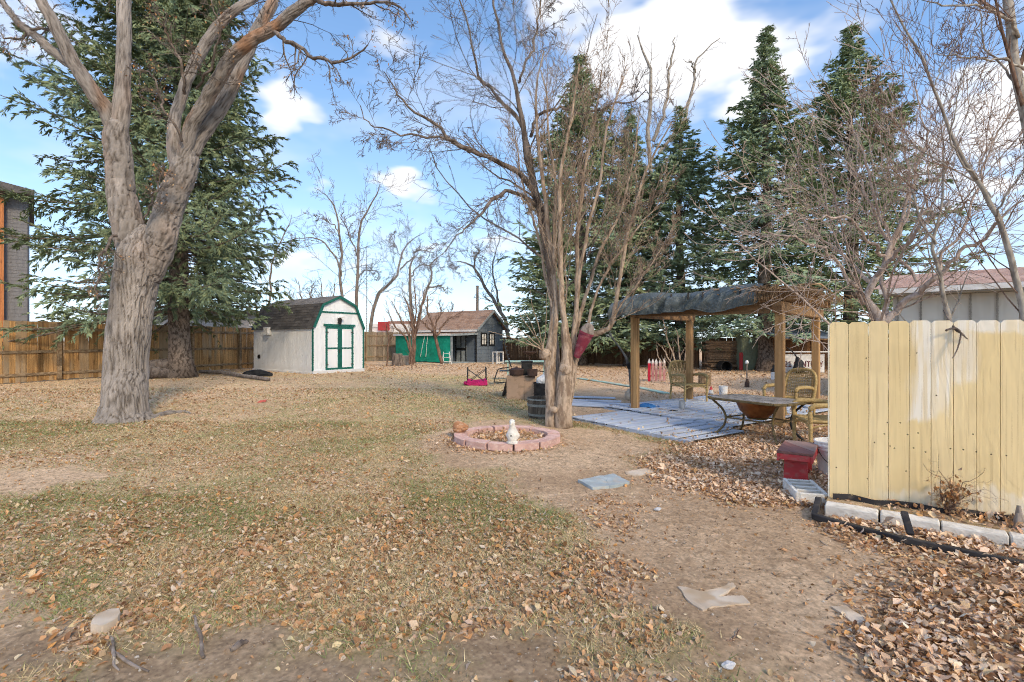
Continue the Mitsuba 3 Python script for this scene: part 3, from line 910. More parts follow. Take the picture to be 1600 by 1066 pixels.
    stems = [
        [(861, 667, Y - .05, 28), (859, 600, Y - .05, 26), (855, 560, Y, 25), (861, 520, Y, 21), (864, 470, Y, 16), (860, 420, Y, 14), (851, 340, Y - .1, 12), (842, 250, Y - .2, 9), (836, 170, Y - .3, 6), (850, 80, Y - .3, 3)],
        [(881, 668, Y - .15, 36), (882, 620, Y - .15, 33), (886, 580, Y - .12, 32), (889, 555, Y - .1, 28), (884, 500, Y - .15, 16), (880, 440, Y - .2, 15), (877, 380, Y - .3, 13), (878, 300, Y - .4, 10), (890, 200, Y - .5, 7), (905, 100, Y - .6, 4)],
        [(885, 650, Y - .05, 22), (890, 600, Y - .05, 22), (898, 560, Y, 22), (906, 545, Y, 19), (915, 530, Y - .1, 15), (935, 525, Y - .2, 14), (953, 515, Y - .3, 13), (960, 480, Y - .4, 11), (968, 420, Y - .5, 10), (985, 340, Y - .6, 8), (1010, 270, Y - .7, 6), (1050, 190, Y - .9, 3)],
        [(858, 590, Y - .05, 14), (866, 540, Y - .05, 13), (871, 480, Y - .05, 12), (866, 400, Y, 10), (866, 300, Y + .1, 8), (858, 180, Y + .1, 5), (845, 110, Y + .2, 3)],
        [(893, 560, Y, 18), (900, 510, Y + .05, 14), (904, 450, Y + .1, 12), (902, 380, Y + .1, 11), (912, 290, Y + .1, 9), (928, 200, Y + .1, 6), (940, 110, Y, 3)],
        [(895, 555, Y - .1, 14), (898, 500, Y - .2, 11), (903, 440, Y - .3, 10), (915, 370, Y - .4, 9), (935, 290, Y - .5, 7), (948, 200, Y - .6, 5), (975, 120, Y - .7, 3)],
        [(890, 550, Y + .05, 14), (915, 470, Y + .3, 10), (935, 400, Y + .5, 8), (965, 330, Y + .7, 6), (985, 250, Y + .8, 4), (1000, 160, Y + .8, 2)],
        [(862, 480, Y, 9), (850, 400, Y + .2, 7), (828, 330, Y + .3, 6), (808, 250, Y + .4, 4), (800, 190, Y + .4, 2)],
        [(915, 520, Y - .2, 10), (925, 470, Y - .3, 7), (955, 410, Y - .5, 6), (1000, 350, Y - .7, 4), (1045, 300, Y - .9, 2)],
        [(953, 515, Y - .3, 7), (975, 470, Y - .4, 5), (1010, 420, Y - .5, 4), (1050, 360, Y - .6, 2)]]
    t, paths, _ = bare_tree('many_stemmed_tree', 'bare tan tree with many upright stems beside the red stone ring', 'tree', stems,
        [dict(k=17, t0=.30, t1=.98, lr=.38, ang=27, up=.08, wig=.07, n=9, rs=.22, taper=.45), dict(k=9, t0=.12, t1=1, lr=.42, ang=32, up=.05, wig=.12, n=6, rs=.5), dict(k=4, t0=.2, t1=1, lr=.45, ang=35, up=.02, wig=.15, n=4, rs=.7)],
        'm_bark_tan', 32, n=30, rmin=.0030, sides=12, wob=.06, main='stem', ws=lambda b: float(np.interp(b, [0, 300, 480, 525, 560, 580], [.70, .60, .56, .62, .72, .78])))
    rng = np.random.default_rng(77)
    for px, py, s in ((851, 553, .10), (884, 577, .10), (866, 640, .06)):
        c = at(px, py, Y - .25)
        b = trimesh.creation.icosphere(3, s)
        v = np.array(b.vertices)
        v = v * (1 + .5 * (meshkit.fbm(v * 14 + px, 3, 1) - .5))[:, None] * np.array([1, .8, .95])
        add('burl', (v + c, np.array(b.faces)), 'm_bark_tan', t, smooth=True)
    # whips that shoot from the burl
    P0 = at(848, 548, Y - .3)
    wh = []
    for dx, dz in ((-70, -55), (-45, -70), (-85, -30), (-20, -95), (-55, -35), (8, -100), (-30, -60)):
        wh.append(limb([(*P0, .010), (*(at(848 + dx * .5, 548 + dz * .55, Y - .5)), .007), (*at(848 + dx, 548 + dz, Y - .7), .003)], 10, rng, .03))
    Pw, Rw = pack(wh, 10)
    k = add('shoots', tube_vf(Pw, Rw, 5), 'm_bark_tan', t, smooth=True)
    labels[k] = {'kind': 'stuff'}

    # trees far behind
    sm = [dict(k=14, t0=.32, t1=1, lr=.34, ang=46, up=.04, wig=.14, n=8, rs=.26, taper=.4), dict(k=7, t0=.12, t1=1, lr=.5, ang=42, up=.02, wig=.2, n=5, rs=.5), dict(k=4, t0=.2, t1=1, lr=.5, ang=40, up=0, wig=.2, n=4, rs=.7)]
    g = 'bare trees beyond the back fence'
    Y = 46
    bare_tree('bare_tree', 'tall bare tree with a straight trunk rising just right of the white shed ridge', 'tree', [
        [(557, 560, Y, 8.5), (557, 478, Y, 7.5), (557, 420, Y, 6.5), (557, 385, Y, 6), (562, 355, Y, 5), (574, 330, Y, 4), (583, 312, Y, 3), (594, 288, Y, 1)],
        [(558, 440, Y, 4), (566, 424, Y, 3.2), (580, 424, Y, 2.4), (594, 436, Y, 1)],
        [(556, 400, Y, 3.5), (548, 370, Y, 3), (540, 352, Y, 2.2), (530, 338, Y, 1)]], sm, 'm_bark_grey', ws=.72, seed=41, group=g, rmin=.012, wob=.3)
    Y = 44
    bare_tree('bare_tree', 'bare tree bowing left, its trunk rising behind the white shed roof', 'tree', [
        [(538, 560, Y, 8), (536, 470, Y, 7), (533, 430, Y, 6.5), (534, 400, Y, 6), (531, 365, Y, 5), (528, 340, Y, 4), (522, 320, Y, 3), (508, 304, Y, 2), (496, 296, Y, 1)],
        [(534, 432, Y, 4.5), (524, 405, Y, 4), (511, 388, Y, 3.5), (492, 374, Y, 3), (470, 372, Y, 2), (448, 386, Y, 1)],
        [(531, 370, Y, 3), (520, 352, Y, 2.4), (500, 342, Y, 1.6), (484, 336, Y, .8)]], sm, 'm_bark_grey', ws=.72, seed=42, group=g, rmin=.012, wob=.3)
    Y = 36
    bare_tree('bare_tree', 'bare tree leaning right from behind the weathered fence', 'tree', [
        [(574, 566, Y, 9), (578, 520, Y, 8.5), (583, 490, Y, 8), (596, 465, Y, 7), (612, 447, Y, 6.5), (624, 428, Y, 5.5), (629, 410, Y, 5), (633, 390, Y, 3.5), (645, 374, Y, 2.5), (662, 364, Y, 1)],
        [(626, 424, Y, 4), (640, 408, Y, 3), (656, 398, Y, 2), (680, 396, Y, 1)],
        [(630, 405, Y, 3), (622, 385, Y, 2), (616, 366, Y, 1)]], sm, 'm_bark_grey', ws=.72, seed=43, group=g, rmin=.010, wob=.25)
    Y = 29.5
    bare_tree('bare_tree', 'bare tree with a stout upright trunk behind the reddish stems by the tarp', 'tree', [
        [(643, 566, Y, 8), (644, 510, Y, 7), (644, 470, Y, 7), (643, 440, Y, 6.5), (641, 422, Y, 5), (645, 408, Y, 3), (655, 395, Y, 1)],
        [(643, 436, Y, 4), (652, 424, Y, 3), (668, 416, Y, 2), (688, 420, Y, 1)]], sm, 'm_bark_grey', ws=.72, seed=44, group=g, rmin=.008, wob=.2)
    Y = 38
    bare_tree('bare_tree', 'twisting bare tree left of the brown-roofed cabin', 'tree', [
        [(654, 560, Y, 7), (657, 500, Y, 6.5), (664, 465, Y, 6), (671, 445, Y, 5), (681, 430, Y, 4.5), (674, 418, Y, 4), (680, 406, Y, 3), (694, 396, Y, 1.5), (704, 380, Y, .8)],
        [(668, 452, Y, 4), (684, 446, Y, 3), (700, 454, Y, 1)]], sm, 'm_bark_grey', ws=.72, seed=45, group=g, rmin=.010, wob=.25)
    Y = 42
    bare_tree('bare_tree', 'bare tree arching left above the cabin roof beside the utility pole', 'tree', [
        [(796, 560, Y, 9), (790, 500, Y, 8), (778, 478, Y, 7.5), (764, 455, Y, 7), (750, 434, Y, 6), (738, 418, Y, 4.5), (724, 412, Y, 3), (706, 410, Y, 1)],
        [(788, 498, Y, 5), (775, 450, Y, 4), (770, 410, Y, 3), (778, 370, Y, 1.5), (772, 340, Y, .8)],
        [(748, 432, Y, 4), (742, 405, Y, 3), (752, 385, Y, 1)]], sm, 'm_bark_grey', ws=.72, seed=46, group=g, rmin=.012, wob=.3)
    Y = 30
    bare_tree('bare_tree', 'slender bare tree at the right edge of the huge spruce', 'tree', [
        [(418, 560, Y, 6), (422, 470, Y, 5), (426, 415, Y, 4), (437, 384, Y, 3), (448, 362, Y, 2.5), (456, 336, Y, 1)],
        [(432, 395, Y, 2.5), (446, 388, Y, 2), (462, 372, Y, 1)]], sm[:2], 'm_bark_grey', ws=.72, seed=47, group=g, rmin=.008, wob=.25)
    Y = 36
    bare_tree('bare_tree', 'pale leafless tree with three broken tops above the middle spruces', 'tree', [
        [(1020, 560, Y, 9), (1022, 330, Y, 7), (1018, 200, Y, 6), (1016, 115, Y, 5), (1005, 80, Y, 3), (996, 55, Y, 1.5)],
        [(1020, 220, Y, 6), (1045, 180, Y, 5), (1056, 130, Y, 4), (1058, 90, Y, 3), (1055, 58, Y, 1.5)],
        [(1030, 240, Y, 5), (1070, 190, Y, 5), (1085, 130, Y, 4.5), (1088, 112, Y, 4), (1100, 80, Y, 2.5), (1125, 60, Y, 1.2)],
        [(1088, 118, Y, 3), (1076, 104, Y, 2), (1070, 95, Y, 1)]], [dict(k=5, t0=.55, t1=1, lr=.12, ang=42, up=.06, wig=.15, n=6, rs=.4, taper=.3), dict(k=3, t0=.2, t1=1, lr=.5, ang=40, up=.02, wig=.2, n=4, rs=.6)], 'm_bark_pale', 48, group=g, rmin=.010, wob=.4)
    # thicket far off behind the shed
    for px, py, hh, sd in ((470, 470, 2.6, 51), (505, 468, 3.2, 52), (690, 500, 3.4, 53)):
        y = 44
        bare_tree('bare_shrub', {51: 'thin bare shrub poking above the left part of the shed roof', 52: 'thin bare shrub poking above the shed roof near its peak', 53: 'bare shrub rising behind the middle of the cabin roof'}[sd], 'shrub', [
            [(px, 560, y, 4), (px + 2, py + 10, y, 3), (px - 4, py - 30, y, 1)], [(px, 520, y, 3), (px + 14, py, y, 2), (px + 18, py - 25, y, 1)], [(px, 520, y, 3), (px - 16, py + 5, y, 2), (px - 24, py - 15, y, 1)]],
            sm[:2], 'm_bark_grey', sd, group='thin shrubs beyond the shed', rmin=.012, wob=.2)
    # shrubs before the green tarp
    Y = 27.0
    sh = [dict(k=8, t0=.3, t1=1, lr=.4, ang=28, up=.06, wig=.12, n=7, rs=.4), dict(k=6, t0=.2, t1=1, lr=.45, ang=30, up=.04, wig=.15, n=5, rs=.6)]
    bare_tree('bare_shrub', 'clump of upright reddish stems in front of the left part of the green tarp', 'shrub', [
        [(645, 569, Y, 5), (645, 530, Y, 4.5), (640, 490, Y, 3), (628, 455, Y, 1)], [(640, 569, Y, 4), (638, 530, Y, 4), (625, 500, Y, 3), (612, 470, Y, 1)],
        [(648, 569, Y, 4), (649, 520, Y, 4), (656, 480, Y, 2.5), (664, 450, Y, 1)], [(643, 569, Y, 4), (634, 525, Y, 3), (616, 505, Y, 2), (606, 480, Y, 1)],
        [(646, 569, Y, 3), (650, 540, Y, 3), (650, 480, Y, 2), (646, 440, Y, 1)]], sh, 'm_bark_red', 61, rmin=.007, wob=.12, main='stem')
    bare_tree('small_tree', 'small open-crowned bare tree in front of the right part of the green tarp', 'tree', [
        [(692, 568, Y, 6), (688, 550, Y, 5.5), (682, 534, Y, 5), (679, 524, Y, 4.5), (678, 512, Y, 3), (668, 492, Y, 2), (662, 474, Y, 1)],
        [(680, 528, Y, 4), (690, 512, Y, 3), (702, 500, Y, 2), (722, 486, Y, 1)], [(680, 525, Y, 3), (684, 500, Y, 2.4), (690, 480, Y, 1)],
        [(679, 522, Y, 3), (664, 506, Y, 2.2), (650, 496, Y, 1)]], sh, 'm_bark_red', 62, rmin=.007, wob=.12)
    bare_tree('sapling', 'thin staked sapling before the weathered fence right of the shed', 'tree', [
        [(604, 572, 26, 3), (605, 545, 26, 2.6), (606, 525, 26, 2), (602, 505, 26, 1)], [(605, 540, 26, 2), (612, 525, 26, 1.4), (616, 512, 26, .8)]], sh, 'm_bark_red', 63, rmin=.006, wob=.06)
    bare_tree('sapling', 'thin sapling stem just in front of the clump of reddish stems', 'tree', [
        [(644, 578, 23, 2), (644, 560, 23, 2), (645, 545, 23, 1.5), (647, 525, 23, 1)]], sh[:1], 'm_bark_red', 64, rmin=.006, wob=.05)
    # whippy clump by the back fence, between pergola posts
    Y = 16.5
    bare_tree('bare_shrub', 'fan of bare straw coloured stems behind the wicker chair between the pergola posts', 'shrub', [
        [(1063, 592, Y, 3), (1055, 560, Y, 2.6), (1045, 530, Y, 2), (1036, 500, Y, 1)], [(1064, 592, Y, 3), (1062, 550, Y, 2.4), (1056, 515, Y, 1)], [(1062, 592, Y, 3), (1046, 560, Y, 2.2), (1034, 540, Y, 1)],
        [(1065, 592, Y, 3), (1072, 555, Y, 2.2), (1075, 520, Y, 1)], [(1061, 592, Y, 3), (1040, 575, Y, 2), (1025, 545, Y, 1)]], [dict(k=5, t0=.3, t1=1, lr=.4, ang=22, up=.04, wig=.08, n=6, rs=.6), dict(k=3, t0=.2, t1=1, lr=.4, ang=25, up=.03, wig=.1, n=4, rs=.7)],
        'm_bark_tan', 65, rmin=.005, wob=.05, main='stem')

    # gnarled thicket tree behind the yellow fence
    Y = 7.2
    wild = [dict(k=12, t0=.12, t1=1, lr=.85, ang=55, up=.05, wig=.055, n=14, rs=.28, tip=.3, taper=.3), dict(k=8, t0=.08, t1=1, lr=.45, ang=38, up=.015, wig=.06, n=8, rs=.5), dict(k=3, t0=.15, t1=1, lr=.40, ang=34, up=.01, wig=.08, n=5, rs=.65)]
    bare_tree('gnarled_tree', 'gnarled bare tree with a tangle of reddish twigs rising behind the yellow fence', 'tree', [
        [(1374, 640, Y, 26), (1373, 540, Y, 24), (1371, 506, Y, 24), (1358, 488, Y, 15), (1349, 470, Y, 13), (1357, 450, Y, 12), (1368, 428, Y, 11), (1378, 400, Y, 10), (1392, 370, Y, 8), (1410, 330, Y, 6), (1420, 280, Y, 4), (1410, 230, Y, 2)],
        [(1374, 512, Y, 16), (1390, 492, Y, 13), (1412, 474, Y - .1, 12), (1432, 458, Y - .2, 11), (1455, 440, Y - .4, 10), (1475, 424, Y - .5, 9), (1500, 400, Y - .7, 8), (1530, 378, Y - .8, 7), (1570, 340, Y - 1, 5), (1620, 300, Y - 1.2, 2)],
        [(1376, 510, Y, 15), (1386, 490, Y + .1, 11), (1388, 470, Y + .15, 9), (1383, 445, Y + .2, 8), (1388, 415, Y + .3, 7), (1400, 390, Y + .4, 6), (1380, 350, Y + .5, 5), (1350, 300, Y + .5, 4), (1320, 250, Y + .6, 2)],
        [(1352, 475, Y, 9), (1335, 455, Y - .2, 7), (1310, 430, Y - .4, 6), (1280, 408, Y - .5, 5), (1240, 385, Y - .6, 4), (1195, 362, Y - .7, 2)],
        [(1360, 445, Y, 8), (1345, 420, Y + .2, 6), (1320, 395, Y + .3, 5), (1285, 360, Y + .4, 4), (1245, 330, Y + .5, 3), (1210, 320, Y + .5, 1.6)],
        [(1368, 428, Y, 8), (1400, 400, Y - .3, 7), (1425, 360, Y - .5, 6), (1450, 320, Y - .6, 4), (1460, 270, Y - .7, 3), (1450, 220, Y - .7, 1.6)],
        [(1430, 440, Y, 6), (1385, 340, Y + .3, 5), (1350, 250, Y + .5, 4), (1318, 160, Y + .7, 2)],
        [(1395, 392, Y, 6), (1425, 300, Y + .2, 4), (1440, 220, Y + .2, 3), (1432, 140, Y + .2, 2)],
        [(1440, 450, Y - .2, 6), (1500, 360, Y - .2, 5), (1545, 270, Y - .2, 4), (1570, 190, Y - .2, 2)],
        [(1380, 400, Y, 7), (1350, 370, Y - .3, 5), (1300, 345, Y - .6, 4), (1260, 340, Y - .8, 3), (1230, 355, Y - 1, 1.6)]],
        wild, 'm_twig_wild', 71, n=26, rmin=.0036, wob=.12, sides=9)
    # young trees at the right edge
    Y = 5.2
    yt = [dict(k=15, t0=.22, t1=1, lr=.42, ang=42, up=.04, wig=.07, n=11, rs=.24, taper=.4), dict(k=8, t0=.15, t1=1, lr=.42, ang=38, up=.03, wig=.10, n=6, rs=.5), dict(k=3, t0=.2, t1=1, lr=.4, ang=38, up=.02, wig=.1, n=4, rs=.7)]
    bare_tree('young_tree', 'smooth grey young tree bending left over the yellow fence at the right edge', 'tree', [
        [(1612, 700, Y, 28), (1606, 560, Y, 26), (1598, 480, Y, 24), (1588, 430, Y, 22), (1576, 390, Y, 21), (1563, 345, Y, 19), (1545, 312, Y, 17), (1526, 280, Y, 15), (1505, 248, Y, 13), (1488, 212, Y, 11), (1473, 175, Y, 10), (1458, 136, Y, 9), (1443, 98, Y, 8), (1428, 65, Y, 7), (1410, 35, Y, 6), (1392, 0, Y, 5), (1370, -60, Y, 3)],
        [(1526, 280, Y, 8), (1505, 240, Y - .2, 6), (1490, 200, Y - .3, 5), (1500, 150, Y - .4, 4), (1520, 80, Y - .5, 3), (1545, 10, Y - .5, 2)],
        [(1563, 345, Y, 9), (1570, 310, Y - .2, 7), (1590, 280, Y - .3, 6), (1620, 230, Y - .4, 4), (1650, 150, Y - .5, 2)],
        [(1546, 314, Y, 7), (1530, 290, Y + .3, 6), (1490, 268, Y + .5, 5), (1440, 240, Y + .7, 4), (1395, 195, Y + .9, 3), (1350, 150, Y + 1, 2)],
        [(1458, 136, Y, 5), (1480, 100, Y + .2, 4), (1500, 60, Y + .3, 3), (1510, 10, Y + .3, 2)]],
        yt, 'm_bark_young', 72, ws=.54, n=34, rmin=.0022, wob=.05, sides=12, twig_mat='m_bark_red')
    Y = 5.6
    bare_tree('young_tree', 'pale smooth-barked young tree cut off by the right edge above the fence', 'tree', [
        [(1668, 700, Y, 24), (1645, 400, Y, 21), (1622, 230, Y, 20), (1604, 130, Y, 19), (1592, 60, Y, 18), (1582, 0, Y, 17), (1575, -100, Y, 14), (1560, -260, Y, 8)],
        [(1592, 60, Y, 7), (1560, 20, Y - .2, 5), (1520, 14, Y - .4, 4), (1470, 12, Y - .5, 3), (1440, 0, Y - .6, 1.5)],
        [(1600, 110, Y, 6), (1560, 88, Y - .1, 4), (1510, 82, Y - .2, 3), (1460, 84, Y - .3, 1.5)],
        [(1604, 140, Y, 6), (1570, 105, Y + .2, 4), (1545, 60, Y + .3, 3), (1530, -10, Y + .3, 1.5)]],
        yt[1:], 'm_bark_pale', 73, n=24, rmin=.0022, wob=.06, sides=12, twig_mat='m_bark_red')
    Y = 6.3
    bare_tree('young_tree', 'thin straight sapling stem rising behind the middle of the yellow fence', 'tree', [
        [(1492, 640, Y, 9), (1487, 505, Y, 8.5), (1480, 460, Y, 8), (1474, 425, Y, 7.5), (1464, 395, Y, 7), (1462, 380, Y, 6.5), (1466, 340, Y, 5), (1478, 280, Y, 4), (1470, 200, Y, 2)],
        [(1462, 382, Y, 5), (1440, 350, Y, 4), (1425, 300, Y, 3), (1395, 250, Y, 1.6)]], yt[1:], 'm_bark_young', 74, n=22, rmin=.0018, wob=.04)
# ---------------------------------------------------------------- fences, sheds, houses
def fence(A0, B0, name, label, m, h, bw, post_every=2.4, rails=(.30, 1.0, 1.62), side=1, gap=.006, ear=.0, seed=1, group=None, drop=0.0, rail_mat=None, posts=True):
    """boards from A0 to B0; rails and posts on the side `side` of the direction's right hand"""
    rng = np.random.default_rng(seed)
    t = thing(name, label, 'fence', group)
    A0, B0 = np.asarray(A0, float), np.asarray(B0, float)
    L = np.linalg.norm(B0 - A0)
    d = (B0 - A0) / L
    nrm = A(d[1], -d[0]) * side
    n = int(round(L / bw))
    w = L / n - gap
    e = ear if ear > 0 else .012
    shapes = []
    for q in range(3):
        mb = MB()
        hh = h
        mb.prism([(0, 0), (w, 0), (w, hh - e), (w - e, hh), (e, hh), (0, hh - e)], (0, -.009, 0), (1, 0, 0), (0, 0, 1), (0, .018, 0))
        shapes.append(mikit.ply(mb.get(), m))
    ang = math.degrees(math.atan2(d[1], d[0]))
    for q in range(n):
        p = A0 + d * (q * L / n)
        z = float(G(p[0], p[1])) + .03 + rng.normal(0, .008) - drop
        to = T().translate([float(p[0]), float(p[1]), z]).rotate([0, 0, 1], ang).rotate([0, 1, 0], float(rng.normal(0, .25))).rotate([1, 0, 0], float(rng.normal(0, .3)))
        add('board', None, None, t, shape=shapes[q % 3], to_world=to)
    k = max(1, int(round(L / post_every)))
    rm = rail_mat or m
    for q in range(k):
        p, e2 = A0 + d * (L * q / k), A0 + d * (L * (q + 1) / k)
        for zr in rails:
            if zr < h:
                a3, b3 = A(*(p + nrm * .032), float(G(*p)) + zr), A(*(e2 + nrm * .032), float(G(*e2)) + zr)
                add('rail', MB().bar(a3 + A(*d, 0) * .003, b3 - A(*d, 0) * .003, .040, .088, ch=.004), rm, t)
    if posts:
        for q in range(k + 1):
            p = A0 + d * min(max(L * q / k, .06), L - .06) + nrm * .104
            g = float(G(*p))
            add('post', MB().box((0, 0, 0), (.10, .10, h + .12), .006, rz(math.atan2(d[1], d[0]))), rm, t, to_world=T().translate([float(p[0]), float(p[1]), g + h / 2 - .06]))
    return t


def shingles(o, a, b, n, m, parent, name='shingles', thick=.012, tab=.3):
    """courses of shingles on a slope: o corner at the eave, a along it, b up the slope"""
    o, a, b = (np.asarray(x, float) for x in (o, a, b))
    nn = np.cross(a, b)
    nn /= np.linalg.norm(nn)
    if nn[2] < 0:
        nn = -nn
    mb = MB()
    for q in range(n):
        p0, p1 = o + b * (q / n), o + b * ((q + 1.15) / n if q < n - 1 else 1.0)
        v = np.array([p0, p0 + a, p1 + a, p1])
        up = nn * thick
        mb.raw(np.vstack([v[:2] + up * 1.6, v[2:] + up * .55, v[:2] + up * .1, v[2:] + up * .05]),
               [[0, 1, 2], [0, 2, 3], [4, 5, 1], [4, 1, 0], [5, 6, 2], [5, 2, 1], [7, 4, 0], [7, 0, 3], [6, 7, 3], [6, 3, 2]])
    k = add(name, mb, m, parent)
    labels[k] = {'kind': 'stuff'}
    return k


def shinglefn(c1, c2, c3, along, sc=.30):
    def fn(p, n, uv):
        s = p.x * along[0] + p.y * along[1]
        row = dr.floor(p.z * 9.0)
        r = cell_rand(dr.floor(s / sc + row * .37), row, 4)
        c = mix(c1, c2, r)
        c = mix(c, c3, .6 * smoothstep(.5, .75, fbm(p.x * 1.3, p.y * 1.3, p.z * 1.3, 3)))
        return c * (.75 + .5 * fbm(p.x * 40, p.y * 40, p.z * 40, 2))
    return fn


dL = A(.3212, .9470)
mat('m_fence_left', woodfn((.56, .345, .15), (.30, .155, .06), (*dL, 0), (dL[1], -dL[0], 0), EZ, (-15.25, 15.25, 0), .145, .55, wear=(.43, .33, .22)), .85)
mat('m_fence_back', woodfn((.30, .165, .085), (.15, .075, .04), (1, 0, 0), EY, EZ, (0, 0, 0), .13, .6, wear=(.22, .13, .08)), .9)
mat('m_fence_grey', woodfn((.36, .30, .23), (.19, .14, .10), (.84, .54, 0), EY, EZ, (0, 0, 0), .15, .6, wear=(.24, .25, .17)), .9)
mat('m_rail', woodfn((.38, .28, .18), (.20, .135, .08), EZ, EX, EY, (0, 0, 0), .3, .3, 8), .9)
mat('m_rail_pale', woodfn((.50, .39, .25), (.30, .20, .11), EZ, EX, EY, (0, 0, 0), .3, .3, 8), .9)


def wallfn(base, dirt, u, o, bw=.2, streak=.35, low=0.0):
    def fn(p, n, uv):
        s = (p.x - o[0]) * u[0] + (p.y - o[1]) * u[1]
        r = cell_rand(dr.floor(s / bw), 5)
        g = fbm(s * 9, p.z * .9, 0, 4)
        f = fbm(p.x * 30, p.y * 30, p.z * 8, 3)
        c = mix(base, dirt, streak * smoothstep(.5, .8, g) + .10 * f)
        c = c * (.93 + .10 * r)
        return mix(c, dirt, .8 * low * smoothstep(.35, .05, p.z - .2 + .2 * (g - .5)))
    return fn


def build_buildings():
    # ---- fence along the left and the corner behind the shed
    fence((-16.3, 12.15), (-9.45, 32.35), 'board_fence', 'long warm brown board fence with rails showing, behind the forked tree and spruce', 'm_fence_left', 1.88, .145, rails=(.25, .95, 1.66), seed=2, side=1, rail_mat='m_rail')
    fence((-9.35, 32.5), (-3.5, 36.3), 'board_fence', 'weathered grey board fence between the white shed and the green tarp', 'm_fence_grey', 1.85, .15, rails=(.3, 1.0, 1.62), seed=3, side=1, rail_mat='m_rail')
    fence((-3.2, 36.5), (3.5, 34.8), 'board_fence', 'reddish brown board fence right of the blue cabin', 'm_fence_back', 1.62, .14, rails=(.25, 1.3), seed=4, side=1)
    fence((3.6, 34.7), (10.4, 28.4), 'board_fence', 'dark brown board fence behind the pergola', 'm_fence_back', 1.62, .135, rails=(.3, 1.35), seed=5, side=1)
    fence((10.5, 28.3), (17.6, 25.2), 'board_fence', 'dark board fence at the back of the metal-roofed shelter', 'm_fence_back', 1.62, .14, rails=(.3, 1.35), seed=6, side=1)

    # ---- white barn shed
    u = A(.5905, .8070)
    fr = Fr((-7.775, 20.0, 0), math.atan2(u[1], u[0]))
    W, L = 2.36, 4.55
    prof = [(0, 2.08), (.40, 2.98), (W / 2, 3.34), (W - .40, 2.98), (W, 2.08)]
    px_, pz_ = zip(*prof)
    top = lambda x: float(np.interp(x, px_, pz_))
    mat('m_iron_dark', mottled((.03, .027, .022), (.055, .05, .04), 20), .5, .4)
    t = thing('garden_shed', 'white barn-roofed shed with dark green trim and double doors beside the spruce', 'shed')
    mat('m_shed_front', wallfn((.80, .825, .86), (.66, .66, .66), u, (-7.775, 20), .2, .25, .4), .7)
    mat('m_shed_side', wallfn((.79, .81, .84), (.58, .56, .54), (-.807, .5905), (-7.775, 20), .2, .32, .6), .75)
    mat('m_green_trim', mottled((.012, .105, .085), (.02, .14, .115), 8), .55)
    mat('m_shingle_dark', shinglefn((.055, .053, .055), (.11, .105, .105), (.13, .12, .115), (-.807, .59)), .9)
    mat('m_shingle_sheen', shinglefn((.13, .125, .125), (.20, .19, .19), (.22, .21, .2), (-.807, .59)), .9)  # same shingles made paler: sky sheen on the upper slope put into colour
    z0 = .28
    n = 12
    for q in range(n):
        x0, x1 = W * q / n + .003, W * (q + 1) / n - .003
        xs = [x0] + [k for k in (.40, W / 2, W - .40) if x0 < k < x1] + [x1]
        poly = [(x0, z0), (x1, z0)] + [(x, top(x)) for x in xs[::-1]]
        add('front_plank', MB(fr).prism(poly, (0, 0, 0), (1, 0, 0), (0, 0, 1), (0, .03, 0)), 'm_shed_front', t)
    n = 23
    for q in range(n):
        y0, y1 = L * q / n + .003 + .03 * (q == 0), L * (q + 1) / n - .003
        mb = MB(fr).box((.015, (y0 + y1) / 2, (z0 + 2.08) / 2), (.03, y1 - y0, 2.08 - z0))
        add('side_plank', mb, 'm_shed_side', t)
    core = MB(fr)
    core.prism([(.03, z0), (W - .004, z0), (W - .004, 2.06), (W - .42, 2.95), (W / 2, 3.3), (.42, 2.95), (.03, 2.06)], (0, .031, 0), (1, 0, 0), (0, 0, 1), (0, L - .04, 0))
    add('core', core, 'm_shed_side', t)
    base = MB(fr).box((W / 2, -.02, .19), (W + .06, .12, .30), .01).box((-.0, L / 2 + .05, .17), (.10, L - .02, .24), .01)
    add('skid', base, 'm_shed_side', t)
    for (xa, za), (xb, zb), m, nm, n in ((prof[0], prof[1], 'm_shingle_dark', 'lower_shingles', 9), (prof[1], prof[2], 'm_shingle_sheen', 'upper_shingles', 7),
                                         (prof[4], prof[3], 'm_shingle_dark', 'lower_shingles', 9), (prof[3], prof[2], 'm_shingle_sheen', 'upper_shingles', 7)):
        dx, dz = xb - xa, zb - za
        ex = .12 if za == 2.08 else 0
        s = math.hypot(dx, dz)
        o = fr(A(xa - dx / s * ex, -.10, za - dz / s * ex + .012))
        av = fr(A(0, L + .2, 0)) - fr(A(0, 0, 0))
        bv = fr(A(dx * (1 + ex / s), 0, dz * (1 + ex / s))) - fr(A(0, 0, 0))
        shingles(o, av, bv, n, m, t, nm)
    # trim
    for (xa, za), (xb, zb) in zip(prof[:-1], prof[1:]):
        add('rake_trim', MB(fr).bar((xa, -.085, za - .045), (xb, -.085, zb - .045), .035, .10), 'm_green_trim', t)
    add('loft_trim', MB(fr).box((W / 2, -.018, 2.66), (W - .55, .03, .065)), 'm_green_trim', t)
    add('corner_trim', MB(fr).box((-.012, -.012, (z0 + 2.08) / 2), (.05, .05, 2.0 - z0)), 'm_green_trim', t)
    add('corner_trim', MB(fr).box((W + .012, -.012, (z0 + 2.08) / 2), (.05, .05, 2.0 - z0)), 'm_green_trim', t)
    d = t + '__door'
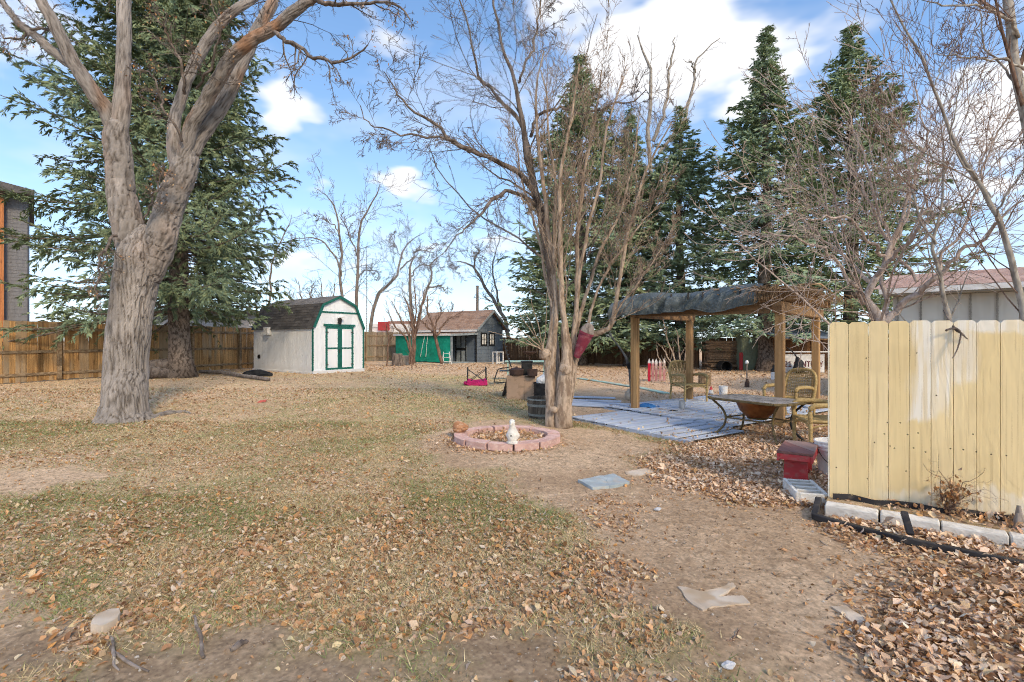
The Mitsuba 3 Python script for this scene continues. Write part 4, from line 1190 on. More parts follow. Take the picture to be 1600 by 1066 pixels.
    for q, (xa, xb) in enumerate(((.53, 1.185), (1.195, 1.85))):
        d = add('door', MB(fr).box(((xa + xb) / 2, -.015, 1.21), (xb - xa, .026, 1.76)), 'm_shed_front', t)
        for xc in (xa + .045, xb - .045):
            add('stile', MB(fr).box((xc, -.040, 1.21), (.088, .024, 1.76)), 'm_green_trim', d)
        for zc in (.375, 1.21, 2.045):
            add('crossbar', MB(fr).box(((xa + xb) / 2, -.037, zc), (xb - xa - .178, .024, .09 if zc != 1.21 else .06)), 'm_green_trim', d)
        for zc in (.55, 1.85):
            add('hinge', MB(fr).box((xa + .07 if q == 0 else xb - .07, -.054, zc), (.13, .006, .035)), 'm_iron_dark', d)
    add('door_handle', MB(fr).box((1.145, -.065, 1.10), (.03, .03, .16), .006), 'm_iron_dark', t)
    add('door_header', MB(fr).box((1.19, -.045, 2.14), (1.48, .05, .085)), 'm_green_trim', t)
    mat('m_black', mottled((.012, .012, .013), (.03, .03, .03), 12), .5)
    mat('m_white_paint', mottled((.80, .80, .79), (.70, .69, .67), 9, (.45, .40, .34), 14, .25), .5)
    lt = thing('wall_lantern', 'black lantern light mounted above the shed doors', 'lantern')
    lf = Fr(fr(A(1.14, -.04, 2.30)), math.atan2(u[1], u[0]))
    add('body', MB(lf).lathe([(.001, -.12), (.05, -.11), (.075, .06), (.07, .10), (.001, .16)], (0, -.09, 0), 10), 'm_black', lt)
    add('arm', MB(lf).box((0, -.02, .02), (.07, .08, .22)), 'm_black', lt)
    add('hood', MB(lf).box((.04, -.12, .15), (.24, .18, .02), 0, rz(.3)), 'm_white_paint', lt)
    vb = thing('vent_box', 'small white vent box high on the side wall of the white shed', 'box')
    add('housing', MB(fr).box((-.09, 3.25, 1.93), (.16, .36, .30), .02), 'm_white_paint', vb)
    add('lip', MB(fr).box((-.10, 3.25, 1.77), (.19, .38, .02)), 'm_white_paint', vb)
    ph = thing('dryer_vent', 'round black vent hole low on the side wall of the white shed', 'vent')
    add('collar', MB(fr).lathe([(.05, 0), (.085, 0), (.085, .05), (.05, .05), (.05, 0)], (-.001, 4.05, .82), 16, axis=np.array([[0, 0, -1.0], [0, 1, 0], [1, 0, 0]])), 'm_black', ph)
    add('cap', MB(fr).box((-.02, 4.05, .82), (.02, .09, .09), 0), 'm_black', ph)

    # ---- blue cabin with the green tarp
    a = math.radians(35)
    fh = Fr((-2.19, 31.5, 0), math.atan2(math.cos(a), math.sin(a)))
    W, L, ze, zr = 2.75, 5.1, 2.42, 3.45
    t = thing('cabin', 'small blue grey cabin with brown shingle roof and two shuttered windows', 'cabin')
    mat('m_blue_wall', wallfn((.165, .205, .26), (.12, .145, .18), (.574, .819), (-2.19, 31.5), .14, .4), .75)
    mat('m_trim_grey', mottled((.33, .37, .40), (.22, .26, .29), 6), .7)
    mat('m_shingle_brown', shinglefn((.29, .18, .13), (.41, .28, .21), (.36, .27, .22), (-.819, .574), .35), .9)
    g0 = .05
    nb = 15
    for q in range(nb):
        za, zb = g0 + (zr - g0) * q / nb, g0 + (zr - g0) * (q + 1) / nb - .012
        f = lambda z: 0 if z <= ze else (z - ze) / (zr - ze) * W / 2
        poly = [(f(za), za), (W - f(za), za), (W - f(zb), zb), (f(zb), zb)]
        if za < ze < zb:
            poly = [(0, za), (W, za), (W, ze), (W - f(zb), zb), (f(zb), zb), (0, ze)]
        add('gable_plank', MB(fh).prism(poly, (0, 0, 0), (1, 0, 0), (0, 0, 1), (0, .03, 0)), 'm_blue_wall', t)
    for q in range(10):
        za, zb = g0 + (ze - g0) * q / 10, g0 + (ze - g0) * (q + 1) / 10 - .012
        add('side_plank', MB(fh).box((.015, L / 2 + .02, (za + zb) / 2), (.03, L - .04, zb - za)), 'm_blue_wall', t)
    add('core', MB(fh).prism([(.031, g0), (W - .002, g0), (W - .002, ze - .02), (W / 2, zr - .03), (.031, ze - .02)], (0, .031, 0), (1, 0, 0), (0, 0, 1), (0, L - .05, 0)), 'm_blue_wall', t)
    dv = lambda v: fh(A(*v)) - fh(A(0, 0, 0))
    sl = (zr - ze) / (W / 2)
    ov = .32
    shingles(fh(A(-ov, -.35, ze - sl * ov + .03)), dv((0, L + .6, 0)), dv((W / 2 + ov, 0, sl * (W / 2 + ov))), 11, 'm_shingle_brown', t)
    shingles(fh(A(W + ov, -.35, ze - sl * ov + .03)), dv((0, L + .6, 0)), dv((-W / 2 - ov, 0, sl * (W / 2 + ov))), 11, 'm_shingle_brown', t)
    for sx in (0, 1):
        xa = -ov if sx == 0 else W + ov
        add('rake_board', MB(fh).bar((xa, -.33, ze - sl * ov - .04), (W / 2, -.33, zr - .04), .04, .14), 'm_trim_grey', t)
    add('fascia', MB(fh).bar((-ov, -.30, ze - sl * ov - .04), (-ov, L + .25, ze - sl * ov - .04), .03, .13), 'm_white_paint', t)
    for xc in (.72, 1.52):
        w = add('window', MB(fh).box((xc, -.01, 1.62), (.46, .02, .70)), 'm_white_paint', t)
        for (cx, cz, sx, sz) in ((xc, 1.99, .60, .09), (xc, 1.25, .60, .10), (xc - .26, 1.62, .08, .652), (xc + .26, 1.62, .08, .652), (xc, 1.62, .05, .652)):
            add('frame', MB(fh).box((cx, -.035, cz), (sx, .04, sz)), 'm_black', w)
        for dx in (-.115, .115):
            add('glazing_bar', MB(fh).box((xc + dx, -.028, 1.62), (.155, .015, .03)), 'm_black', w)
    add('downspout', MB(fh).box((-.05, -.02, 1.15), (.07, .06, 2.2)), 'm_black', t)
    # porch roof
    o2 = 2.35
    zl = 1.92
    zt = ze - sl * ov - .16
    shingles(fh(A(-o2 - .15, -.15, zl)), dv((0, 4.85, 0)), dv((o2 + .12, 0, zt - zl)), 8, 'm_shingle_brown', t, 'porch_shingles')
    add('porch_fascia', MB(fh).bar((-o2 - .15, -.13, zl - .05), (-o2 - .15, 4.68, zl - .05), .03, .12), 'm_white_paint', t)
    add('porch_rake', MB(fh).bar((-o2 - .15, -.13, zl - .06), (-.02, -.13, zt - .06), .035, .14), 'm_trim_grey', t)
    for yy in (.0, 2.3, 4.55):
        add('porch_post', MB(fh).box((-o2 + .05, yy, .95), (.11, .11, 1.86)), 'm_trim_grey', t)
    d = add('door', MB(fh).box((-.02, 1.2, 1.02), (.04, .86, 1.86)), 'm_trim_grey', t)
    for (yc, zc, sy, sz) in ((.79, 1.02, .07, 1.9), (1.61, 1.02, .07, 1.9), (1.2, 1.94, .76, .08), (1.2, .12, .76, .14), (1.2, 1.0, .76, .16), (1.2, 1.52, .06, .76), (1.2, .55, .06, .70)):
        add('bar', MB(fh).box((-.055, yc, zc), (.03, sy, sz)), 'm_black', d)
    add('porch_floor', MB(fh).box((-o2 / 2, 2.3, .16), (o2 - .1, 4.6, .10)), 'm_trim_grey', t)
    # tarp
    mat('m_green_tarp', mottled((.008, .31, .215), (.006, .235, .16), 2.5, (.03, .40, .29), 9, .5), .45)
    rng = np.random.default_rng(4)
    nu, nv = 46, 18
    uu, vv = np.meshgrid(np.linspace(.02, 4.60, nu), np.linspace(0, 1, nv))
    fold = .05 * (meshkit.fbm(np.stack([uu * 2.2, vv * 1.2, uu * 0], -1), 3, 5) - .5) + .02 * np.sin(uu * 7 + vv * 2)
    zb = .24 + .05 * meshkit.noise(np.stack([uu * 3, uu * 0, uu * 0], -1), 2)
    pts = np.stack([-o2 - .03 + fold * (.3 + vv), uu, 1.84 * (1 - vv) + zb * vv], -1).reshape(-1, 3)
    i, j = np.meshgrid(np.arange(nv - 1), np.arange(nu - 1), indexing='ij')
    aa = (i * nu + j).ravel()
    ff = np.vstack([np.stack([aa, aa + 1, aa + nu + 1], 1), np.stack([aa, aa + nu + 1, aa + nu], 1)])
    tk = thing('tarp', 'bright green tarp hung as a wall under the porch roof of the cabin', 'tarp')
    add('sheet', (fh(pts), ff), 'm_green_tarp', tk, smooth=True)
    for (ya, yb) in ((2.0, 2.35), (1.75, 1.9), (3.3, 3.1)):
        add('strap', MB(fh).tube([(-o2 - .09, ya, 1.78), (-o2 - .10, (ya + yb) / 2, 1.2), (-o2 - .09, yb, .55)], .015, 5), 'm_white_paint', tk)

    # ---- house beyond the left fence
    mat('m_siding_dark', wallfn((.21, .21, .225), (.15, .15, .165), (.6, .8), (0, 0), 3, .3), .8)
    mat('m_orange_wood', woodfn((.50, .20, .075), (.36, .13, .05), EX, EY, EZ, (0, 0, 0), .4, .2), .7)
    mat('m_siding_pale', mottled((.45, .43, .42), (.38, .36, .36), 3), .8)
    mat('m_roof_grey', mottled((.10, .095, .095), (.14, .13, .13), 5), .9)
    mat('m_pane', mottled((.03, .035, .045), (.05, .055, .06), 2), .12, .5)
    t = thing('neighbour_house', 'dark grey sided house with orange timber trim at the far left edge', 'house')
    hx, hy = -24.6, 26.0
    fH = Fr((hx, hy, 0), math.radians(43))
    for q in range(47):
        z = .2 + q * .18
        add('siding_board', MB(fH).prism([(-9, 0), (0.0, 0), (0.0, .175), (-9, .175)], (0, 0, z), (1, 0, 0), (0, .10, 1), (0, .05, 0)), 'm_siding_dark', t)
    add('wall', MB(fH).box((-4.5, 4.1, 4.3), (8.96, 8, 8.6)), 'm_siding_dark', t)
    add('side_wall', MB(fH).box((0.0, 4.2, 4.3), (.06, 7.7, 8.6)), 'm_siding_dark', t)
    for xa in (-.95, -1.3):
        add('timber_post', MB(fH).box((xa, -.32, 5.0), (.22, .24, 7.2)), 'm_orange_wood', t)
    add('balcony_rail', MB(fH).box((-4.3, -.55, 5.35), (6.0, .08, .12)).box((-4.3, -.55, 4.6), (6.0, .06, .08)), 'm_orange_wood', t)
    w = add('window', MB(fH).box((-3.3, -.04, 5.2), (1.6, .05, 1.5)), 'm_pane', t)
    for (cx, cz, sx, sz) in ((-3.3, 5.98, 1.76, .1), (-3.3, 4.42, 1.76, .1), (-4.13, 5.2, .1, 1.46), (-2.47, 5.2, .1, 1.46), (-3.3, 5.2, .06, 1.46)):
        add('frame', MB(fH).box((cx, -.06, cz), (sx, .06, sz)), 'm_siding_pale', w)
    add('roof', MB(fH).prism([(-9.6, 8.75), (.25, 8.75), (.25, 9.0), (-9.6, 10.6)], (0, -1.0, 0), (1, 0, 0), (0, 0, 1), (0, 9.5, 0)), 'm_roof_grey', t)
    t = thing('neighbour_house', 'pale grey sided low house glimpsed over the brown fence behind the forked tree', 'house')
    fP = Fr((-23.0, 29.5, 0), math.radians(4))
    for q in range(17):
        add('siding_board', MB(fP).prism([(0, 0), (12, 0), (12, .176), (0, .176)], (0, 0, .1 + q * .18), (1, 0, 0), (0, .10, 1), (0, .05, 0)), 'm_siding_pale', t)
    add('wall', MB(fP).box((6, 3.1, 1.6), (12, 6, 3.0)), 'm_siding_pale', t)
    add('roof', MB(fP).prism([(-.5, 3.1), (12.5, 3.1), (12.5, 3.25), (-.5, 3.25)], (0, -.5, 0), (1, 0, 0), (0, 0, 1), (0, 7.2, 0)), 'm_roof_grey', t)
    for xc in (3.2, 8.4):
        w = add('window', MB(fP).box((xc, -.03, 1.9), (1.3, .05, 1.0)), 'm_pane', t)
        add('frame', MB(fP).box((xc, -.05, 2.44), (1.5, .06, .1)).box((xc, -.05, 1.36), (1.5, .06, .1)), 'm_white_paint', w)

    # ---- shop and pole far beyond
    mat('m_shop_white', mottled((.72, .70, .68), (.62, .60, .58), 1), .7)
    mat('m_shop_red', mottled((.42, .045, .05), (.34, .04, .045), 1), .6)
    mat('m_shop_roof', mottled((.30, .17, .13), (.24, .14, .11), 1), .9)
    t = thing('shop_building', 'low white and red shop far beyond the weathered fence', 'building')
    y = 72.0
    x0, x1 = (578 - 800) / 800 * y, (690 - 800) / 800 * y
    add('wall', MB().box(((x0 + x1) / 2, y + 4, 1.7), (x1 - x0, 8, 3.3)), 'm_shop_white', t)
    add('parapet', MB().box(((x0 + x1) / 2, y + 4, 3.65), (x1 - x0 + .3, 8.3, .5)), 'm_shop_white', t)
    add('awning', MB().prism([(0, 0), (.9, -.5), (.9, -.6), (0, -.2)], (x0, y, 2.6), (0, -1, 0), (0, 0, 1), (x1 - x0, 0, 0)), 'm_shop_red', t)
    for q in range(7):
        w = add('window', MB().box((x0 + 1.1 + q * 1.35, y - .03, 1.2), (1.0, .05, 1.3)), 'm_pane', t)
        add('frame', MB().box((x0 + 1.1 + q * 1.35, y - .05, 1.9), (1.1, .08, .1)), 'm_shop_red', w)
    add('sign_panel', MB().box((x0 + 2.0, y - .2, 3.6), (1.6, .2, 1.2)), 'm_shop_red', t)
    add('roof', MB().box(((x0 + x1) / 2 - .6, y + 5, 4.15), (5, 5, .5)), 'm_shop_roof', t)
    t = thing('delivery_truck', 'white box truck seen over the weathered fence', 'truck')
    tx, ty = (640 - 800) / 800 * 60, 60.0
    add('cargo_box', MB().box((tx + 1.0, ty, 2.2), (5.6, 2.3, 2.3), .03), 'm_shop_white', t)
    add('cab', MB().prism([(0, .5), (1.9, .5), (1.9, 2.5), (.7, 2.5), (0, 1.5)], (tx - 4.0, ty - 1.1, 0), (1, 0, 0), (0, 0, 1), (0, 2.2, 0)), 'm_shop_red', t)
    for dx in (-3.1, 2.4):
        add('wheel', MB().lathe([(.001, -.12), (.42, -.12), (.42, .12), (.001, .12)], (tx + dx, ty - 1.0, .45), 16, axis=np.array([[1, 0, 0], [0, 0, -1.0], [0, 1, 0]])), 'm_black', t)
    mat('m_pole', woodfn((.24, .19, .15), (.15, .12, .1), EX, EY, EZ, (0, 0, 0), .3, .2), .9)
    t = thing('utility_pole', 'thick grey utility pole standing behind the cabin roof', 'utility pole')
    P = at(746, 448, 60)
    add('shaft', MB().tube([(P[0], 60, 0), (P[0], 60, P[2])], [.19, .16], 10), 'm_pole', t)
    add('cap', MB().lathe([(.17, 0), (.19, .02), (.19, .10), (.001, .12)], P, 10), 'm_pole', t)
    t = thing('utility_pole', 'slim dark pole rising left of the cabin roof', 'utility pole')
    P = at(668, 462, 70)
    add('shaft', MB().tube([(P[0], 70, 0), (P[0], 70, P[2])], [.11, .09], 8), 'm_pole', t)
    add('crossarm', MB().box((P[0], 69.85, P[2] - .6), (1.6, .10, .12)), 'm_pole', t)
    t = thing('lattice_mast', 'very thin antenna mast between the two tall bare trees', 'mast')
    P = at(573, 385, 62)
    add('shaft', MB().tube([(P[0], 62, 0), (P[0], 62, P[2])], [.07, .035], 6), 'm_pole', t)
    for q in range(4):
        add('ring', MB().lathe([(.10, 0), (.13, 0), (.13, .06), (.10, .06), (.10, 0)], (P[0], 62, 4 + q * 2.2), 10), 'm_pole', t)

    # ---- garage on the right
    e0, e1 = A(8.45, 11.5), A(10.6, 9.55)
    d = (e1 - e0) / np.linalg.norm(e1 - e0)
    fg = Fr((*e0, 0), math.atan2(d[1], d[0]))          # x along the eave, -y towards the yard
    mat('m_cream', wallfn((.70, .68, .62), (.56, .53, .47), d, tuple(e0), .6, .35), .75)
    mat('m_shingle_red', shinglefn((.38, .245, .205), (.50, .36, .31), (.44, .34, .30), tuple(d), .32), .9)
    mat('m_batten', mottled((.33, .31, .27), (.26, .24, .21), 8), .8)
    t = thing('garage', 'cream board-and-batten garage with reddish shingle roof behind the thicket', 'garage')
    GL = 7.0
    add('wall', MB(fg).box((GL / 2, 3.3, 1.25), (GL - .1, 5.9, 2.5)), 'm_cream', t)
    for q in range(17):
        add('panel', MB(fg).box((.35 + .41 * q, .33, 2.18), (.385, .03, .66)), 'm_cream', t)
        add('batten', MB(fg).box((.145 + .41 * q, .31, 2.18), (.035, .05, .68)), 'm_batten', t)
    add('sill_board', MB(fg).box((GL / 2, .30, 1.81), (GL - .1, .06, .07)), 'm_cream', t)
    for q in range(5):
        w = add('window', MB(fg).box((.75 + 1.25 * q, .335, 1.36), (1.12, .03, .80)), 'm_pane', t)
        add('frame', MB(fg).box((.13 + 1.25 * q, .31, 1.36), (.10, .06, .80)), 'm_white_paint', w)
    add('soffit', MB(fg).box((GL / 2, .1, 2.53), (GL + .2, .5, .03)), 'm_batten', t)
    add('gutter', MB(fg).box((GL / 2, -.16, 2.60), (GL + .3, .07, .11)), 'm_white_paint', t)
    dv = lambda v: fg(A(*v)) - fg(A(0, 0, 0))
    shingles(fg(A(-.25, -.17, 2.66)), dv((GL + .5, 0, 0)), dv((0, 3.4, .62)), 14, 'm_shingle_red', t)
    shingles(fg(A(-.25, 6.6, 2.66)), dv((GL + .5, 0, 0)), dv((0, -3.4, .62)), 14, 'm_shingle_red', t)
    add('gable', MB(fg).prism([(.3, 2.5), (6.2, 2.5), (3.2, 3.2)], (.06, 0, 0), (0, 1, 0), (0, 0, 1), (GL - .2, 0, 0)), 'm_cream', t)

    # ---- shelter, cabinet and stacked logs below the spruces
    mat('m_metal_roof', mottled((.30, .35, .43), (.24, .28, .35), 2), .45)
    mat('m_sage', wallfn((.20, .235, .165), (.16, .19, .135), EX, (0, 0), .3, .4), .75)
    mat('m_timber', woodfn((.33, .20, .105), (.19, .105, .05), EX, EY, EZ, (0, 0, 0), .15, .3), .85)
    t = thing('open_shelter', 'low open shelter with a blue grey metal roof behind the pergola posts', 'shelter')
    y = 23.2
    xa, xb = (1207 - 800) / 800 * y, (1312 - 800) / 800 * y
    for q in range(9):
        xc = xa + (xb - xa) * (q + .5) / 9
        add('roof_panel', MB().prism([(0, 1.62), (2.6, 2.10), (2.6, 2.12), (0, 1.64)], (xc - (xb - xa) / 18 + .006, y - .5, 0), (0, 1, 0), (0, 0, 1), ((xb - xa) / 9 - .012, 0, 0)), 'm_metal_roof', t)
    add('roof_deck', MB().prism([(0, 1.56), (2.6, 2.04), (2.6, 2.08), (0, 1.60)], (xa, y - .48, 0), (0, 1, 0), (0, 0, 1), (xb - xa, 0, 0)), 'm_timber', t)
    for xc in (xa + .08, xb - .08):
        for yy in (y - .3, y + 1.9):
            add('post', MB().box((xc, yy, .85 + (.2 if yy > y else 0)), (.1, .1, 1.5 + (.4 if yy > y else 0))), 'm_timber', t)
    for q in range(16):
        add('back_board', MB().box((xa + .1 + (xb - xa - .2) * (q + .5) / 16, y + 1.98, .95), ((xb - xa) / 16 - .01, .03, 1.8)), 'm_fence_back', t)
    add('rail', MB().box(((xa + xb) / 2, y - .28, 1.02), (xb - xa, .05, .05)), 'm_white_paint', t)
    # sign
    mat('m_sign_white', mottled((.70, .69, .67), (.58, .56, .53), 3, (.40, .36, .31), 8, .3), .5)
    mat('m_sign_text', mottled((.09, .03, .04), (.13, .05, .055), 6), .6)
    t = thing('realty_sign', 'long white sign board with dark lettering leaning under the open shelter', 'sign')
    y = 22.4
    a0, a1 = at(1222, 555, y), at(1288, 582, y)
    add('panel', MB().box(((a0[0] + a1[0]) / 2, y, (a0[2] + a1[2]) / 2), (a1[0] - a0[0], .03, a0[2] - a1[2]), .004), 'm_sign_white', t)
    tm = meshkit.text_mesh("21 CENTURY", .235, .008, True)
    v = np.array(tm.vertices)
    v[:, 0] *= (a1[0] - a0[0] - .12) / v[:, 0].max()
    pv = np.stack([v[:, 0] + a0[0] + .06, y - .018 - v[:, 2], v[:, 1] + a1[2] + .25], 1)
    add('lettering', (pv, np.array(tm.faces)), 'm_sign_text', t)
    add('rim', MB().box(((a0[0] + a1[0]) / 2, y - .01, a0[2] + .012), (a1[0] - a0[0], .05, .03)), 'm_white_paint', t)
    bk = thing('rubbish_bag', 'black bag slumped in front of the white sign', 'bag')
    c = at(1247, 572, 22.0)
    add('sack', (blob([[(0, 0, -.1, .2), (.05, 0, .12, .17), (-.03, 0, .32, .08)], [(0, 0, -.12, .2), (.22, .05, -.15, .13)]], .06, 6)[0] + c, blob([[(0, 0, -.1, .2), (.05, 0, .12, .17), (-.03, 0, .32, .08)], [(0, 0, -.12, .2), (.22, .05, -.15, .13)]], .06, 6)[1]), 'm_black', bk, smooth=True)
    add('neck', MB().tube([c + A(-.03, 0, .34), c + A(-.25, -.02, .62), c + A(-.5, -.02, .8)], [.03, .025, .02], 6), 'm_black', bk)
    # cabinet
    t = thing('garden_cabinet', 'tall sage green cabinet with a plain door beside a spruce trunk', 'cabinet')
    y = 25.0
    c0 = at(1159, 527, y)
    c1 = at(1193, 578, y)
    h = c0[2] - float(G(c0[0], y))
    add('carcass', MB().box(((c0[0] + c1[0]) / 2, y + .35, c0[2] - h / 2), (c1[0] - c0[0], .7, h), .01), 'm_sage', t)
    d = add('door', MB().box((c0[0] + .36, y - .015, c0[2] - h / 2), (.62, .03, h - .08), .005), 'm_sage', t)
    add('door_rail', MB().box((c0[0] + .36, y - .035, c0[2] - h * .48), (.5, .015, .03)), 'm_sage', d)
    add('jamb', MB().box((c1[0] - .16, y - .02, c0[2] - h / 2), (.20, .04, h - .05), .005), 'm_sage', t)
    add('lid', MB().box(((c0[0] + c1[0]) / 2, y + .33, c0[2] + .02), (c1[0] - c0[0] + .12, .85, .04)), 'm_sage', t)
    # stacked planks
    mat('m_log', woodfn((.33, .22, .14), (.17, .105, .065), EZ, EY, EX, (0, 0, 0), .14, .7), .9)
    rng = np.random.default_rng(9)
    t = thing('plank_stack', 'tall weathered stack of old planks beside the sage green cabinet', 'stack')
    x0, x1 = (1099 - 800) / 800 * 26, (1157 - 800) / 800 * 26
    z = float(G(x0, 26))
    while z < float(G(x0, 26)) + 1.42:
        hh = rng.uniform(.07, .15)
        a_, b_ = x0 + rng.uniform(-.1, .25), x1 + rng.uniform(-.3, .05)
        add('plank', MB().box(((a_ + b_) / 2, 25.8 + rng.uniform(-.06, .06), z + hh / 2), (b_ - a_, .5, hh - .012), .012, rz(rng.normal(0, .01))), 'm_log', t)
        z += hh
    t = thing('red_board', 'narrow red board standing upright against the plank stack', 'board')
    p = at(1158, 578, 24.9)
    add('plank', MB().box((p[0], 24.9, p[2] + .42), (.17, .03, .84), .005), 'm_shop_red', t)
    add('cleat', MB().box((p[0], 24.87, p[2] + .7), (.17, .025, .06)), 'm_shop_red', t)
    t = thing('black_drum', 'round black drum lying open against the plank stack', 'drum')
    p = at(1131, 573, 25.1)
    ax = np.array([[1, 0, 0], [0, 0, -1.0], [0, 1, 0]])
    add('shell', MB().lathe([(.001, -.3), (.26, -.3), (.28, -.25), (.28, .28), (.26, .3), (.24, .28), (.24, -.2), (.001, -.2)], p, 20, axis=ax), 'm_black', t, smooth=30)
    add('rim', MB().lathe([(.25, .30), (.29, .30), (.29, .33), (.25, .33), (.25, .30)], p, 20, axis=ax), 'm_black', t)
# ---------------------------------------------------------------- things in the yard
UD, VD = A(.57, -.82, 0), A(.82, .57, 0)      # the deck's two directions


def build_pergola():
    mat('m_post', woodfn((.50, .31, .145), (.30, .165, .07), (.7, .7, 0), (.7, -.7, 0), EZ, (0, 0, 0), .6, .2, 5, wear=(.36, .22, .11)), .85)
    mat('m_beam', woodfn((.36, .23, .125), (.20, .115, .06), EZ, (.7, .7, 0), (.7, -.7, 0), (0, 0, 0), .4, .2, 5), .9)
    mat('m_brush', woodfn((.44, .30, .17), (.25, .15, .085), EZ, (.7, -.7, 0), (.7, .7, 0), (0, 0, 0), .05, .7, 10), .95)
    def tarpfn(p, n, uv):
        c = mix((.090, .112, .114), (.14, .165, .168), smoothstep(.3, .7, fbm(p.x * 4, p.y * 4, p.z * 6, 4)))
        cr = smoothstep(.03, .0, dr.abs(fbm(p.x * 6 + p.z * 5, p.y * 6, p.z * 7, 3) - .5)) + smoothstep(.02, .0, dr.abs(fbm(p.x * 11, p.y * 11 + p.z * 6, p.z * 4, 3) - .5))
        return mix(c, (.30, .33, .335), .45 * dr.minimum(cr, 1))
    mat('m_tarp', tarpfn, .42, .4)
    t = thing('pergola', 'four-post timber pergola over the painted deck with a sagging roof', 'pergola')
    FL, BL, FR_, BR = A(2.50, 10.4), A(4.16, 12.0), A(4.50, 8.6), A(6.23, 10.5)
    an = math.atan2(-.9, 1.0)
    for p in (FL, BL, FR_, BR):
        g = float(G(*p))
        add('post', MB().box((0, 0, (1.97 - g) / 2 - .05), (.135, .135, 1.97 - g + .1), .008, rz(an)), 'm_post', t, to_world=T().translate([float(p[0]), float(p[1]), g]))
    z = 1.97

    def beam(a, b, z0, h, w, e0=.25, e1=.25, m='m_beam', nm='beam'):
        d = (b - a) / np.linalg.norm(b - a)
        return add(nm, MB().bar(A(*(a - d * e0), z0 + h / 2), A(*(b + d * e1), z0 + h / 2), w, h, ch=.012), m, t)
    beam(FL, BL, z, .19, .09, .12, .2)
    beam(FR_, BR, z, .19, .15, .18, .34)
    fr = (FR_ - FL) / np.linalg.norm(FR_ - FL)
    bk = (BL - FL) / np.linalg.norm(BL - FL)
    for s in (0, .18, .36, .54, .72, .9, 1.0):
        a = FL + (BL - FL) * s
        b = FR_ + (BR - FR_) * s
        beam(a, b, z + .194, .14, .05, .2, .26, nm='rafter')
    for s in (.1, .3, .5, .7, .9):
        a = FL + (FR_ - FL) * s - bk * .25
        b = BL + (BR - BL) * s + bk * .25
        beam(a, b, z + .338, .04, .05, 0, 0, nm='batten')
    add('facing_beam', MB().bar(A(*(FL - fr * .05), z + .09), A(*(FR_ + fr * .05 - fr * .2), z + .09), .045, .17, ch=.006), 'm_beam', t)
    # brushwood on the right part of the roof
    rng = np.random.default_rng(3)
    for q in range(64):
        s = .66 + .44 * q / 64
        a = FL + (FR_ - FL) * s + bk * rng.uniform(-.42, -.1)
        b = BL + (BR - BL) * s + bk * rng.uniform(-.1, .35)
        a, b = a + fr * rng.normal(0, .12), b + fr * rng.normal(0, .12)
        zz = z + .36 + rng.uniform(0, .10)
        mid = (a + b) / 2
        add('brush_pole', MB().tube([(*a, zz - .03), (*mid, zz + .05 + rng.uniform(0, .05)), (*b, zz - .02 + rng.uniform(-.04, .05))], [.012, rng.uniform(.012, .026), .010], 6), 'm_brush', t)
    fringe = []
    for q in range(240):
        s = rng.uniform(.90, 1.06)
        a = FL + (FR_ - FL) * s - bk * rng.uniform(.30, .46)
        if rng.uniform() < .55:
            a = FR_ + (BR - FR_) * rng.uniform(-.15, 1.15) + fr * rng.uniform(.30, .5)
        zz = z + .36 + rng.uniform(0, .10)
        o = A(rng.normal(0, .12), rng.normal(0, .12), 0)
        fringe.append([(*a, zz), tuple(A(*a, zz) + o * .6 + A(0, 0, -.04)), tuple(A(*a, zz) + o + A(0, 0, -rng.uniform(.08, .26)))])
    kf = add('straw_fringe', tube_vf(np.array(fringe), np.tile([[.006, .005, .002]], (len(fringe), 1)), 4, cap=False), 'm_brush', t)
    labels[kf] = {'kind': 'stuff'}
    # the tarp, drawn over the left part of the roof and hanging over the front edge
    k = thing('roof_tarp', 'dark grey green tarpaulin sagging over the front of the pergola roof', 'tarp')
    nu, nv = 150, 70
    u, v = np.meshgrid(np.linspace(-.14, .93, nu), np.linspace(0, 1, nv))
    q = np.stack([u * 5, v * 3, u * 0], -1)
    wr = meshkit.fbm(q * 1.5, 4, 3) - .5
    wr2 = 1 - np.abs(meshkit.fbm(q * 2.2 + 5, 3, 9) - .5) * 5
    sw = v * 1.55                       # metres along the cloth from the back edge to the hem
    on_top = np.minimum(sw, 1.12)
    hang = np.maximum(sw - 1.12, 0)
    back = 1.0 - on_top                 # metres behind the front line
    sag = -.10 * np.abs(np.sin(u * 5.5 * np.pi)) * ss(1.1, .5, sw) * ss(-.1, .3, back)
    top = z + .43 + .03 * np.sin(u * 9) + sag + .05 * ss(.3, .62, u) - .10 * ss(0, -.14, u)
    scal = .385 + .03 * np.sin(u * 12) - .05 * ss(.42, .5, u) * ss(.62, .5, u) - .12 * ss(.88, .93, u)
    hz = top - hang / .43 * scal
    fold = 1 - np.abs(meshkit.fbm(np.stack([u * 12 + v * 3, v * 2.5 - u * 2, u * 0], -1), 3, 19) - .5) * 5
    outw = .11 + .09 * np.sin(np.clip(hang / .43, 0, 1) * 2.2) + .13 * wr + .075 * fold * ss(.0, .12, hang)
    base = FL[None, None] + (FR_ - FL)[None, None] * u[..., None]
    dn = A(fr[1], -fr[0])
    if np.dot(dn, bk) > 0:
        dn = -dn
    xy = base + bk * np.where(hang > 0, -.12, back - .12)[..., None] + dn * np.where(hang > 0, outw, .02 * wr)[..., None]
    zz = hz + .045 * wr
    pts = np.concatenate([xy, zz[..., None]], -1).reshape(-1, 3)
    i, j = np.meshgrid(np.arange(nv - 1), np.arange(nu - 1), indexing='ij')
    a = (i * nu + j).ravel()
    f = np.vstack([np.stack([a, a + 1, a + nu + 1], 1), np.stack([a, a + nu + 1, a + nu], 1)])
    add('sheet', (pts, f), 'm_tarp', k, smooth=True)
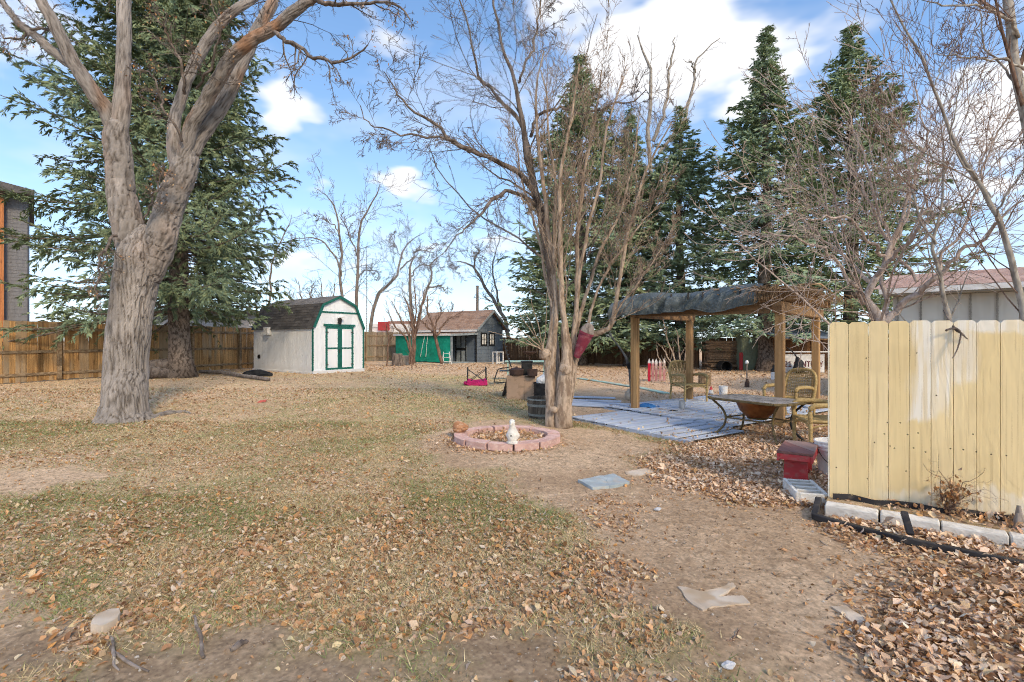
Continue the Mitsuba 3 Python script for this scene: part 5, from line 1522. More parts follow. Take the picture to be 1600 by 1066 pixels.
    for uu in (.20, .34, .46, .56, .68, .80):
        b0_ = FL + (FR_ - FL) * uu - bk * .12 + dn * .17
        add('grommet_strap', MB().bar((*b0_, z + .41), (*(b0_ + dn * .05 + fr * .02), z + .29), .03, .012, up=(0, 1, 0)), 'm_black', k)
    hem = pts.reshape(nv, nu, 3)[-1]
    add('hem', MB().tube(hem[::3], .012, 6), 'm_tarp', k, smooth=True)


def build_deck():
    def deckfn(p, n, uv):
        s = p.x * .57 - p.y * .82
        r = cell_rand(dr.floor(s / .19), 8)
        g = fbm(s * 30, p.x * 3 + p.y * 3, 1, 3)
        w = fbm(p.x * 2.2, p.y * 2.2, 4, 4)
        c = mix((.40, .465, .585), (.485, .545, .65), .5 * r + .5 * g)
        c = mix(c, (.34, .30, .27), .55 * smoothstep(.58, .75, w * .7 + g * .3))
        return c
    mat('m_deck', deckfn, .6, .25)
    O = gp(890, 655)
    rng = np.random.default_rng(8)

    def platform(name, label, u0, u1, v0, v1, w, hh, o=O):
        t = thing(name, label, 'deck')
        n = int(round((u1 - u0) / w))
        ww = (u1 - u0) / n
        ang = math.atan2(VD[1], VD[0])
        for q in range(n):
            c = o + UD * (u0 + ww * (q + .5)) + VD * ((v0 + v1) / 2)
            zc = float(G(c[0], c[1])) + hh - .012 + rng.normal(0, .0012)
            add('plank', MB().box((c[0], c[1], zc), (v1 - v0 - rng.uniform(0, .012), ww - .046, .024), .003, rz(ang + rng.normal(0, .0015)) @ trimesh.transformations.rotation_matrix(-.040 + rng.normal(0, .008), [1, 0, 0])[:3, :3]), 'm_deck', t)
        cc = o + UD * (u0 + u1) / 2 + VD * (v0 + v1) / 2
        add('gap_shade_sheet', MB().box((cc[0], cc[1], float(G(cc[0], cc[1])) + hh - .034), (v1 - v0 - .03, u1 - u0 - .03, .006), 0, rz(ang)), 'm_iron_dark', t)  # added dark sheet, makes the gaps between planks read as shade
        zb = float(G(*(o + UD * (u0 + u1) / 2 + VD * (v0 + v1) / 2)[:2])) + hh - .024
        for vv in (v0 + .012, v1 - .012):
            a, b = o + UD * u0 + VD * vv, o + UD * u1 + VD * vv
            add('edge_board', MB().bar((*a[:2], zb - .05), (*b[:2], zb - .05), .024, .095), 'm_deck', t)
        pts = [(o + UD * uu + VD * vv)[:2] for uu, vv in ((u0, v0), (u1, v0), (u1, v1), (u0, v1))]
        KEEP_OUT.append(shapely.Polygon([tuple(p) for p in pts]))
        return t
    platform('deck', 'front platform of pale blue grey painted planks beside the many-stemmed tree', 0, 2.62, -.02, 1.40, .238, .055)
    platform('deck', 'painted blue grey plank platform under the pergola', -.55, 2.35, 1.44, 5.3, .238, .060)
    t = thing('deck', 'broken pale blue platform pieces lying left of the pergola', 'deck')
    for (px, py, L_, a_) in ((915, 628, 1.6, .1), (928, 632, 1.5, .16), (905, 634, 1.3, .0), (940, 637, 1.7, .1), (922, 623, 1.2, .3)):
        p = gp(px, py)
        add('plank', MB().box((p[0], p[1], p[2] + .03), (L_, .2, .025), .004, rz(-.45 + a_) @ trimesh.transformations.euler_matrix(.02, rng.normal(0, .02), 0)[:3, :3]), 'm_deck', t)
        KEEP_OUT.append(shapely.Point(p[0], p[1]).buffer(.35))
    # blown leaves on the planks
    rg = np.random.default_rng(6)
    for (u0, u1, v0, v1, nn, hh) in ((0, 2.6, 0, 1.38, 70, .056), (-.5, 2.3, 1.5, 5.2, 260, .061)):
        uu, vv = rg.uniform(u0, u1, nn), rg.beta(1.0, 1.6, nn) * (v1 - v0) + v0
        far = rg.uniform(0, 1, nn) < .6
        uu = np.where(far, u1 - rg.exponential(.25, nn).clip(0, u1 - u0), uu)
        p = O + UD * uu[:, None] + VD * vv[:, None]
        lm, lc = leaf_mesh(p[:, 0], p[:, 1], G(p[:, 0], p[:, 1]) + hh, .05, rg)
        single('fallen_leaves', lm, 'm_leaf', 'dry leaves blown onto the painted deck', None, kind='stuff', color=lc)
    # teal board
    mat('m_teal', mottled((.26, .42, .38), (.36, .50, .45), 6, (.40, .33, .26), 7, .85), .7)
    t = thing('teal_board', 'long weathered teal edging board lying on the ground behind the pergola post', 'board')
    pts = [gp(*p) for p in ((905, 592), (950, 599), (1000, 607), (1042, 616))]
    for a, b in zip(pts[:-1], pts[1:]):
        add('length', MB().bar(a + A(0, 0, .02), b + A(0, 0, .02), .22, .03, ch=.006), 'm_teal', t)


def wicker(loc, ang, label, s=1.0):
    fr = Fr(loc, ang, R=rz(ang) * s)
    t = thing('wicker_chair', label, 'chair', 'wicker armchairs round the fire table')
    m = 'm_wicker'
    W, D, zs = .29, .26, .42
    for sx in (-1, 1):
        add('leg', MB(fr).tube([(sx * W, -D, 0), (sx * W, -D, .30), (sx * W, -D, .44)], [.022, .025, .025], 9), m, t, smooth=True)
        add('leg', MB(fr).tube([(sx * (W - .02), D + .06, 0), (sx * (W - .02), D + .01, .44)], .022, 9), m, t, smooth=True)
        add('armrest', MB(fr).tube([(sx * W, -D, .40), (sx * (W + .01), -D - .01, .58), (sx * (W + .01), -D + .06, .635), (sx * (W + .01), -.05, .64), (sx * W, .14, .63), (sx * (W - .02), D + .02, .60)], [.026, .03, .034, .032, .03, .026], 9, 22), m, t, smooth=True)
        add('skirt', MB(fr).tube([(sx * W, -D + .02, .34), (sx * W, 0, .39), (sx * W, D, .36)], .014, 6, 9), m, t, smooth=True)
    add('skirt', MB(fr).tube([(-W + .02, -D, .33), (-.12, -D, .385), (.12, -D, .385), (W - .02, -D, .33)], .014, 6, 12), m, t, smooth=True)
    seat = MB(fr).tube([(-W, -D, zs), (W, -D, zs), (W - .02, D, zs), (-W + .02, D, zs), (-W, -D, zs)], .022, 8)
    n = 15
    for q in range(n):
        x = -W + .02 + (2 * W - .04) * q / (n - 1)
        seat.tube([(x, -D, zs + .004 * (q % 2)), (x * .96, 0, zs - .012), (x * .93, D, zs + .004 * (q % 2))], .011, 5)
    for q in range(11):
        y = -D + 2 * D * (q + .5) / 11
        seat.tube([(-W, y, zs), (0, y, zs - .012 + .006 * (q % 2)), (W, y, zs)], .010, 5)
    add('seat', seat, m, t, smooth=True)
    lean = lambda z: D + (z - zs) * .24
    hoop = [(-W + .02, lean(.40), .40), (-W + .005, lean(.65), .65), (-W + .03, lean(.82), .82), (-W + .12, lean(.915), .915), (0, lean(.935), .935), (W - .12, lean(.915), .915), (W - .03, lean(.82), .82), (W - .005, lean(.65), .65), (W - .02, lean(.40), .40)]
    add('back_hoop', MB(fr).tube(hoop, .028, 10, 40), m, t, smooth=True)
    bk = MB(fr)
    for q in range(13):
        x = -W + .05 + (2 * W - .1) * q / 12
        zt = .92 - .13 * (abs(x) / W) ** 3
        bk.tube([(x, lean(zs), zs), (x, lean(.65), .65), (x, lean(zt), zt)], .0075, 5)
    for q in range(18):
        z = zs + .03 + .46 * q / 17
        hw = W - .02 if z < .8 else W * .82
        bk.tube([(-hw, lean(z), z), (0, lean(z) + .012 * (-1) ** q, z), (hw, lean(z), z)], .0065, 5)
    add('backrest', bk, m, t, smooth=True)
    return t


def build_furniture():
    mat('m_wicker', mottled((.52, .385, .18), (.37, .26, .11), 45, (.20, .14, .06), 90, .5), .7)
    wicker(gp(1076, 629), .30, 'wicker armchair facing forward in front of the far pergola post')
    p = on(4.95, 9.15)
    wicker(p, math.radians(-62), 'wicker armchair half hidden by the near right pergola post, behind the fire table')
    wicker(on(4.22, 6.95), math.radians(-100), 'wicker armchair cut off by the edge of the yellow fence')
    # fire table
    mat('m_iron', mottled((.17, .125, .055), (.10, .075, .035), 20), .55, .4)
    mat('m_copper', mottled((.30, .125, .04), (.19, .07, .025), 14), .42, .4, metallic=.5)

    def tile(p, n, uv):
        s, w = p.x * .57 - p.y * .82, p.x * .82 + p.y * .57
        d1, d2, r = voronoi(s * 16, w * 16)
        c = mix((.16, .15, .15), (.36, .34, .33), r)
        return mix(c, (.42, .39, .35), smoothstep(.10, .03, d2 - d1) * .6) * (.8 + .4 * fbm(s * 3, w * 3, 0, 3))
    mat('m_tile', tile, .4, .35)
    t = thing('fire_table', 'low mosaic-topped fire table with curved iron legs beside the deck', 'table')
    c = on(3.70, 7.72)
    U2, V2 = A(.535, -.845, 0), A(.845, .535, 0)
    h, a, b = .60, .62, .43
    rect = lambda aa, bb, cc: [(aa - cc, -bb), (aa, -bb + cc), (aa, bb - cc), (aa - cc, bb), (-aa + cc, bb), (-aa, bb - cc), (-aa, -bb + cc), (-aa + cc, -bb)][::1]
    add('top', MB().prism(rect(a - .03, b - .03, .10), c + A(0, 0, h - .012), U2, V2, (0, 0, .022)), 'm_tile', t)
    rim = MB()
    r_ = [c + U2 * x + V2 * y + A(0, 0, h - .008) for x, y in rect(a, b, .12)]
    for p, q in zip(r_, r_[1:] + r_[:1]):
        rim.bar(p, q, .045, .034, ch=.006)
    add('rim', rim, 'm_iron', t)
    for q, (sx, sy) in enumerate(((-1, -1), (1, -1), (1, 1), (-1, 1))):
        f = lambda x, y, z: c + U2 * sx * x + V2 * sy * y + A(0, 0, z)
        add('leg', MB().tube([f(.54, .36, .585), f(.50, .33, .54), f(.40, .25, .40), f(.375, .23, .29), f(.39, .24, .20), f(.46, .30, .08), f(.53, .35, .0)], .017, 8, 26), 'm_iron' if q in (0, 1, 3) else 'm_iron_dark', t, smooth=True)
    for sy in (-1, 1):
        add('stretcher', MB().bar(c + U2 * .38 + V2 * sy * .235 + A(0, 0, .30), c - U2 * .38 + V2 * sy * .235 + A(0, 0, .30), .02, .02), 'm_iron', t)
    for sx in (-1, 1):
        add('stretcher', MB().bar(c + U2 * .38 * sx + V2 * .235 + A(0, 0, .301), c + U2 * .38 * sx - V2 * .235 + A(0, 0, .301), .02, .02), 'm_iron', t)
    t = thing('fire_bowl', 'copper brown fire bowl hanging under the mosaic table top', 'bowl')
    add('bowl', MB().lathe([(.001, .315), (.12, .32), (.15, .335), (.24, .42), (.29, .52), (.31, .58), (.30, .58), (.28, .52), (.23, .43), (.14, .345), (.001, .335)], c, 32), 'm_copper', t, smooth=40)
    add('foot', MB().lathe([(.10, .305), (.14, .305), (.15, .325), (.10, .325), (.10, .305)], c, 24), 'm_iron', t)

    # tin can, bucket
    mat('m_plastic_white', mottled((.78, .79, .80), (.70, .71, .72), 5, (.5, .47, .43), 16, .2), .4, .4)
    mat('m_tin', mottled((.55, .55, .55), (.42, .42, .42), 16), .35, .5, metallic=.6)
    t = thing('tin_can', 'pale metal paint can standing on the deck in front of the wicker chair', 'can')
    p = gp(1065.5, 644, .0)
    p[2] += .062
    add('wall', MB().lathe([(.001, 0), (.062, 0), (.062, .155), (.056, .155), (.056, .02), (.001, .02)], p, 24), 'm_tin', t, smooth=40)
    add('rim', MB().lathe([(.055, .155), (.066, .155), (.066, .168), (.055, .168), (.055, .155)], p, 24), 'm_tin', t)

    def bucket(p, s, label, tilt=0, name='bucket'):
        t = thing(name, label, 'bucket')
        R = trimesh.transformations.rotation_matrix(tilt, [0, 1, 0])[:3, :3]
        f = Fr(p, R=R * s)
        add('pail', MB(f).lathe([(.001, 0), (.128, 0), (.130, .01), (.143, .27), (.152, .28), (.152, .295), (.146, .297), (.147, .315), (.155, .318), (.155, .335), (.149, .337), (.150, .36), (.158, .362), (.158, .375), (.146, .375), (.14, .28), (.125, .02), (.001, .02)], n=32), 'm_plastic_white', t, smooth=35)
        add('handle', MB(f).tube([(-.16, 0, .33), (-.155, -.06, .25), (-.10, -.13, .15), (0, -.165, .11), (.10, -.13, .15), (.155, -.06, .25), (.16, 0, .33)], .004, 6, 24), 'm_iron_dark', t)
        return t
    bucket(gp(1130, 620), .72, 'small white bucket standing in leaves behind the fire table')
    bucket(gp(1301, 742), 1.04, 'white ribbed bucket half hidden by the yellow fence beside the red stool', -.06)
    # cloth and brush
    mat('m_blue_cloth', mottled((.03, .14, .38), (.05, .20, .50), 12), .8)
    t = thing('blue_cloth', 'crumpled bright blue cloth on the deck by the left pergola post', 'cloth')
    p = gp(1010, 641)
    nu = 26
    X, Y_ = np.meshgrid(np.linspace(-1, 1, nu), np.linspace(-1, 1, nu))
    hz = .07 * np.clip(1 - X ** 2 - Y_ ** 2 * .9, 0, 1) ** .5 * (.6 + .9 * meshkit.fbm(np.stack([X * 3, Y_ * 3, X * 0], -1), 3, 4))
    hz += .002
    pts = np.stack([X * .20, Y_ * .16, hz], -1)
    pts[..., 0] *= 1 - .25 * Y_ ** 2
    pts[..., 1] *= 1 - .25 * X ** 2
    i, j = np.meshgrid(np.arange(nu - 1), np.arange(nu - 1), indexing='ij')
    aa = (i * nu + j).ravel()
    ff = np.vstack([np.stack([aa, aa + 1, aa + nu + 1], 1), np.stack([aa, aa + nu + 1, aa + nu], 1)])
    add('fold', (pts.reshape(-1, 3) + p + A(0, 0, .062), ff), 'm_blue_cloth', t, smooth=True)
    add('corner', MB(Fr(p + A(.19, .02, .064))).prism([(0, 0), (.12, .03), (.08, .1)], (0, 0, 0), (1, 0, 0), (0, 1, .1), (0, 0, .006)), 'm_blue_cloth', t)
    t = thing('brush', 'long-handled paint brush lying on the deck beside the blue cloth', 'brush')
    a, b = gp(1025, 644) + A(0, 0, .075), gp(1048, 647.5) + A(0, 0, .075)
    add('handle', MB().tube([a, b], .012, 8), 'm_post', t)
    add('head', MB().bar(b, b + (b - a) / np.linalg.norm(b - a) * .14, .06, .03), 'm_iron_dark', t)

    # red stool
    mat('m_red', mottled((.58, .065, .07), (.48, .05, .055), 7, (.40, .2, .17), 22, .45), .55)
    mat('m_stool_top', woodfn((.28, .135, .115), (.17, .085, .075), EX, EZ, EY, (0, 0, 0), .3, .3, 8, wear=(.34, .25, .22)), .75)
    t = thing('stool', 'low red wooden stool with worn dark top beside the yellow fence', 'stool')
    g = on(3.13, 5.60)
    g[2] -= .02
    ax = math.atan2(.72, .50)
    f = Fr(g, ax)
    L_, W_, H_ = .70, .335, .36
    add('seat', MB(f).box((0, 0, H_ - .014), (L_, W_, .028), .004), 'm_stool_top', t)
    for s in (-1, 1):
        add('apron', MB(f).box((0, s * (W_ / 2 - .013), H_ - .068), (L_ - .004, .022, .078), .003), 'm_red', t)
    add('apron', MB(f).box((-L_ / 2 + .012, 0, H_ - .060), (.022, W_ - .052, .062), .003), 'm_red', t)
    for s in (-1, 1):
        add('leg', MB(f).prism([(-.115, 0), (-.03, 0), (0, .03), (.03, 0), (.115, 0), (.108, H_ - .03), (-.108, H_ - .03)][:2] + [(.03, 0), (.115, 0), (.105, H_ - .03), (-.105, H_ - .03)], (s * .23 - .012, 0, 0), (0, 1, 0), (0, 0, 1), (.024, 0, 0)), 'm_red', t)


def build_ring():
    mat('m_paver', mottled((.58, .385, .345), (.47, .295, .26), 9, (.66, .53, .47), 30, .6), .9)
    t = thing('stone_ring', 'round bed edged with red concrete pavers on the bare soil', 'stone ring')
    c = on(-.07, 7.55)
    R, w, n = .78, .185, 13
    rng = np.random.default_rng(2)
    for q in range(n):
        a0, a1 = 2 * np.pi * q / n + .018, 2 * np.pi * (q + 1) / n - .018
        R1, R0 = R + rng.normal(0, .012), R - w
        poly = [(R0 * math.cos(a), R0 * math.sin(a)) for a in np.linspace(a1, a0, 4)]
        poly2 = [(R1 * math.cos(a), R1 * math.sin(a)) for a in np.linspace(a0, a1, 5)]
        pg = shapely.Polygon(poly2 + poly).buffer(-.008).buffer(.008)
        m = trimesh.creation.extrude_polygon(pg, .095, engine='earcut')
        v = np.array(m.vertices)
        v += .004 * (meshkit.noise(v * 30 + q, 1) - .5)[:, None]
        ti = rng.normal(0, .02, 2)
        v[:, 2] += v[:, 0] * ti[0] + v[:, 1] * ti[1]
        ca = (a0 + a1) / 2
        v[:, 2] -= math.cos(ca) * ti[0] * R + math.sin(ca) * ti[1] * R
        add('paver', (v + c + A(0, 0, -.005), np.array(m.faces)), 'm_paver', t)
    rg = np.random.default_rng(5)
    nn = 900
    rr, aa = np.sqrt(rg.uniform(0, 1, nn)) * (R - w - .01), rg.uniform(0, 2 * np.pi, nn)
    x, y = c[0] + rr * np.cos(aa), c[1] + rr * np.sin(aa)
    lm, lc = leaf_mesh(x, y, surf(x, y) + rg.uniform(.0, .05, nn), .05, rg, .6)
    single('fallen_leaves', lm, 'm_leaf', 'brown leaves heaped inside the red paver ring', None, kind='stuff', color=lc)
    nn = 620
    rr, aa = R + .02 + rg.exponential(.10, nn), rg.normal(3.9, 1.1, nn)
    x, y = c[0] + rr * np.cos(aa), c[1] + rr * np.sin(aa)
    lm, lc = leaf_mesh(x, y, surf(x, y) + rg.uniform(-.004, .02, nn), .038, rg, .6)
    single('fallen_leaves', lm, 'm_leaf', 'dry leaves gathered against the outside of the red paver ring', None, kind='stuff', color=lc, smooth=True)
    KEEP_OUT.append(shapely.Point(c[0], c[1]).buffer(R).difference(shapely.Point(c[0], c[1]).buffer(R - w)))
    # goose
    mat('m_plaster', mottled((.76, .74, .70), (.66, .63, .58), 12, (.35, .32, .28), 26, .3), .6)
    mat('m_grey_mark', mottled((.20, .19, .18), (.12, .11, .1), 20), .8)
    t = thing('goose_statue', 'white goose garden statue standing on the near edge of the paver ring', 'statue')
    b = c + A(.075, -.70, .088)
    v, f = blob([[(0, 0, .075, .070), (0, .015, .11, .082), (0, .02, .15, .066), (0, .005, .20, .043), (0, -.005, .25, .037), (0, -.012, .285, .040)], [(0, -.012, .285, .038), (.0, -.055, .275, .018), (0, -.085, .262, .010)], [(0, .06, .11, .06), (.0, .12, .14, .03), (0, .15, .165, .015)],
                 [(.05, .02, .10, .045), (.05, .08, .10, .03)], [(-.05, .02, .10, .045), (-.05, .08, .10, .03)]], .012, 6)
    fr = Fr(b, -.25)
    add('body', (fr(v), f), 'm_plaster', t, smooth=True)
    add('plinth', MB(fr).lathe([(.001, 0), (.075, 0), (.078, .02), (.055, .032), (.05, .05), (.001, .05)], n=24), 'm_plaster', t, smooth=35)
    add('breast_mark', (fr(np.array(trimesh.creation.icosphere(2, .016).vertices) * A(1, .4, .8) + A(0, -.064, .108)), trimesh.creation.icosphere(2, .016).faces), 'm_grey_mark', t, smooth=True)
    for s in (-1, 1):
        add('eye', (fr(np.array(trimesh.creation.icosphere(1, .005).vertices) + A(s * .034, -.030, .295)), trimesh.creation.icosphere(1, .005).faces), 'm_grey_mark', t)
    # shell
    mat('m_shell', mottled((.50, .27, .15), (.36, .17, .085), 16, (.60, .44, .32), 30, .5), .8)
    t = thing('garden_shell', 'rounded orange tan shell ornament resting on the left side of the paver ring', 'shell')
    b = c + A(-.70, .12, .085)
    ic = trimesh.creation.icosphere(4, 1.0)
    v = np.array(ic.vertices)
    ang = np.arctan2(v[:, 2], v[:, 1])
    v = v * (1 + .06 * np.sin(ang * 9))[:, None] * A(.115, .09, .085)
    v[:, 2] *= 1 - .35 * (v[:, 0] / .115)
    add('whorl', (v + b + A(0, 0, .075), ic.faces), 'm_shell', t, smooth=True)
    add('lip', MB(Fr(b + A(.06, -.06, .05))).lathe([(.02, 0), (.05, .0), (.055, .03), (.035, .04), (.02, 0)], n=16), 'm_shell', t, smooth=True)


def build_yellow_fence():
    A0, d2 = A(2.855, 4.60), A(.872, -.4895)
    nrm = A(-d2[1] * -1, 0)  # unused helper direction
    spots = [(.42, .80), (.51, .805), (.33, .62), (.44, .60), (.47, .585), (.60, .60), (.68, .575), (.40, .70), (.56, .71), (.63, .73), (.05, .17 + .2), (.28, .30), (.42, .42), (.55, .40), (.84, .62), (.92, .62), (1.0, .61), (1.09, .60), (1.18, .60), (.75, 1.05), (.98, .75), (.62, 1.40), (.27, 1.35)]

    def yel(p, n, uv):
        s = (p.x - A0[0]) * d2[0] + (p.y - A0[1]) * d2[1]
        z = p.z
        b = dr.floor(s / .1435)
        r = cell_rand(b, 3)
        g = fbm(s * 60 + r * 20, z * 3, 0, 3)
        l = fbm(s * 5, z * 2.2, 3, 4)
        c = mix((.74, .585, .315), (.80, .655, .39), r)
        c = c * (.92 + .14 * g)
        # bare primer: a tall patch about the fifth and sixth boards, tops of the right boards, and feet
        e = .22 * (l - .5) + .05 * (g - .5)
        pa = smoothstep(.05, -.03, dr.maximum(dr.abs(s - .70 + e) - .135, .86 - z + e * 1.5))
        pb = smoothstep(.04, -.03, dr.maximum(.82 - s, dr.maximum(s - 1.0 + e, 1.17 - z + e)))
        pc = smoothstep(.03, -.02, dr.maximum(.86 - s, 1.57 - z + e * .6))
        pd = smoothstep(.05, -.02, z - .18 + e * 1.2 - .12 * smoothstep(.4, .9, s)) * smoothstep(.35, .6, s + l * .2)
        pr_ = dr.maximum(dr.maximum(pa, pb * .75), dr.maximum(pc, pd * .6))
        c = mix(c, (.82, .79, .72), pr_ * (.42 + .42 * smoothstep(.35, .6, fbm(s * 40, z * 2.5, 2, 3))))
        c = mix(c, (.46, .34, .17), .16 * smoothstep(.56, .78, fbm(s * 3, z * 3, 8, 4)))
        c = mix(c, (.40, .30, .16), .35 * smoothstep(.60, .80, fbm(s * 90 + r * 7, z * 2.0, 5, 3)))
        k = mi.Float(0)
        for (sx, sz) in spots:
            q = dr.sqrt(dr.square(s - sx) + dr.square(z - sz))
            k = dr.maximum(k, smoothstep(.0075, .005, q))
        return mix(c, (.07, .05, .03), k * .9)
    def yelbump(p, n, uv):
        s = (p.x - A0[0]) * d2[0] + (p.y - A0[1]) * d2[1]
        w = fbm(s * 5, p.z * 2, 4, 3)
        wav = smoothstep(.62, .85, s)
        return fbm(s * 26 + 9 * w * wav + p.z * 5 * wav, p.z * (1.2 + 3.2 * wav) + 3 * w, 1, 3)
    mat('m_yellow', yel, .6, .25, bump=(yelbump, .004))
    mat('m_edge_white', mottled((.74, .71, .62), (.62, .55, .40), 12), .7)
    rng = np.random.default_rng(12)
    t = thing('painted_fence', 'yellow painted dog-eared board fence with bare primer patches at right', 'fence')
    n, w = 13, .1435
    ang = math.atan2(d2[1], d2[0])
    for q in range(n):
        p = A0 + d2 * (w * q)
        wi = w - rng.uniform(.003, .006)
        h = 1.585 + rng.normal(0, .003)
        if q == 0:
            h -= .004
        e = .022
        f = Fr((*p, .085), ang)
        zb = rng.normal(0, .004)
        nz = 7
        add('board', MB(f).prism([(0, zb), (wi, zb), (wi, h - e), (wi - e, h), (e, h), (0, h - e)], (0, rng.normal(0, .0012), 0), (1, 0, 0), (0, 0, 1), (0, .018, 0)), 'm_yellow', t)
    for zr in (.45, 1.0, 1.45):
        a, b = A0 + d2 * .02 + A(.4895, .872) * .040, A0 + d2 * (w * n) + A(.4895, .872) * .040
        add('rail', MB().bar((*a, zr), (*b, zr), .038, .088), 'm_edge_white', t)
    add('end_trim', MB(Fr((*A0, .085), ang)).box((-.008, .016, .78), (.010, .052, 1.56)), 'm_edge_white', t)
    p = A0 + d2 * (w * n) + A(.4895, .872) * .1
    add('post', MB(Fr((*p, 0), ang)).box((0, 0, .8), (.09, .09, 1.6), .005), 'm_post', t)
    # block edging and soil bed
    mat('m_block', mottled((.70, .68, .64), (.58, .56, .52), 10, (.40, .36, .31), 30, .45), .92, bump=(lambda p, n, uv: fbm(p.x * 70, p.y * 70, p.z * 70, 3), .006))
    mat('m_plastic_black', mottled((.022, .022, .026), (.045, .043, .045), 9, (.16, .13, .10), 22, .35), .5)
    b0, bd = A(2.67, 4.375), A(.79, -.613)
    bn = A(.613, .79)
    tb = thing('block_edging', 'row of whitish concrete blocks edging the bed below the yellow fence', 'edging')
    x = 0
    for q in range(5):
        L_ = .372
        f = Fr((*(b0 + bd * (x + L_ / 2) + bn * .075), float(G(*(b0 + bd * x))) + .022), math.atan2(bd[1], bd[0]) + rng.normal(0, .012))
        add('block', MB(f).box((0, 0, .005 * (q == 1)), (L_, .15, .15), .008), 'm_block', tb)
        x += L_ + rng.uniform(.006, .014)
    KEEP_OUT.append(shapely.Polygon([tuple(b0), tuple(b0 + bd * 2), tuple(b0 + bd * 2 + bn * .15), tuple(b0 + bn * .15)]))
    # hollow block by the end of the fence
    t = thing('hollow_block', 'grey hollow concrete block with open cells lying at the foot of the fence end', 'concrete block')
    f = Fr((2.64, 4.70, float(G(2.7, 4.7)) - .005), math.radians(-24) + math.pi / 2 - math.pi / 2)
    L_, W_, H_ = .27, .52, .115
    f = Fr((2.80, 4.90, float(G(2.7, 4.7)) - .005), math.radians(-16))
    for (cx, cy, sx, sy) in ((-L_ / 2 + .016, 0, .032, W_), (L_ / 2 - .016, 0, .032, W_)):
        add('side_wall', MB(f).box((cx, cy, H_ / 2), (sx, sy, H_), .005), 'm_block', t)
    for q in range(5):
        cy = -W_ / 2 + .016 + (W_ - .032) * q / 4
        add('web', MB(f).box((0, cy, H_ / 2 - .002), (L_ - .066, .032, H_ - .006), .004), 'm_block', t)
    add('bed', MB(f).box((0, 0, .03), (L_ - .07, W_ - .04, .05)), 'm_ground', t)
    # fill between blocks and fence
    t2 = MB()
    fill = [b0 + bn * .13, b0 + bd * 2 + bn * .13, A0 + d2 * 1.9 + A(.49, .87) * .05, A0 + A(-.02, .0)]
    m = trimesh.creation.extrude_polygon(shapely.Polygon([tuple(p) for p in fill]), .10, engine='earcut').subdivide_to_size(.14)
    v = np.array(m.vertices)
    v[:, 2] += np.where(v[:, 2] > .05, .035 * (meshkit.fbm(v * 6, 3, 2) - .5), -.02)
    k = add('planting_bed', (v, np.array(m.faces)), 'm_ground', smooth=30)
    labels[k] = {'label': 'strip of soil between the concrete blocks and the yellow fence', 'kind': 'structure'}
    rg = np.random.default_rng(17)
    poly = shapely.Polygon([tuple(p) for p in fill])
    x, y = rg.uniform(2.6, 4.8, 4200), rg.uniform(3.0, 4.8, 4200)
    ok = shapely.contains(poly, shapely.points(x, y)) & (rg.uniform(0, 1, len(x)) < np.clip(.25 + (x - 2.9) * .8, .2, 1))
    x, y = x[ok], y[ok]
    lm, lc = leaf_mesh(x, y, .085 + rg.uniform(0, .05, len(x)), .052, rg, .6)
    single('fallen_leaves', lm, 'm_leaf', 'curled brown leaves filling the bed below the yellow fence', None, kind='stuff', color=lc)
    KEEP_OUT.append(poly)
    a, b = A0 + d2 * .02 + A(-.03, -.055), A0 + d2 * 1.8 + A(-.03, -.055)
    t = thing('edging_strip', 'flat black plastic strip lying along the foot of the yellow fence', 'strip')
    pts = [(*(a + (b - a) * q / 12 + A(0, .015 * math.sin(q * 1.9))), .125 + .012 * math.sin(q * 2.3)) for q in range(13)]
    for q, (p, r) in enumerate(((pts[0:6], 0), (pts[5:10], 0), (pts[9:13], 0))):
        mb = MB()
        for p0, p1 in zip(p[:-1], p[1:]):
            mb.bar(p0, p1, .010, .05)
        add('length', mb, 'm_plastic_black', t)
    # black edging pipe
    t = thing('edging_pipe', 'long black square plastic edging lying in leaves before the concrete blocks', 'edging')
    P = [gp(1279, 795), gp(1273, 813), gp(1340, 832), gp(1411, 851), gp(1500, 870), gp(1600, 891), gp(1720, 917)]
    P = [p + A(0, 0, h) for p, h in zip(P, (.085, .03, .03, .035, .035, .035, .035))]
    for p, q in zip(P[:-1], P[1:]):
        dd = (q - p) / np.linalg.norm(q - p)
        add('length', MB().bar(p, q + dd * .004, .05, .05, ch=.006), 'm_plastic_black', t)
    e = gp(1425, 848)
    add('stake', MB().bar(e + A(-.01, 0, .06), e + A(.07, .17, .17), .045, .03, ch=.004), 'm_plastic_black', t)
    # dead plant
    rng = np.random.default_rng(21)
    t = thing('dead_plant', 'withered brown dead plant in the bed at the foot of the yellow fence', 'plant')
    b = A(*(A0 + d2 * .80 + A(-.05, -.09)), .10)
    br = []
    for q in range(9):
        dx, dy, dz = rng.normal(0, .09), rng.normal(-.03, .04), rng.uniform(.10, .26)
        br.append(limb([(*b, .006), (*(b + A(dx * .5, dy * .5, dz * .6)), .0045), (*(b + A(dx, dy, dz)), .002)], 10, rng, .03))
    for (dx, dz) in ((-.22, .42), (.28, .40), (.46, .30), (-.1, .5), (.2, .22)):
        br.append(limb([(*b, .004), (*(b + A(dx * .5, -.02, dz * .65)), .0025), (*(b + A(dx, -.03, dz)), .001)], 10, rng, .05))
    Pb, Rb = pack(br, 10)
    k = add('stems', tube_vf(Pb, Rb, 6), 'm_bark_red', t, smooth=True)
    labels[k] = {'kind': 'stuff'}
    m, last = twigs(br, [dict(k=5, t0=.3, t1=1, lr=.4, ang=55, up=0, wig=.3, n=6, rs=.5), dict(k=3, t0=.2, t1=1, lr=.5, ang=50, up=0, wig=.3, n=4, rs=.6)], rng, rmin=.0008)
    k = add('twigs', m, 'm_bark_red', t, smooth=True)
    labels[k] = {'kind': 'stuff'}
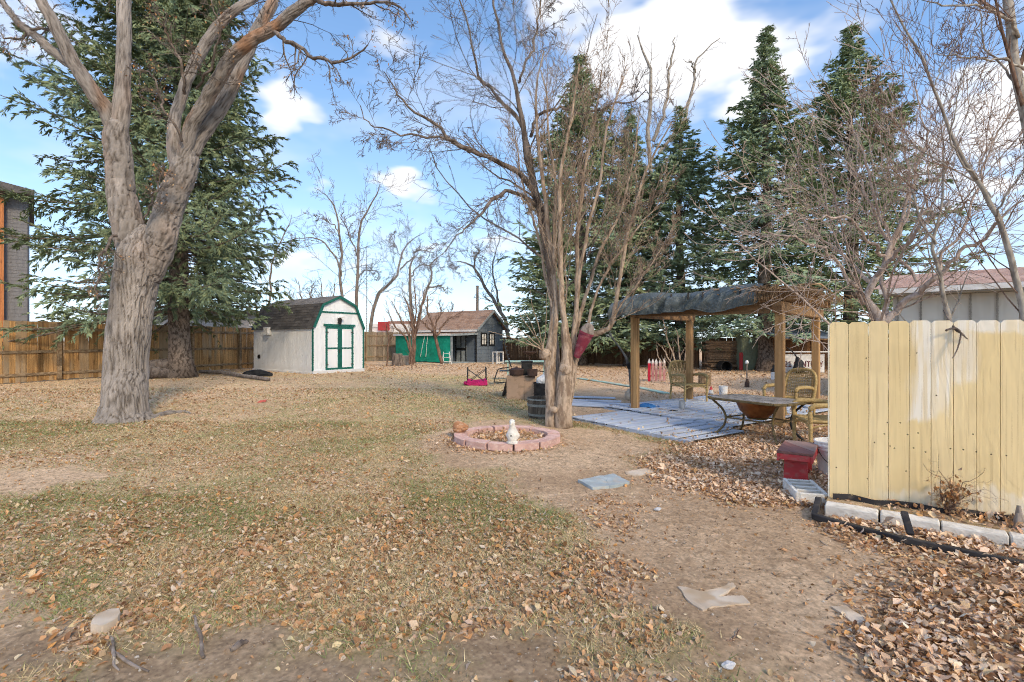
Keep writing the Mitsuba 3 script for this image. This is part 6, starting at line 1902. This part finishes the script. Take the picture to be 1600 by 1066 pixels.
    pt = b + rng.normal(0, 1, (170, 3)) * A(.08, .05, .07) + A(.02, -.02, .16)
    lm, lc = leaf_mesh(pt[:, 0], pt[:, 1], pt[:, 2], .035, rng, 1.2)
    k = add('withered_leaves', lm, 'm_leaf', t, color=lc * A(.8, .7, .55))
    labels[k] = {'kind': 'stuff'}
    t = thing('weathered_stump', 'grey broken stump in the bed at the right edge of the picture', 'stump')
    p = at(1592, 822, 3.85)
    for q in range(5):
        o = A(rng.uniform(-.06, .06), rng.uniform(-.05, .05), 0)
        add('splinter', MB().tube([p + o + A(0, 0, -.12), p + o * .8 + A(0, 0, .03), p + o * .7 + A(rng.normal(0, .02), 0, rng.uniform(.06, .16))], [.045, .035, .012], 7), 'm_bark_grey', t, smooth=True)
    # twig caught on the boards
    t = thing('dead_twig', 'forked dead twig hanging over the top of the yellow fence', 'twig')
    y = 4.12
    for rows in ([(1474, 485, 4.30, 3), (1484, 503, 4.22, 4), (1492, 515, y + .04, 5), (1504, 523, y, 4), (1512, 530, y, 2)], [(1478, 517, y + .03, 4), (1492, 514, y + .02, 4), (1500, 518, y, 4)], [(1502, 522, y, 4), (1496, 540, y, 3), (1488, 560, y, 2)]):
        P, r = px_limb(rows, 14, rng, .006)
        add('branch', tube_vf(P, r, 6), 'm_bark_dark', t, smooth=True)


def build_small():
    rng = np.random.default_rng(40)
    # flagstones and bits in the path
    mat('m_flag', mottled((.60, .52, .43), (.49, .40, .31), 5, (.44, .33, .225), 7, .95), .95)
    mat('m_slate', mottled((.40, .455, .48), (.31, .36, .385), 9, (.46, .38, .30), 12, .5), .8)

    def slab(name, label, px, m, h=.02, cat='stone'):
        t = thing(name, label, cat)
        parts = px if isinstance(px[0][0], (list, tuple)) else [px]
        for poly in parts:
            pts = np.array([gp(a, b)[:2] for a, b in poly])
            pg = shapely.Polygon(pts).buffer(.006).segmentize(.025)
            xy = np.array(pg.exterior.coords)[:-1]
            q = xy + (.026 if m == 'm_flag' else .010) * (np.stack([meshkit.noise(np.c_[xy * 14, xy[:, 0] * 0], 1), meshkit.noise(np.c_[xy * 14, xy[:, 0] * 0 + 5], 2)], 1) - .5)
            pg = shapely.Polygon(q).buffer(0)
            m_ = trimesh.creation.extrude_polygon(pg, h + .03, engine='earcut')
            v = np.array(m_.vertices)
            z = float(np.mean(surf(q[:, 0], q[:, 1])))
            v[:, 2] = v[:, 2] + surf(v[:, 0], v[:, 1]) * .7 + z * .3 - .03
            add('slab', (v, np.array(m_.faces)), m, t)
            KEEP_OUT.append(pg)
        return t
    slab('flagstone', 'pale pinkish flagstone half buried in the dirt path near the camera', [[(1062, 919), (1100, 925), (1128, 920), (1140, 914), (1150, 918), (1120, 934), (1160, 934), (1170, 943), (1115, 948), (1098, 955), (1078, 940)], [(1132, 918), (1146, 914), (1149, 919), (1138, 922)]], 'm_flag', .008)
    slab('flagstone', 'small pale flagstone sliver at the edge of the leaf heap', [(1302, 951), (1322, 950), (1338, 960), (1346, 972), (1334, 975), (1316, 962)], 'm_flag', .008)
    slab('paving_slab', 'cracked blue grey slab lying on the dirt path', [[(904, 755), (942, 748), (952, 763), (926, 766)], [(944, 748), (958, 745), (983, 757), (954, 763)]], 'm_slate', .03)
    slab('flagstone', 'grey flat stone half covered by leaves right of the blue grey slab', [(977, 738), (1010, 733), (1022, 738), (1000, 744), (982, 743)], 'm_flag', .008)
    slab('flagstone', 'grey stone tilted in the soil at the lower left corner', [(142, 990), (152, 975), (172, 966), (188, 964), (184, 978), (160, 992)], 'm_flag', .05)
    # sticks
    def stick(label, rows, r, m='m_bark_grey', name='stick', forks=()):
        t = thing(name, label, 'stick')
        for q, rw in enumerate((rows,) + tuple(forks)):
            pts = [(*(gp(a, b) + A(0, 0, r + h)), r * s) for a, b, h, s in rw]
            P, rr = limb(pts, 14, rng, .012)
            add('stem' if q == 0 else 'fork', tube_vf(P, rr, 7), m, t, smooth=True)
    stick('forked grey stick on the soil at the lower left', [(168, 1000, 0, .8), (178, 1020, .01, 1), (200, 1038, .005, 1), (232, 1052, 0, .6)], .008, forks=([(170, 1005, .03, .7), (175, 1030, .02, .9), (186, 1050, 0, .5)],))
    stick('short stick standing slantwise in the soil at the lower left', [(302, 985, .07, .6), (310, 1005, .03, 1), (318, 1030, 0, .9)], .009)
    stick('dark chunk of bark on the soil below the lawn', [(360, 1022, 0, .8), (372, 1014, .005, 1.2), (386, 1005, 0, .8)], .014, 'm_bark_dark')
    stick('thin forked twig on the dirt near the pale flagstone', [(1094, 999, 0, .8), (1120, 1006, .004, 1), (1145, 1000, .004, .8), (1158, 985, .01, .4)], .005, 'm_bark_red', forks=([(1135, 1003, .002, .8), (1150, 1003, 0, .4)],))
    stick('straw coloured stem lying across the edge of the leaf heap', [(1288, 1000, 0, 1), (1305, 1010, .004, 1), (1324, 1018, 0, .7)], .006, 'm_bark_tan')
    stick('dark stick on the path beside the leaf heap', [(1292, 938, 0, .8), (1302, 930, .004, 1), (1315, 924, .01, .7)], .006, 'm_bark_dark')
    stick('long pale stem in the leaves before the black edging', [(1280, 845, 0, .6), (1310, 862, .004, .8), (1368, 876, .004, 1)], .005, 'm_bark_tan')
    # wad of paper
    mat('m_paper', mottled((.62, .62, .63), (.48, .48, .5), 30), .9)
    for px, py, lab in ((1139, 1044, 'crumpled scrap of white paper on the dirt at the bottom'), (1028, 798, 'crumpled grey scrap on the path left of the leaf heap')):
        t = thing('paper_scrap', lab, 'paper')
        p = gp(px, py)
        b = trimesh.creation.icosphere(3, .022)
        v = np.array(b.vertices)
        v *= (1 + 1.1 * (meshkit.fbm(v * 60, 3, 5) - .5))[:, None] * A(1.3, 1, .7)
        add('wad', (v + p + A(0, 0, .012), b.faces), 'm_paper', t)
    t = thing('paper_scrap', 'small faded red scrap lying on the lawn before the shed', 'paper')
    mat('m_red_scrap', mottled((.55, .12, .09), (.42, .10, .08), 20), .8)
    p = gp(409, 629)
    add('wad', MB(Fr(p + A(0, 0, .02), .4)).prism([(-.09, -.05), (.08, -.06), (.1, .05), (-.04, .07)], (0, 0, 0), (1, 0, .15), (0, 1, .2), (0, 0, .012)), 'm_red_scrap', t)

    # barrel planter
    mat('m_barrel', woodfn((.155, .13, .105), (.085, .07, .055), (.9, .4, 0), (.4, -.9, 0), EZ, (0, 0, 0), .07, .5, 10), .85)
    mat('m_hoop', mottled((.27, .29, .27), (.20, .21, .195), 14), .6, .4)
    t = thing('barrel_planter', 'half whiskey barrel planter with grey hoops behind the many-stemmed tree', 'barrel')
    p = gp(848, 652)
    prof = lambda z: .255 + .035 * math.sin(min(z / .40, 1) * 1.9)
    ns = 22
    for q in range(ns):
        a0, a1 = 2 * np.pi * q / ns + .012, 2 * np.pi * (q + 1) / ns - .012
        v, f = [], []
        zs = np.linspace(0, .37, 6)
        for z in zs:
            for rr in (prof(z), prof(z) - .025):
                for a in (a0, a1):
                    v.append((rr * math.cos(a), rr * math.sin(a), z))
        for k in range(5):
            o = 4 * k
            for (x1, x2) in ((0, 1), (1, 3), (3, 2), (2, 0)):
                f += [[o + x1, o + x2, o + 4 + x2], [o + x1, o + 4 + x2, o + 4 + x1]]
        f += [[20, 21, 23], [20, 23, 22], [0, 2, 3], [0, 3, 1]]
        add('stave', (np.array(v) + p, np.array(f)), 'm_barrel', t)
    for z0, z1 in ((.045, .085), (.22, .265), (.335, .36)):
        add('hoop', MB().lathe([(prof(z0) + .001, z0), (prof(z0) + .007, z0), (prof(z1) + .007, z1), (prof(z1) + .001, z1), (prof(z0) + .001, z0)], p, 32), 'm_hoop', t)
    add('soil', MB().lathe([(.001, .30), (.24, .29), (.24, .26)], p, 20), 'm_ground', t)

    # things by the barrel: box, pots, lid, drum with bag
    mat('m_card', mottled((.52, .36, .25), (.43, .29, .195), 3, (.22, .14, .09), 12, .35), .9)
    t = thing('cardboard_box', 'large tan cardboard box standing on the dirt behind the barrel', 'box')
    y = 12.1
    a0, a1 = at(793, 588, y), at(837, 625, y)
    zg = float(G(a0[0], y))
    hh = a0[2] - zg
    fb = Fr(((a0[0] + a1[0]) / 2, y + .28, zg), -.06)
    wv = a1[0] - a0[0]
    add('front', MB(fb).box((-.18 * wv, -.28, hh / 2), (.63 * wv, .014, hh)), 'm_card', t)
    add('front_flap', MB(fb).box((.32 * wv, -.282, hh * .47), (.35 * wv, .014, hh * .94)), 'm_card', t)
    for s in (-1, 1):
        add('side', MB(fb).box((s * wv / 2, 0, hh / 2), (.014, .56, hh)), 'm_card', t)
    add('back', MB(fb).box((0, .28, hh / 2), (wv, .014, hh)), 'm_card', t)
    add('lid', MB(fb).box((0, 0, hh + .004), (wv, .55, .012)), 'm_card', t)
    mat('m_rust', mottled((.055, .035, .03), (.10, .06, .045), 14), .7)
    t = thing('black_pot', 'wide rusty black pot with lid on the left of the cardboard box', 'pot')
    p = at(807, 584, 12.2)
    p[2] = zg + hh + .012
    add('body', MB().lathe([(.001, 0), (.15, 0), (.17, .04), (.17, .12), (.001, .12)], p, 24), 'm_rust', t, smooth=35)
    add('lid', MB().lathe([(.18, .12), (.18, .145), (.08, .185), (.025, .19), (.02, .215), (.001, .22)], p, 24), 'm_rust', t, smooth=35)
    t = thing('black_pot', 'tall black square pot on the cardboard box', 'pot')
    p = at(823, 584, 12.35)
    p[2] = zg + hh + .012
    add('body', MB(Fr(p, .1)).box((0, 0, .16), (.24, .24, .32), .015), 'm_black', t)
    add('rim', MB(Fr(p, .1)).box((0, 0, .325), (.27, .27, .03), .008), 'm_black', t)
    t = thing('black_pot', 'low black pot at the right end of the cardboard box', 'pot')
    p = at(832, 584, 12.0)
    p[2] = zg + hh + .012
    add('body', MB().lathe([(.001, 0), (.11, 0), (.125, .16), (.11, .16), (.10, .02), (.001, .02)], p, 20), 'm_rust', t, smooth=35)
    add('handle', MB().tube([p + A(.12, 0, .12), p + A(.2, 0, .11), p + A(.27, -.02, .10)], .012, 6), 'm_black', t)
    t = thing('black_board', 'thin black board leaning against the left side of the cardboard box', 'board')
    a, b = gp(785, 620), at(794, 592, y + .1)
    add('panel', MB().prism([(0, 0), (.42, 0), (.40, .46), (.05, .46)], a + A(0, 0, .0), (.25, .97, 0), (.24, .05, .97), (-.02, .005, .005)), 'm_black', t)
    add('edge', MB().bar(a + A(.0, -.01, 0), a + A(.125, .01, .46), .012, .02), 'm_rust', t)
    t = thing('oil_drum', 'black drum topped with a white plastic bag beside the cardboard box', 'drum')
    p = on((852 - 800) / 800 * 11.6, 11.6)
    add('drum', MB().lathe([(.001, 0), (.25, 0), (.26, .02), (.26, .2), (.27, .21), (.26, .22), (.26, .42), (.25, .44), (.001, .44)], p, 24), 'm_black', t, smooth=35)
    add('ring', MB().lathe([(.255, .43), (.275, .43), (.275, .455), (.255, .455), (.255, .43)], p, 24), 'm_black', t)
    t = thing('plastic_bag', 'crumpled white plastic bag on top of the black drum', 'bag')
    v, f = blob([[(0, 0, .10, .14), (.1, .03, .13, .12), (.02, 0, .24, .07)], [(0, 0, .1, .13), (-.12, -.04, .09, .09)]], .03, 5)
    v = v + .05 * (meshkit.fbm(v * 14, 3, 2) - .5)[:, None]
    add('sack', (v + p + A(0, 0, .41), f), 'm_plastic_white', t, smooth=True)
    add('knot', MB().tube([p + A(.02, 0, .68), p + A(.05, -.02, .75)], [.03, .045], 7), 'm_plastic_white', t)

    # metal patio chair
    mat('m_black_metal', mottled((.02, .022, .024), (.035, .037, .04), 8), .4, .4)
    t = thing('metal_chair', 'black metal high-backed patio chair seen from the side behind the cardboard box', 'chair')
    y = 15.2
    f = lambda px, py, dy=0: at(px, py, y + dy)
    for dy in (0, .5):
        add('leg_rail', MB().tube([f(772, 597, dy), f(775, 586, dy), f(779, 577, dy), f(786, 575.5, dy), f(796, 574, dy)], .017, 7, 20), 'm_black_metal', t, smooth=True)
        add('back_rail', MB().tube([f(799, 574, dy), f(794, 560, dy), f(790, 545, dy), f(788, 536, dy), f(790, 531, dy)], .020, 7, 20), 'm_black_metal', t, smooth=True)
        add('base_rail', MB().tube([f(772, 597, dy), f(785, 598, dy), f(800, 596, dy)], .017, 7), 'm_black_metal', t, smooth=True)
    add('seat', MB().prism([(0, 0), (.40, 0), (.40, .5), (0, .5)], f(780, 581), (1, 0, .02), (0, 1, 0), (0, 0, .03)), 'm_black_metal', t)
    back = MB()
    for q in range(7):
        s = q / 6
        a = f(799, 574) * (1 - s) + f(790, 535) * s
        back.bar(a, a + A(0, .5, 0), .035, .012)
    add('backrest', back, 'm_black_metal', t)
    # pedestal and turquoise table behind
    t = thing('bird_bath', 'dark bird bath on a thin stem before the reddish back fence', 'bird bath')
    p = on((827.5 - 800) / 800 * 21, 21)
    add('basin', MB().lathe([(.001, .80), (.10, .80), (.27, .90), (.28, .93), (.25, .92), (.1, .84), (.001, .83)], p, 20), 'm_rust', t, smooth=35)
    add('stem', MB().lathe([(.16, 0), (.14, .03), (.03, .08), (.025, .78), (.06, .81)], p, 12), 'm_rust', t, smooth=35)
    t = thing('garden_table', 'pale turquoise garden table behind the black pots', 'table')
    p = on((822 - 800) / 800 * 17.5, 17.5)
    add('top', MB(Fr(p)).box((0, 0, .66), (1.45, .7, .04), .01), 'm_teal', t)
    for sx in (-1, 1):
        for sy in (-1, 1):
            add('leg', MB(Fr(p)).box((sx * .62, sy * .28, .32), (.05, .05, .64)), 'm_teal', t)

    # pink camp chair
    mat('m_pink', mottled((.52, .02, .14), (.42, .015, .11), 8), .75)
    t = thing('camp_chair', 'folding camp chair with bright pink seat and black crossed frame on the lawn', 'chair')
    p = gp(745, 602)
    f = Fr(p, .12)
    for sx in (-1, 1):
        for sy in (-1, 1):
            add('upright', MB(f).tube([(sx * .28, sy * .2, 0), (sx * .27, sy * .2, .54)], .013, 7), 'm_black_metal', t)
            add('foot', MB(f).lathe([(.001, 0), (.025, 0), (.02, .04), (.001, .04)], (sx * .28, sy * .2, 0), 8), 'm_black_metal', t)
    for sy in (-1, 1):
        for s in (-1, 1):
            add('cross_brace', MB(f).tube([(s * .27, sy * .215, .48), (-s * .26, sy * .215, .10)], .010, 6), 'm_black_metal', t)
    nu = 22
    X, Y_ = np.meshgrid(np.linspace(-1, 1, nu), np.linspace(-1, 1, nu))
    hz = .20 - .06 * (1 - X ** 2) + .05 * (meshkit.fbm(np.stack([X * 2.4, Y_ * 2.4, X * 0], -1), 3, 7) - .5)
    drop = np.clip(-(Y_ + .55) * .4, 0, 1)
    pts = np.stack([X * (.29 + .05 * drop * 2), np.where(Y_ < -.55, -.235 - .06 * drop, Y_ * .22), hz - drop * .95 + .0], -1).reshape(-1, 3)
    pts[:, 2] = np.maximum(pts[:, 2], .01)
    i, j = np.meshgrid(np.arange(nu - 1), np.arange(nu - 1), indexing='ij')
    aa = (i * nu + j).ravel()
    ff = np.vstack([np.stack([aa, aa + 1, aa + nu + 1], 1), np.stack([aa, aa + nu + 1, aa + nu], 1)])
    add('seat', (f(pts), ff), 'm_pink', t, smooth=True)
    add('side_pocket', (f(np.array(trimesh.creation.icosphere(2, 1).vertices) * A(.07, .16, .06) + A(-.33, -.08, .07)), trimesh.creation.icosphere(2, 1).faces), 'm_pink', t, smooth=True)

    # picket fence
    mat('m_picket', lambda p, n, uv: mix(mix((.46, .20, .20), (.52, .38, .35), smoothstep(.4, .7, fbm(p.x * 14, p.y * 14, p.z * 3, 3))), (.72, .68, .66), smoothstep(.62, .70, p.z - .1 + .1 * noise(p.x * 9, 0, 0))), .7)
    mat('m_picket_red', lambda p, n, uv: mix((.55, .02, .05), (.72, .68, .66), smoothstep(.62, .66, p.z - .1)), .6)
    t = thing('picket_fence', 'short red picket panel with white tips behind the left pergola post', 'fence')
    y = 17.6
    for q, px in enumerate((1014.5, 1021, 1027, 1034, 1041)):
        x = (px - 800) / 800 * y
        g = float(G(x, y))
        k = add('picket', MB().prism([(-.045, 0), (.045, 0), (.045, .68), (0, .79), (-.045, .68)], (x, y + .06 * q, g), (1, 0, 0), (0, 0, 1), (0, .02, 0)), 'm_picket_red' if q == 0 else 'm_picket', t)
    for z in (.2, .5):
        add('rail', MB().bar(((1012 - 800) / 800 * y, y + .03, z + .1), ((1045 - 800) / 800 * y, y + .29, z + .1), .02, .05), 'm_rail', t)
    t = thing('wooden_planter', 'round grey brown wooden planter behind the wicker chair', 'planter')
    p = on((1101 - 800) / 800 * 16, 16)
    for q in range(16):
        a0, a1 = 2 * np.pi * q / 16 + .02, 2 * np.pi * (q + 1) / 16 - .02
        poly = [(.19 * math.cos(a0), .19 * math.sin(a0)), (.19 * math.cos(a1), .19 * math.sin(a1)), (.16 * math.cos(a1), .16 * math.sin(a1)), (.16 * math.cos(a0), .16 * math.sin(a0))]
        add('stave', MB().prism(poly, p, (1, 0, 0), (0, 1, 0), (0, 0, .42)), 'm_rail', t)
    add('soil', MB().lathe([(.001, .36), (.165, .35)], p, 16), 'm_ground', t)

    # stake lamp and lantern, gnome
    t = thing('solar_lamp', 'garden stake lamp with a white tip and dark stem among the leaves', 'lamp')
    p = on((1167 - 800) / 800 * 15.4, 15.4)
    add('stem', MB().tube([p, p + A(0, 0, .7)], .02, 8), 'm_bark_grey', t)
    add('base', MB().tube([p, p + A(.01, 0, .14), p + A(0, 0, .24)], [.075, .06, .03], 9), 'm_rust', t)
    add('head', MB().lathe([(.001, .70), (.05, .71), (.055, .75), (.03, .80), (.001, .81)], p, 14), 'm_plastic_white', t, smooth=35)
    t = thing('garden_lantern', 'white lantern with a dark cap just left of the near right pergola post', 'lantern')
    p = on((1209 - 800) / 800 * 18.5, 18.5)
    add('body', MB().lathe([(.001, 0), (.10, 0), (.10, .26), (.09, .28), (.001, .28)], p, 16), 'm_plastic_white', t, smooth=35)
    add('cap', MB().lathe([(.11, .28), (.12, .30), (.05, .42), (.05, .50), (.001, .52)], p, 16), 'm_black', t, smooth=35)
    t = thing('gnome', 'tiny white and red garden gnome among leaves left of the small bucket', 'gnome')
    p = on((1111 - 800) / 800 * 13.4, 13.4)
    add('body', MB().lathe([(.001, 0), (.06, 0), (.065, .05), (.045, .11), (.04, .14), (.001, .15)], p, 14), 'm_plastic_white', t, smooth=True)
    add('hat', MB().lathe([(.05, .13), (.04, .15), (.012, .21), (.001, .23)], p, 14), 'm_red', t, smooth=True)
    add('nose', (np.array(trimesh.creation.icosphere(1, .012).vertices) + p + A(0, -.045, .115), trimesh.creation.icosphere(1, .012).faces), 'm_plaster', t)
    # lumps among leaves on the right
    t = thing('field_stone', 'pale rough stone among leaves between the right pergola posts', 'stone')
    p = gp(1260, 613)
    b = trimesh.creation.icosphere(3, .17)
    v = np.array(b.vertices)
    v *= (1 + .7 * (meshkit.fbm(v * 7, 3, 8) - .5))[:, None] * A(1.2, 1, .75)
    add('lump', (v + p + A(0, 0, .05), b.faces), 'm_flag', t, smooth=40)

    # vessel in the tree fork
    mat('m_maroon', mottled((.235, .04, .065), (.17, .03, .05), 9, (.36, .15, .17), 14, .5), .55)
    t = thing('vessel', 'maroon tapered vessel with a grey cap wedged in the fork of the many-stemmed tree', 'vessel')
    a, b = at(901, 558, 8.55), at(917, 519, 8.45)
    dz = norm(b - a)
    dx = norm(np.cross(dz, A(0, 1, 0)))
    R = np.stack([dx, np.cross(dz, dx), dz], 1)
    L_ = np.linalg.norm(b - a)
    add('cup', MB(Fr(a, R=R)).lathe([(.001, -.02), (.055, 0), (.06, .06), (.085, .16), (.115, L_ - .08), (.12, L_), (.001, L_)], n=24), 'm_maroon', t, smooth=40)
    add('band', MB(Fr(a, R=R)).lathe([(.121, L_ - .04), (.128, L_ - .035), (.128, L_ - .005), (.115, L_)], n=24), 'm_maroon', t)
    add('cap', MB(Fr(a, R=R)).lathe([(.118, L_), (.112, L_ + .05), (.075, L_ + .12), (.03, L_ + .15), (.001, L_ + .155)], n=24), 'm_bark_grey', t, smooth=True)

    # hose and jug at the post
    mat('m_hose', mottled((.14, .15, .16), (.09, .095, .10), 10), .5)
    t = thing('bent_pipe', 'bent dark grey pipe arching down beside the left pergola post', 'pipe')
    P, r = px_limb([(952, 520, 10.2, 2.5), (962, 535, 10.3, 2.5), (972, 548, 10.4, 3), (980, 562, 10.5, 4), (984, 578, 10.6, 5), (986, 600, 10.7, 5), (987, 630, 10.8, 5)], 30, rng, .01)
    add('tube', tube_vf(P, r, 9), 'm_hose', t, smooth=True)
    add('collar', tube_vf(P[14:17], r[14:17] * 1.35, 10), 'm_black', t)
    t = thing('garden_jug', 'rounded grey tan jug on the ground left of the near left pergola post', 'jug')
    p = on((983 - 800) / 800 * 12.2, 12.2)
    add('belly', MB().lathe([(.001, 0), (.06, 0), (.10, .07), (.11, .14), (.08, .21), (.04, .24), (.04, .27), (.001, .27)], p, 18), 'm_flag', t, smooth=40)
    add('handle', MB().tube([p + A(.05, 0, .25), p + A(.12, 0, .22), p + A(.10, 0, .13)], .012, 6, 10), 'm_flag', t, smooth=True)

    # by the cabin
    t = thing('step_ladder', 'small white step ladder leaning open before the green tarp', 'ladder')
    y = 28.3
    c = on((699 - 800) / 800 * y, y)
    f = Fr(c, math.radians(20))
    for sx in (-1, 1):
        add('rail', MB(f).bar((sx * .22, 0, 0), (sx * .16, .24, .70), .035, .03), 'm_white_paint', t)
        add('rear_leg', MB(f).bar((sx * .22, .46, 0), (sx * .16, .26, .66), .03, .025), 'm_white_paint', t)
    for z in (.18, .40, .62):
        add('step', MB(f).box((0, .34 * z, z), (.40, .14, .025)), 'm_white_paint', t)
    t = thing('side_table', 'white open-framed table against the blue cabin wall', 'table')
    y = 30.6
    c = on((778 - 800) / 800 * y, y)
    f = Fr(c, math.radians(40))
    add('top', MB(f).box((0, 0, .72), (.55, .45, .05)), 'm_white_paint', t)
    for sx in (-1, 1):
        for sy in (-1, 1):
            add('leg', MB(f).box((sx * .24, sy * .19, .35), (.07, .07, .70)), 'm_white_paint', t)
    add('stretcher', MB(f).box((0, -.19, .12), (.42, .05, .06)), 'm_white_paint', t)
    t = thing('log_stump', 'dark upright log stump before the left end of the green tarp', 'stump')
    p = on((621 - 800) / 800 * 26.5, 26.5)
    P, r = limb([(*(p - A(0, 0, .1)), .32), (*(p + A(0, 0, .2)), .28), (*(p + A(.02, 0, .62)), .25)], 14, rng, .02)
    add('trunk', rough_tube(P, r, 26, rng, .12, 8, 3), 'm_bark_dark', t, smooth=True)
    add('cut_face', MB().lathe([(.001, .635), (.2, .63), (.24, .61)], p + A(.02, 0, 0), 18), 'm_bark_tan', t)
    t = thing('clay_pot', 'pinkish clay planter beside the dark stump', 'pot')
    p = on((635 - 800) / 800 * 28, 28)
    add('body', MB().lathe([(.001, 0), (.22, 0), (.27, .42), (.25, .42), (.2, .05), (.001, .05)], p, 18), 'm_flag', t, smooth=35)
    add('rim', MB().lathe([(.25, .40), (.30, .40), (.30, .48), (.25, .48), (.25, .40)], p, 18), 'm_flag', t)

    # log and heap by the shed
    t = thing('fallen_log', 'grey fallen log lying between the spruce and the white shed', 'log')
    pts = [(*(gp(312, 583) + A(0, 0, .06)), .06), (*(gp(350, 587) + A(0, 0, .08)), .07), (*(gp(388, 592) + A(0, 0, .07)), .07), (*(gp(420, 596) + A(0, 0, .06)), .055)]
    P, r = limb(pts, 40, rng, .05)
    add('trunk', rough_tube(P, r, 14, rng, .15, 10, 10), 'm_bark_grey', t, smooth=True)
    P2, r2 = limb([(*P[25], .035), (*(P[25] + A(.3, -.35, .05)), .03), (*(P[25] + A(.75, -.4, .0)), .015)], 12, rng, .03)
    add('limb', tube_vf(P2, r2, 8), 'm_bark_grey', t, smooth=True)
    t = thing('black_sheet', 'crumpled black sheeting heaped by the corner of the white shed', 'sheet')
    p = gp(406, 588)
    v, f = blob([[(-.5, 0, .06, .12), (-.1, .05, .10, .15), (.35, 0, .06, .11)]], .06, 4)
    v = v + .08 * (meshkit.fbm(v * 6, 3, 4) - .5)[:, None]
    add('heap', (v + p, f), 'm_black', t, smooth=True)
    add('edge', MB().tube([p + A(-.6, -.08, .03), p + A(0, -.2, .04), p + A(.5, -.1, .03)], .02, 6, 12), 'm_black', t)
    t = thing('log_pile', 'dark heap of firewood between the spruce trunk and the forked tree', 'log pile')
    p = gp(243, 592)
    for q, (dx, dz, rr, ll) in enumerate(((0, .22, .22, .7), (.25, .18, .17, .6), (-.12, .5, .16, .6), (.16, .48, .14, .55))):
        c = p + A(dx, .25 + .03 * q, dz)
        a = A(math.sin(.5), math.cos(.5), .05 * q)
        P, r = limb([(*(c - a * ll / 2), rr), (*c, rr * 1.05), (*(c + a * ll / 2), rr)], 8, rng, .01)
        add('log', rough_tube(P, r, 16, rng, .08, 8, 3, seed=q), 'm_bark_dark', t, smooth=True)


# ---------------------------------------------------------------- build, large things first
build_buildings()
build_trees()
build_pergola()
build_deck()
build_furniture()
build_ring()
build_yellow_fence()
build_small()
KEEP_OUT.append(shapely.Point(*gp(195, 656)[:2]).buffer(.42))
build_ground_cover()
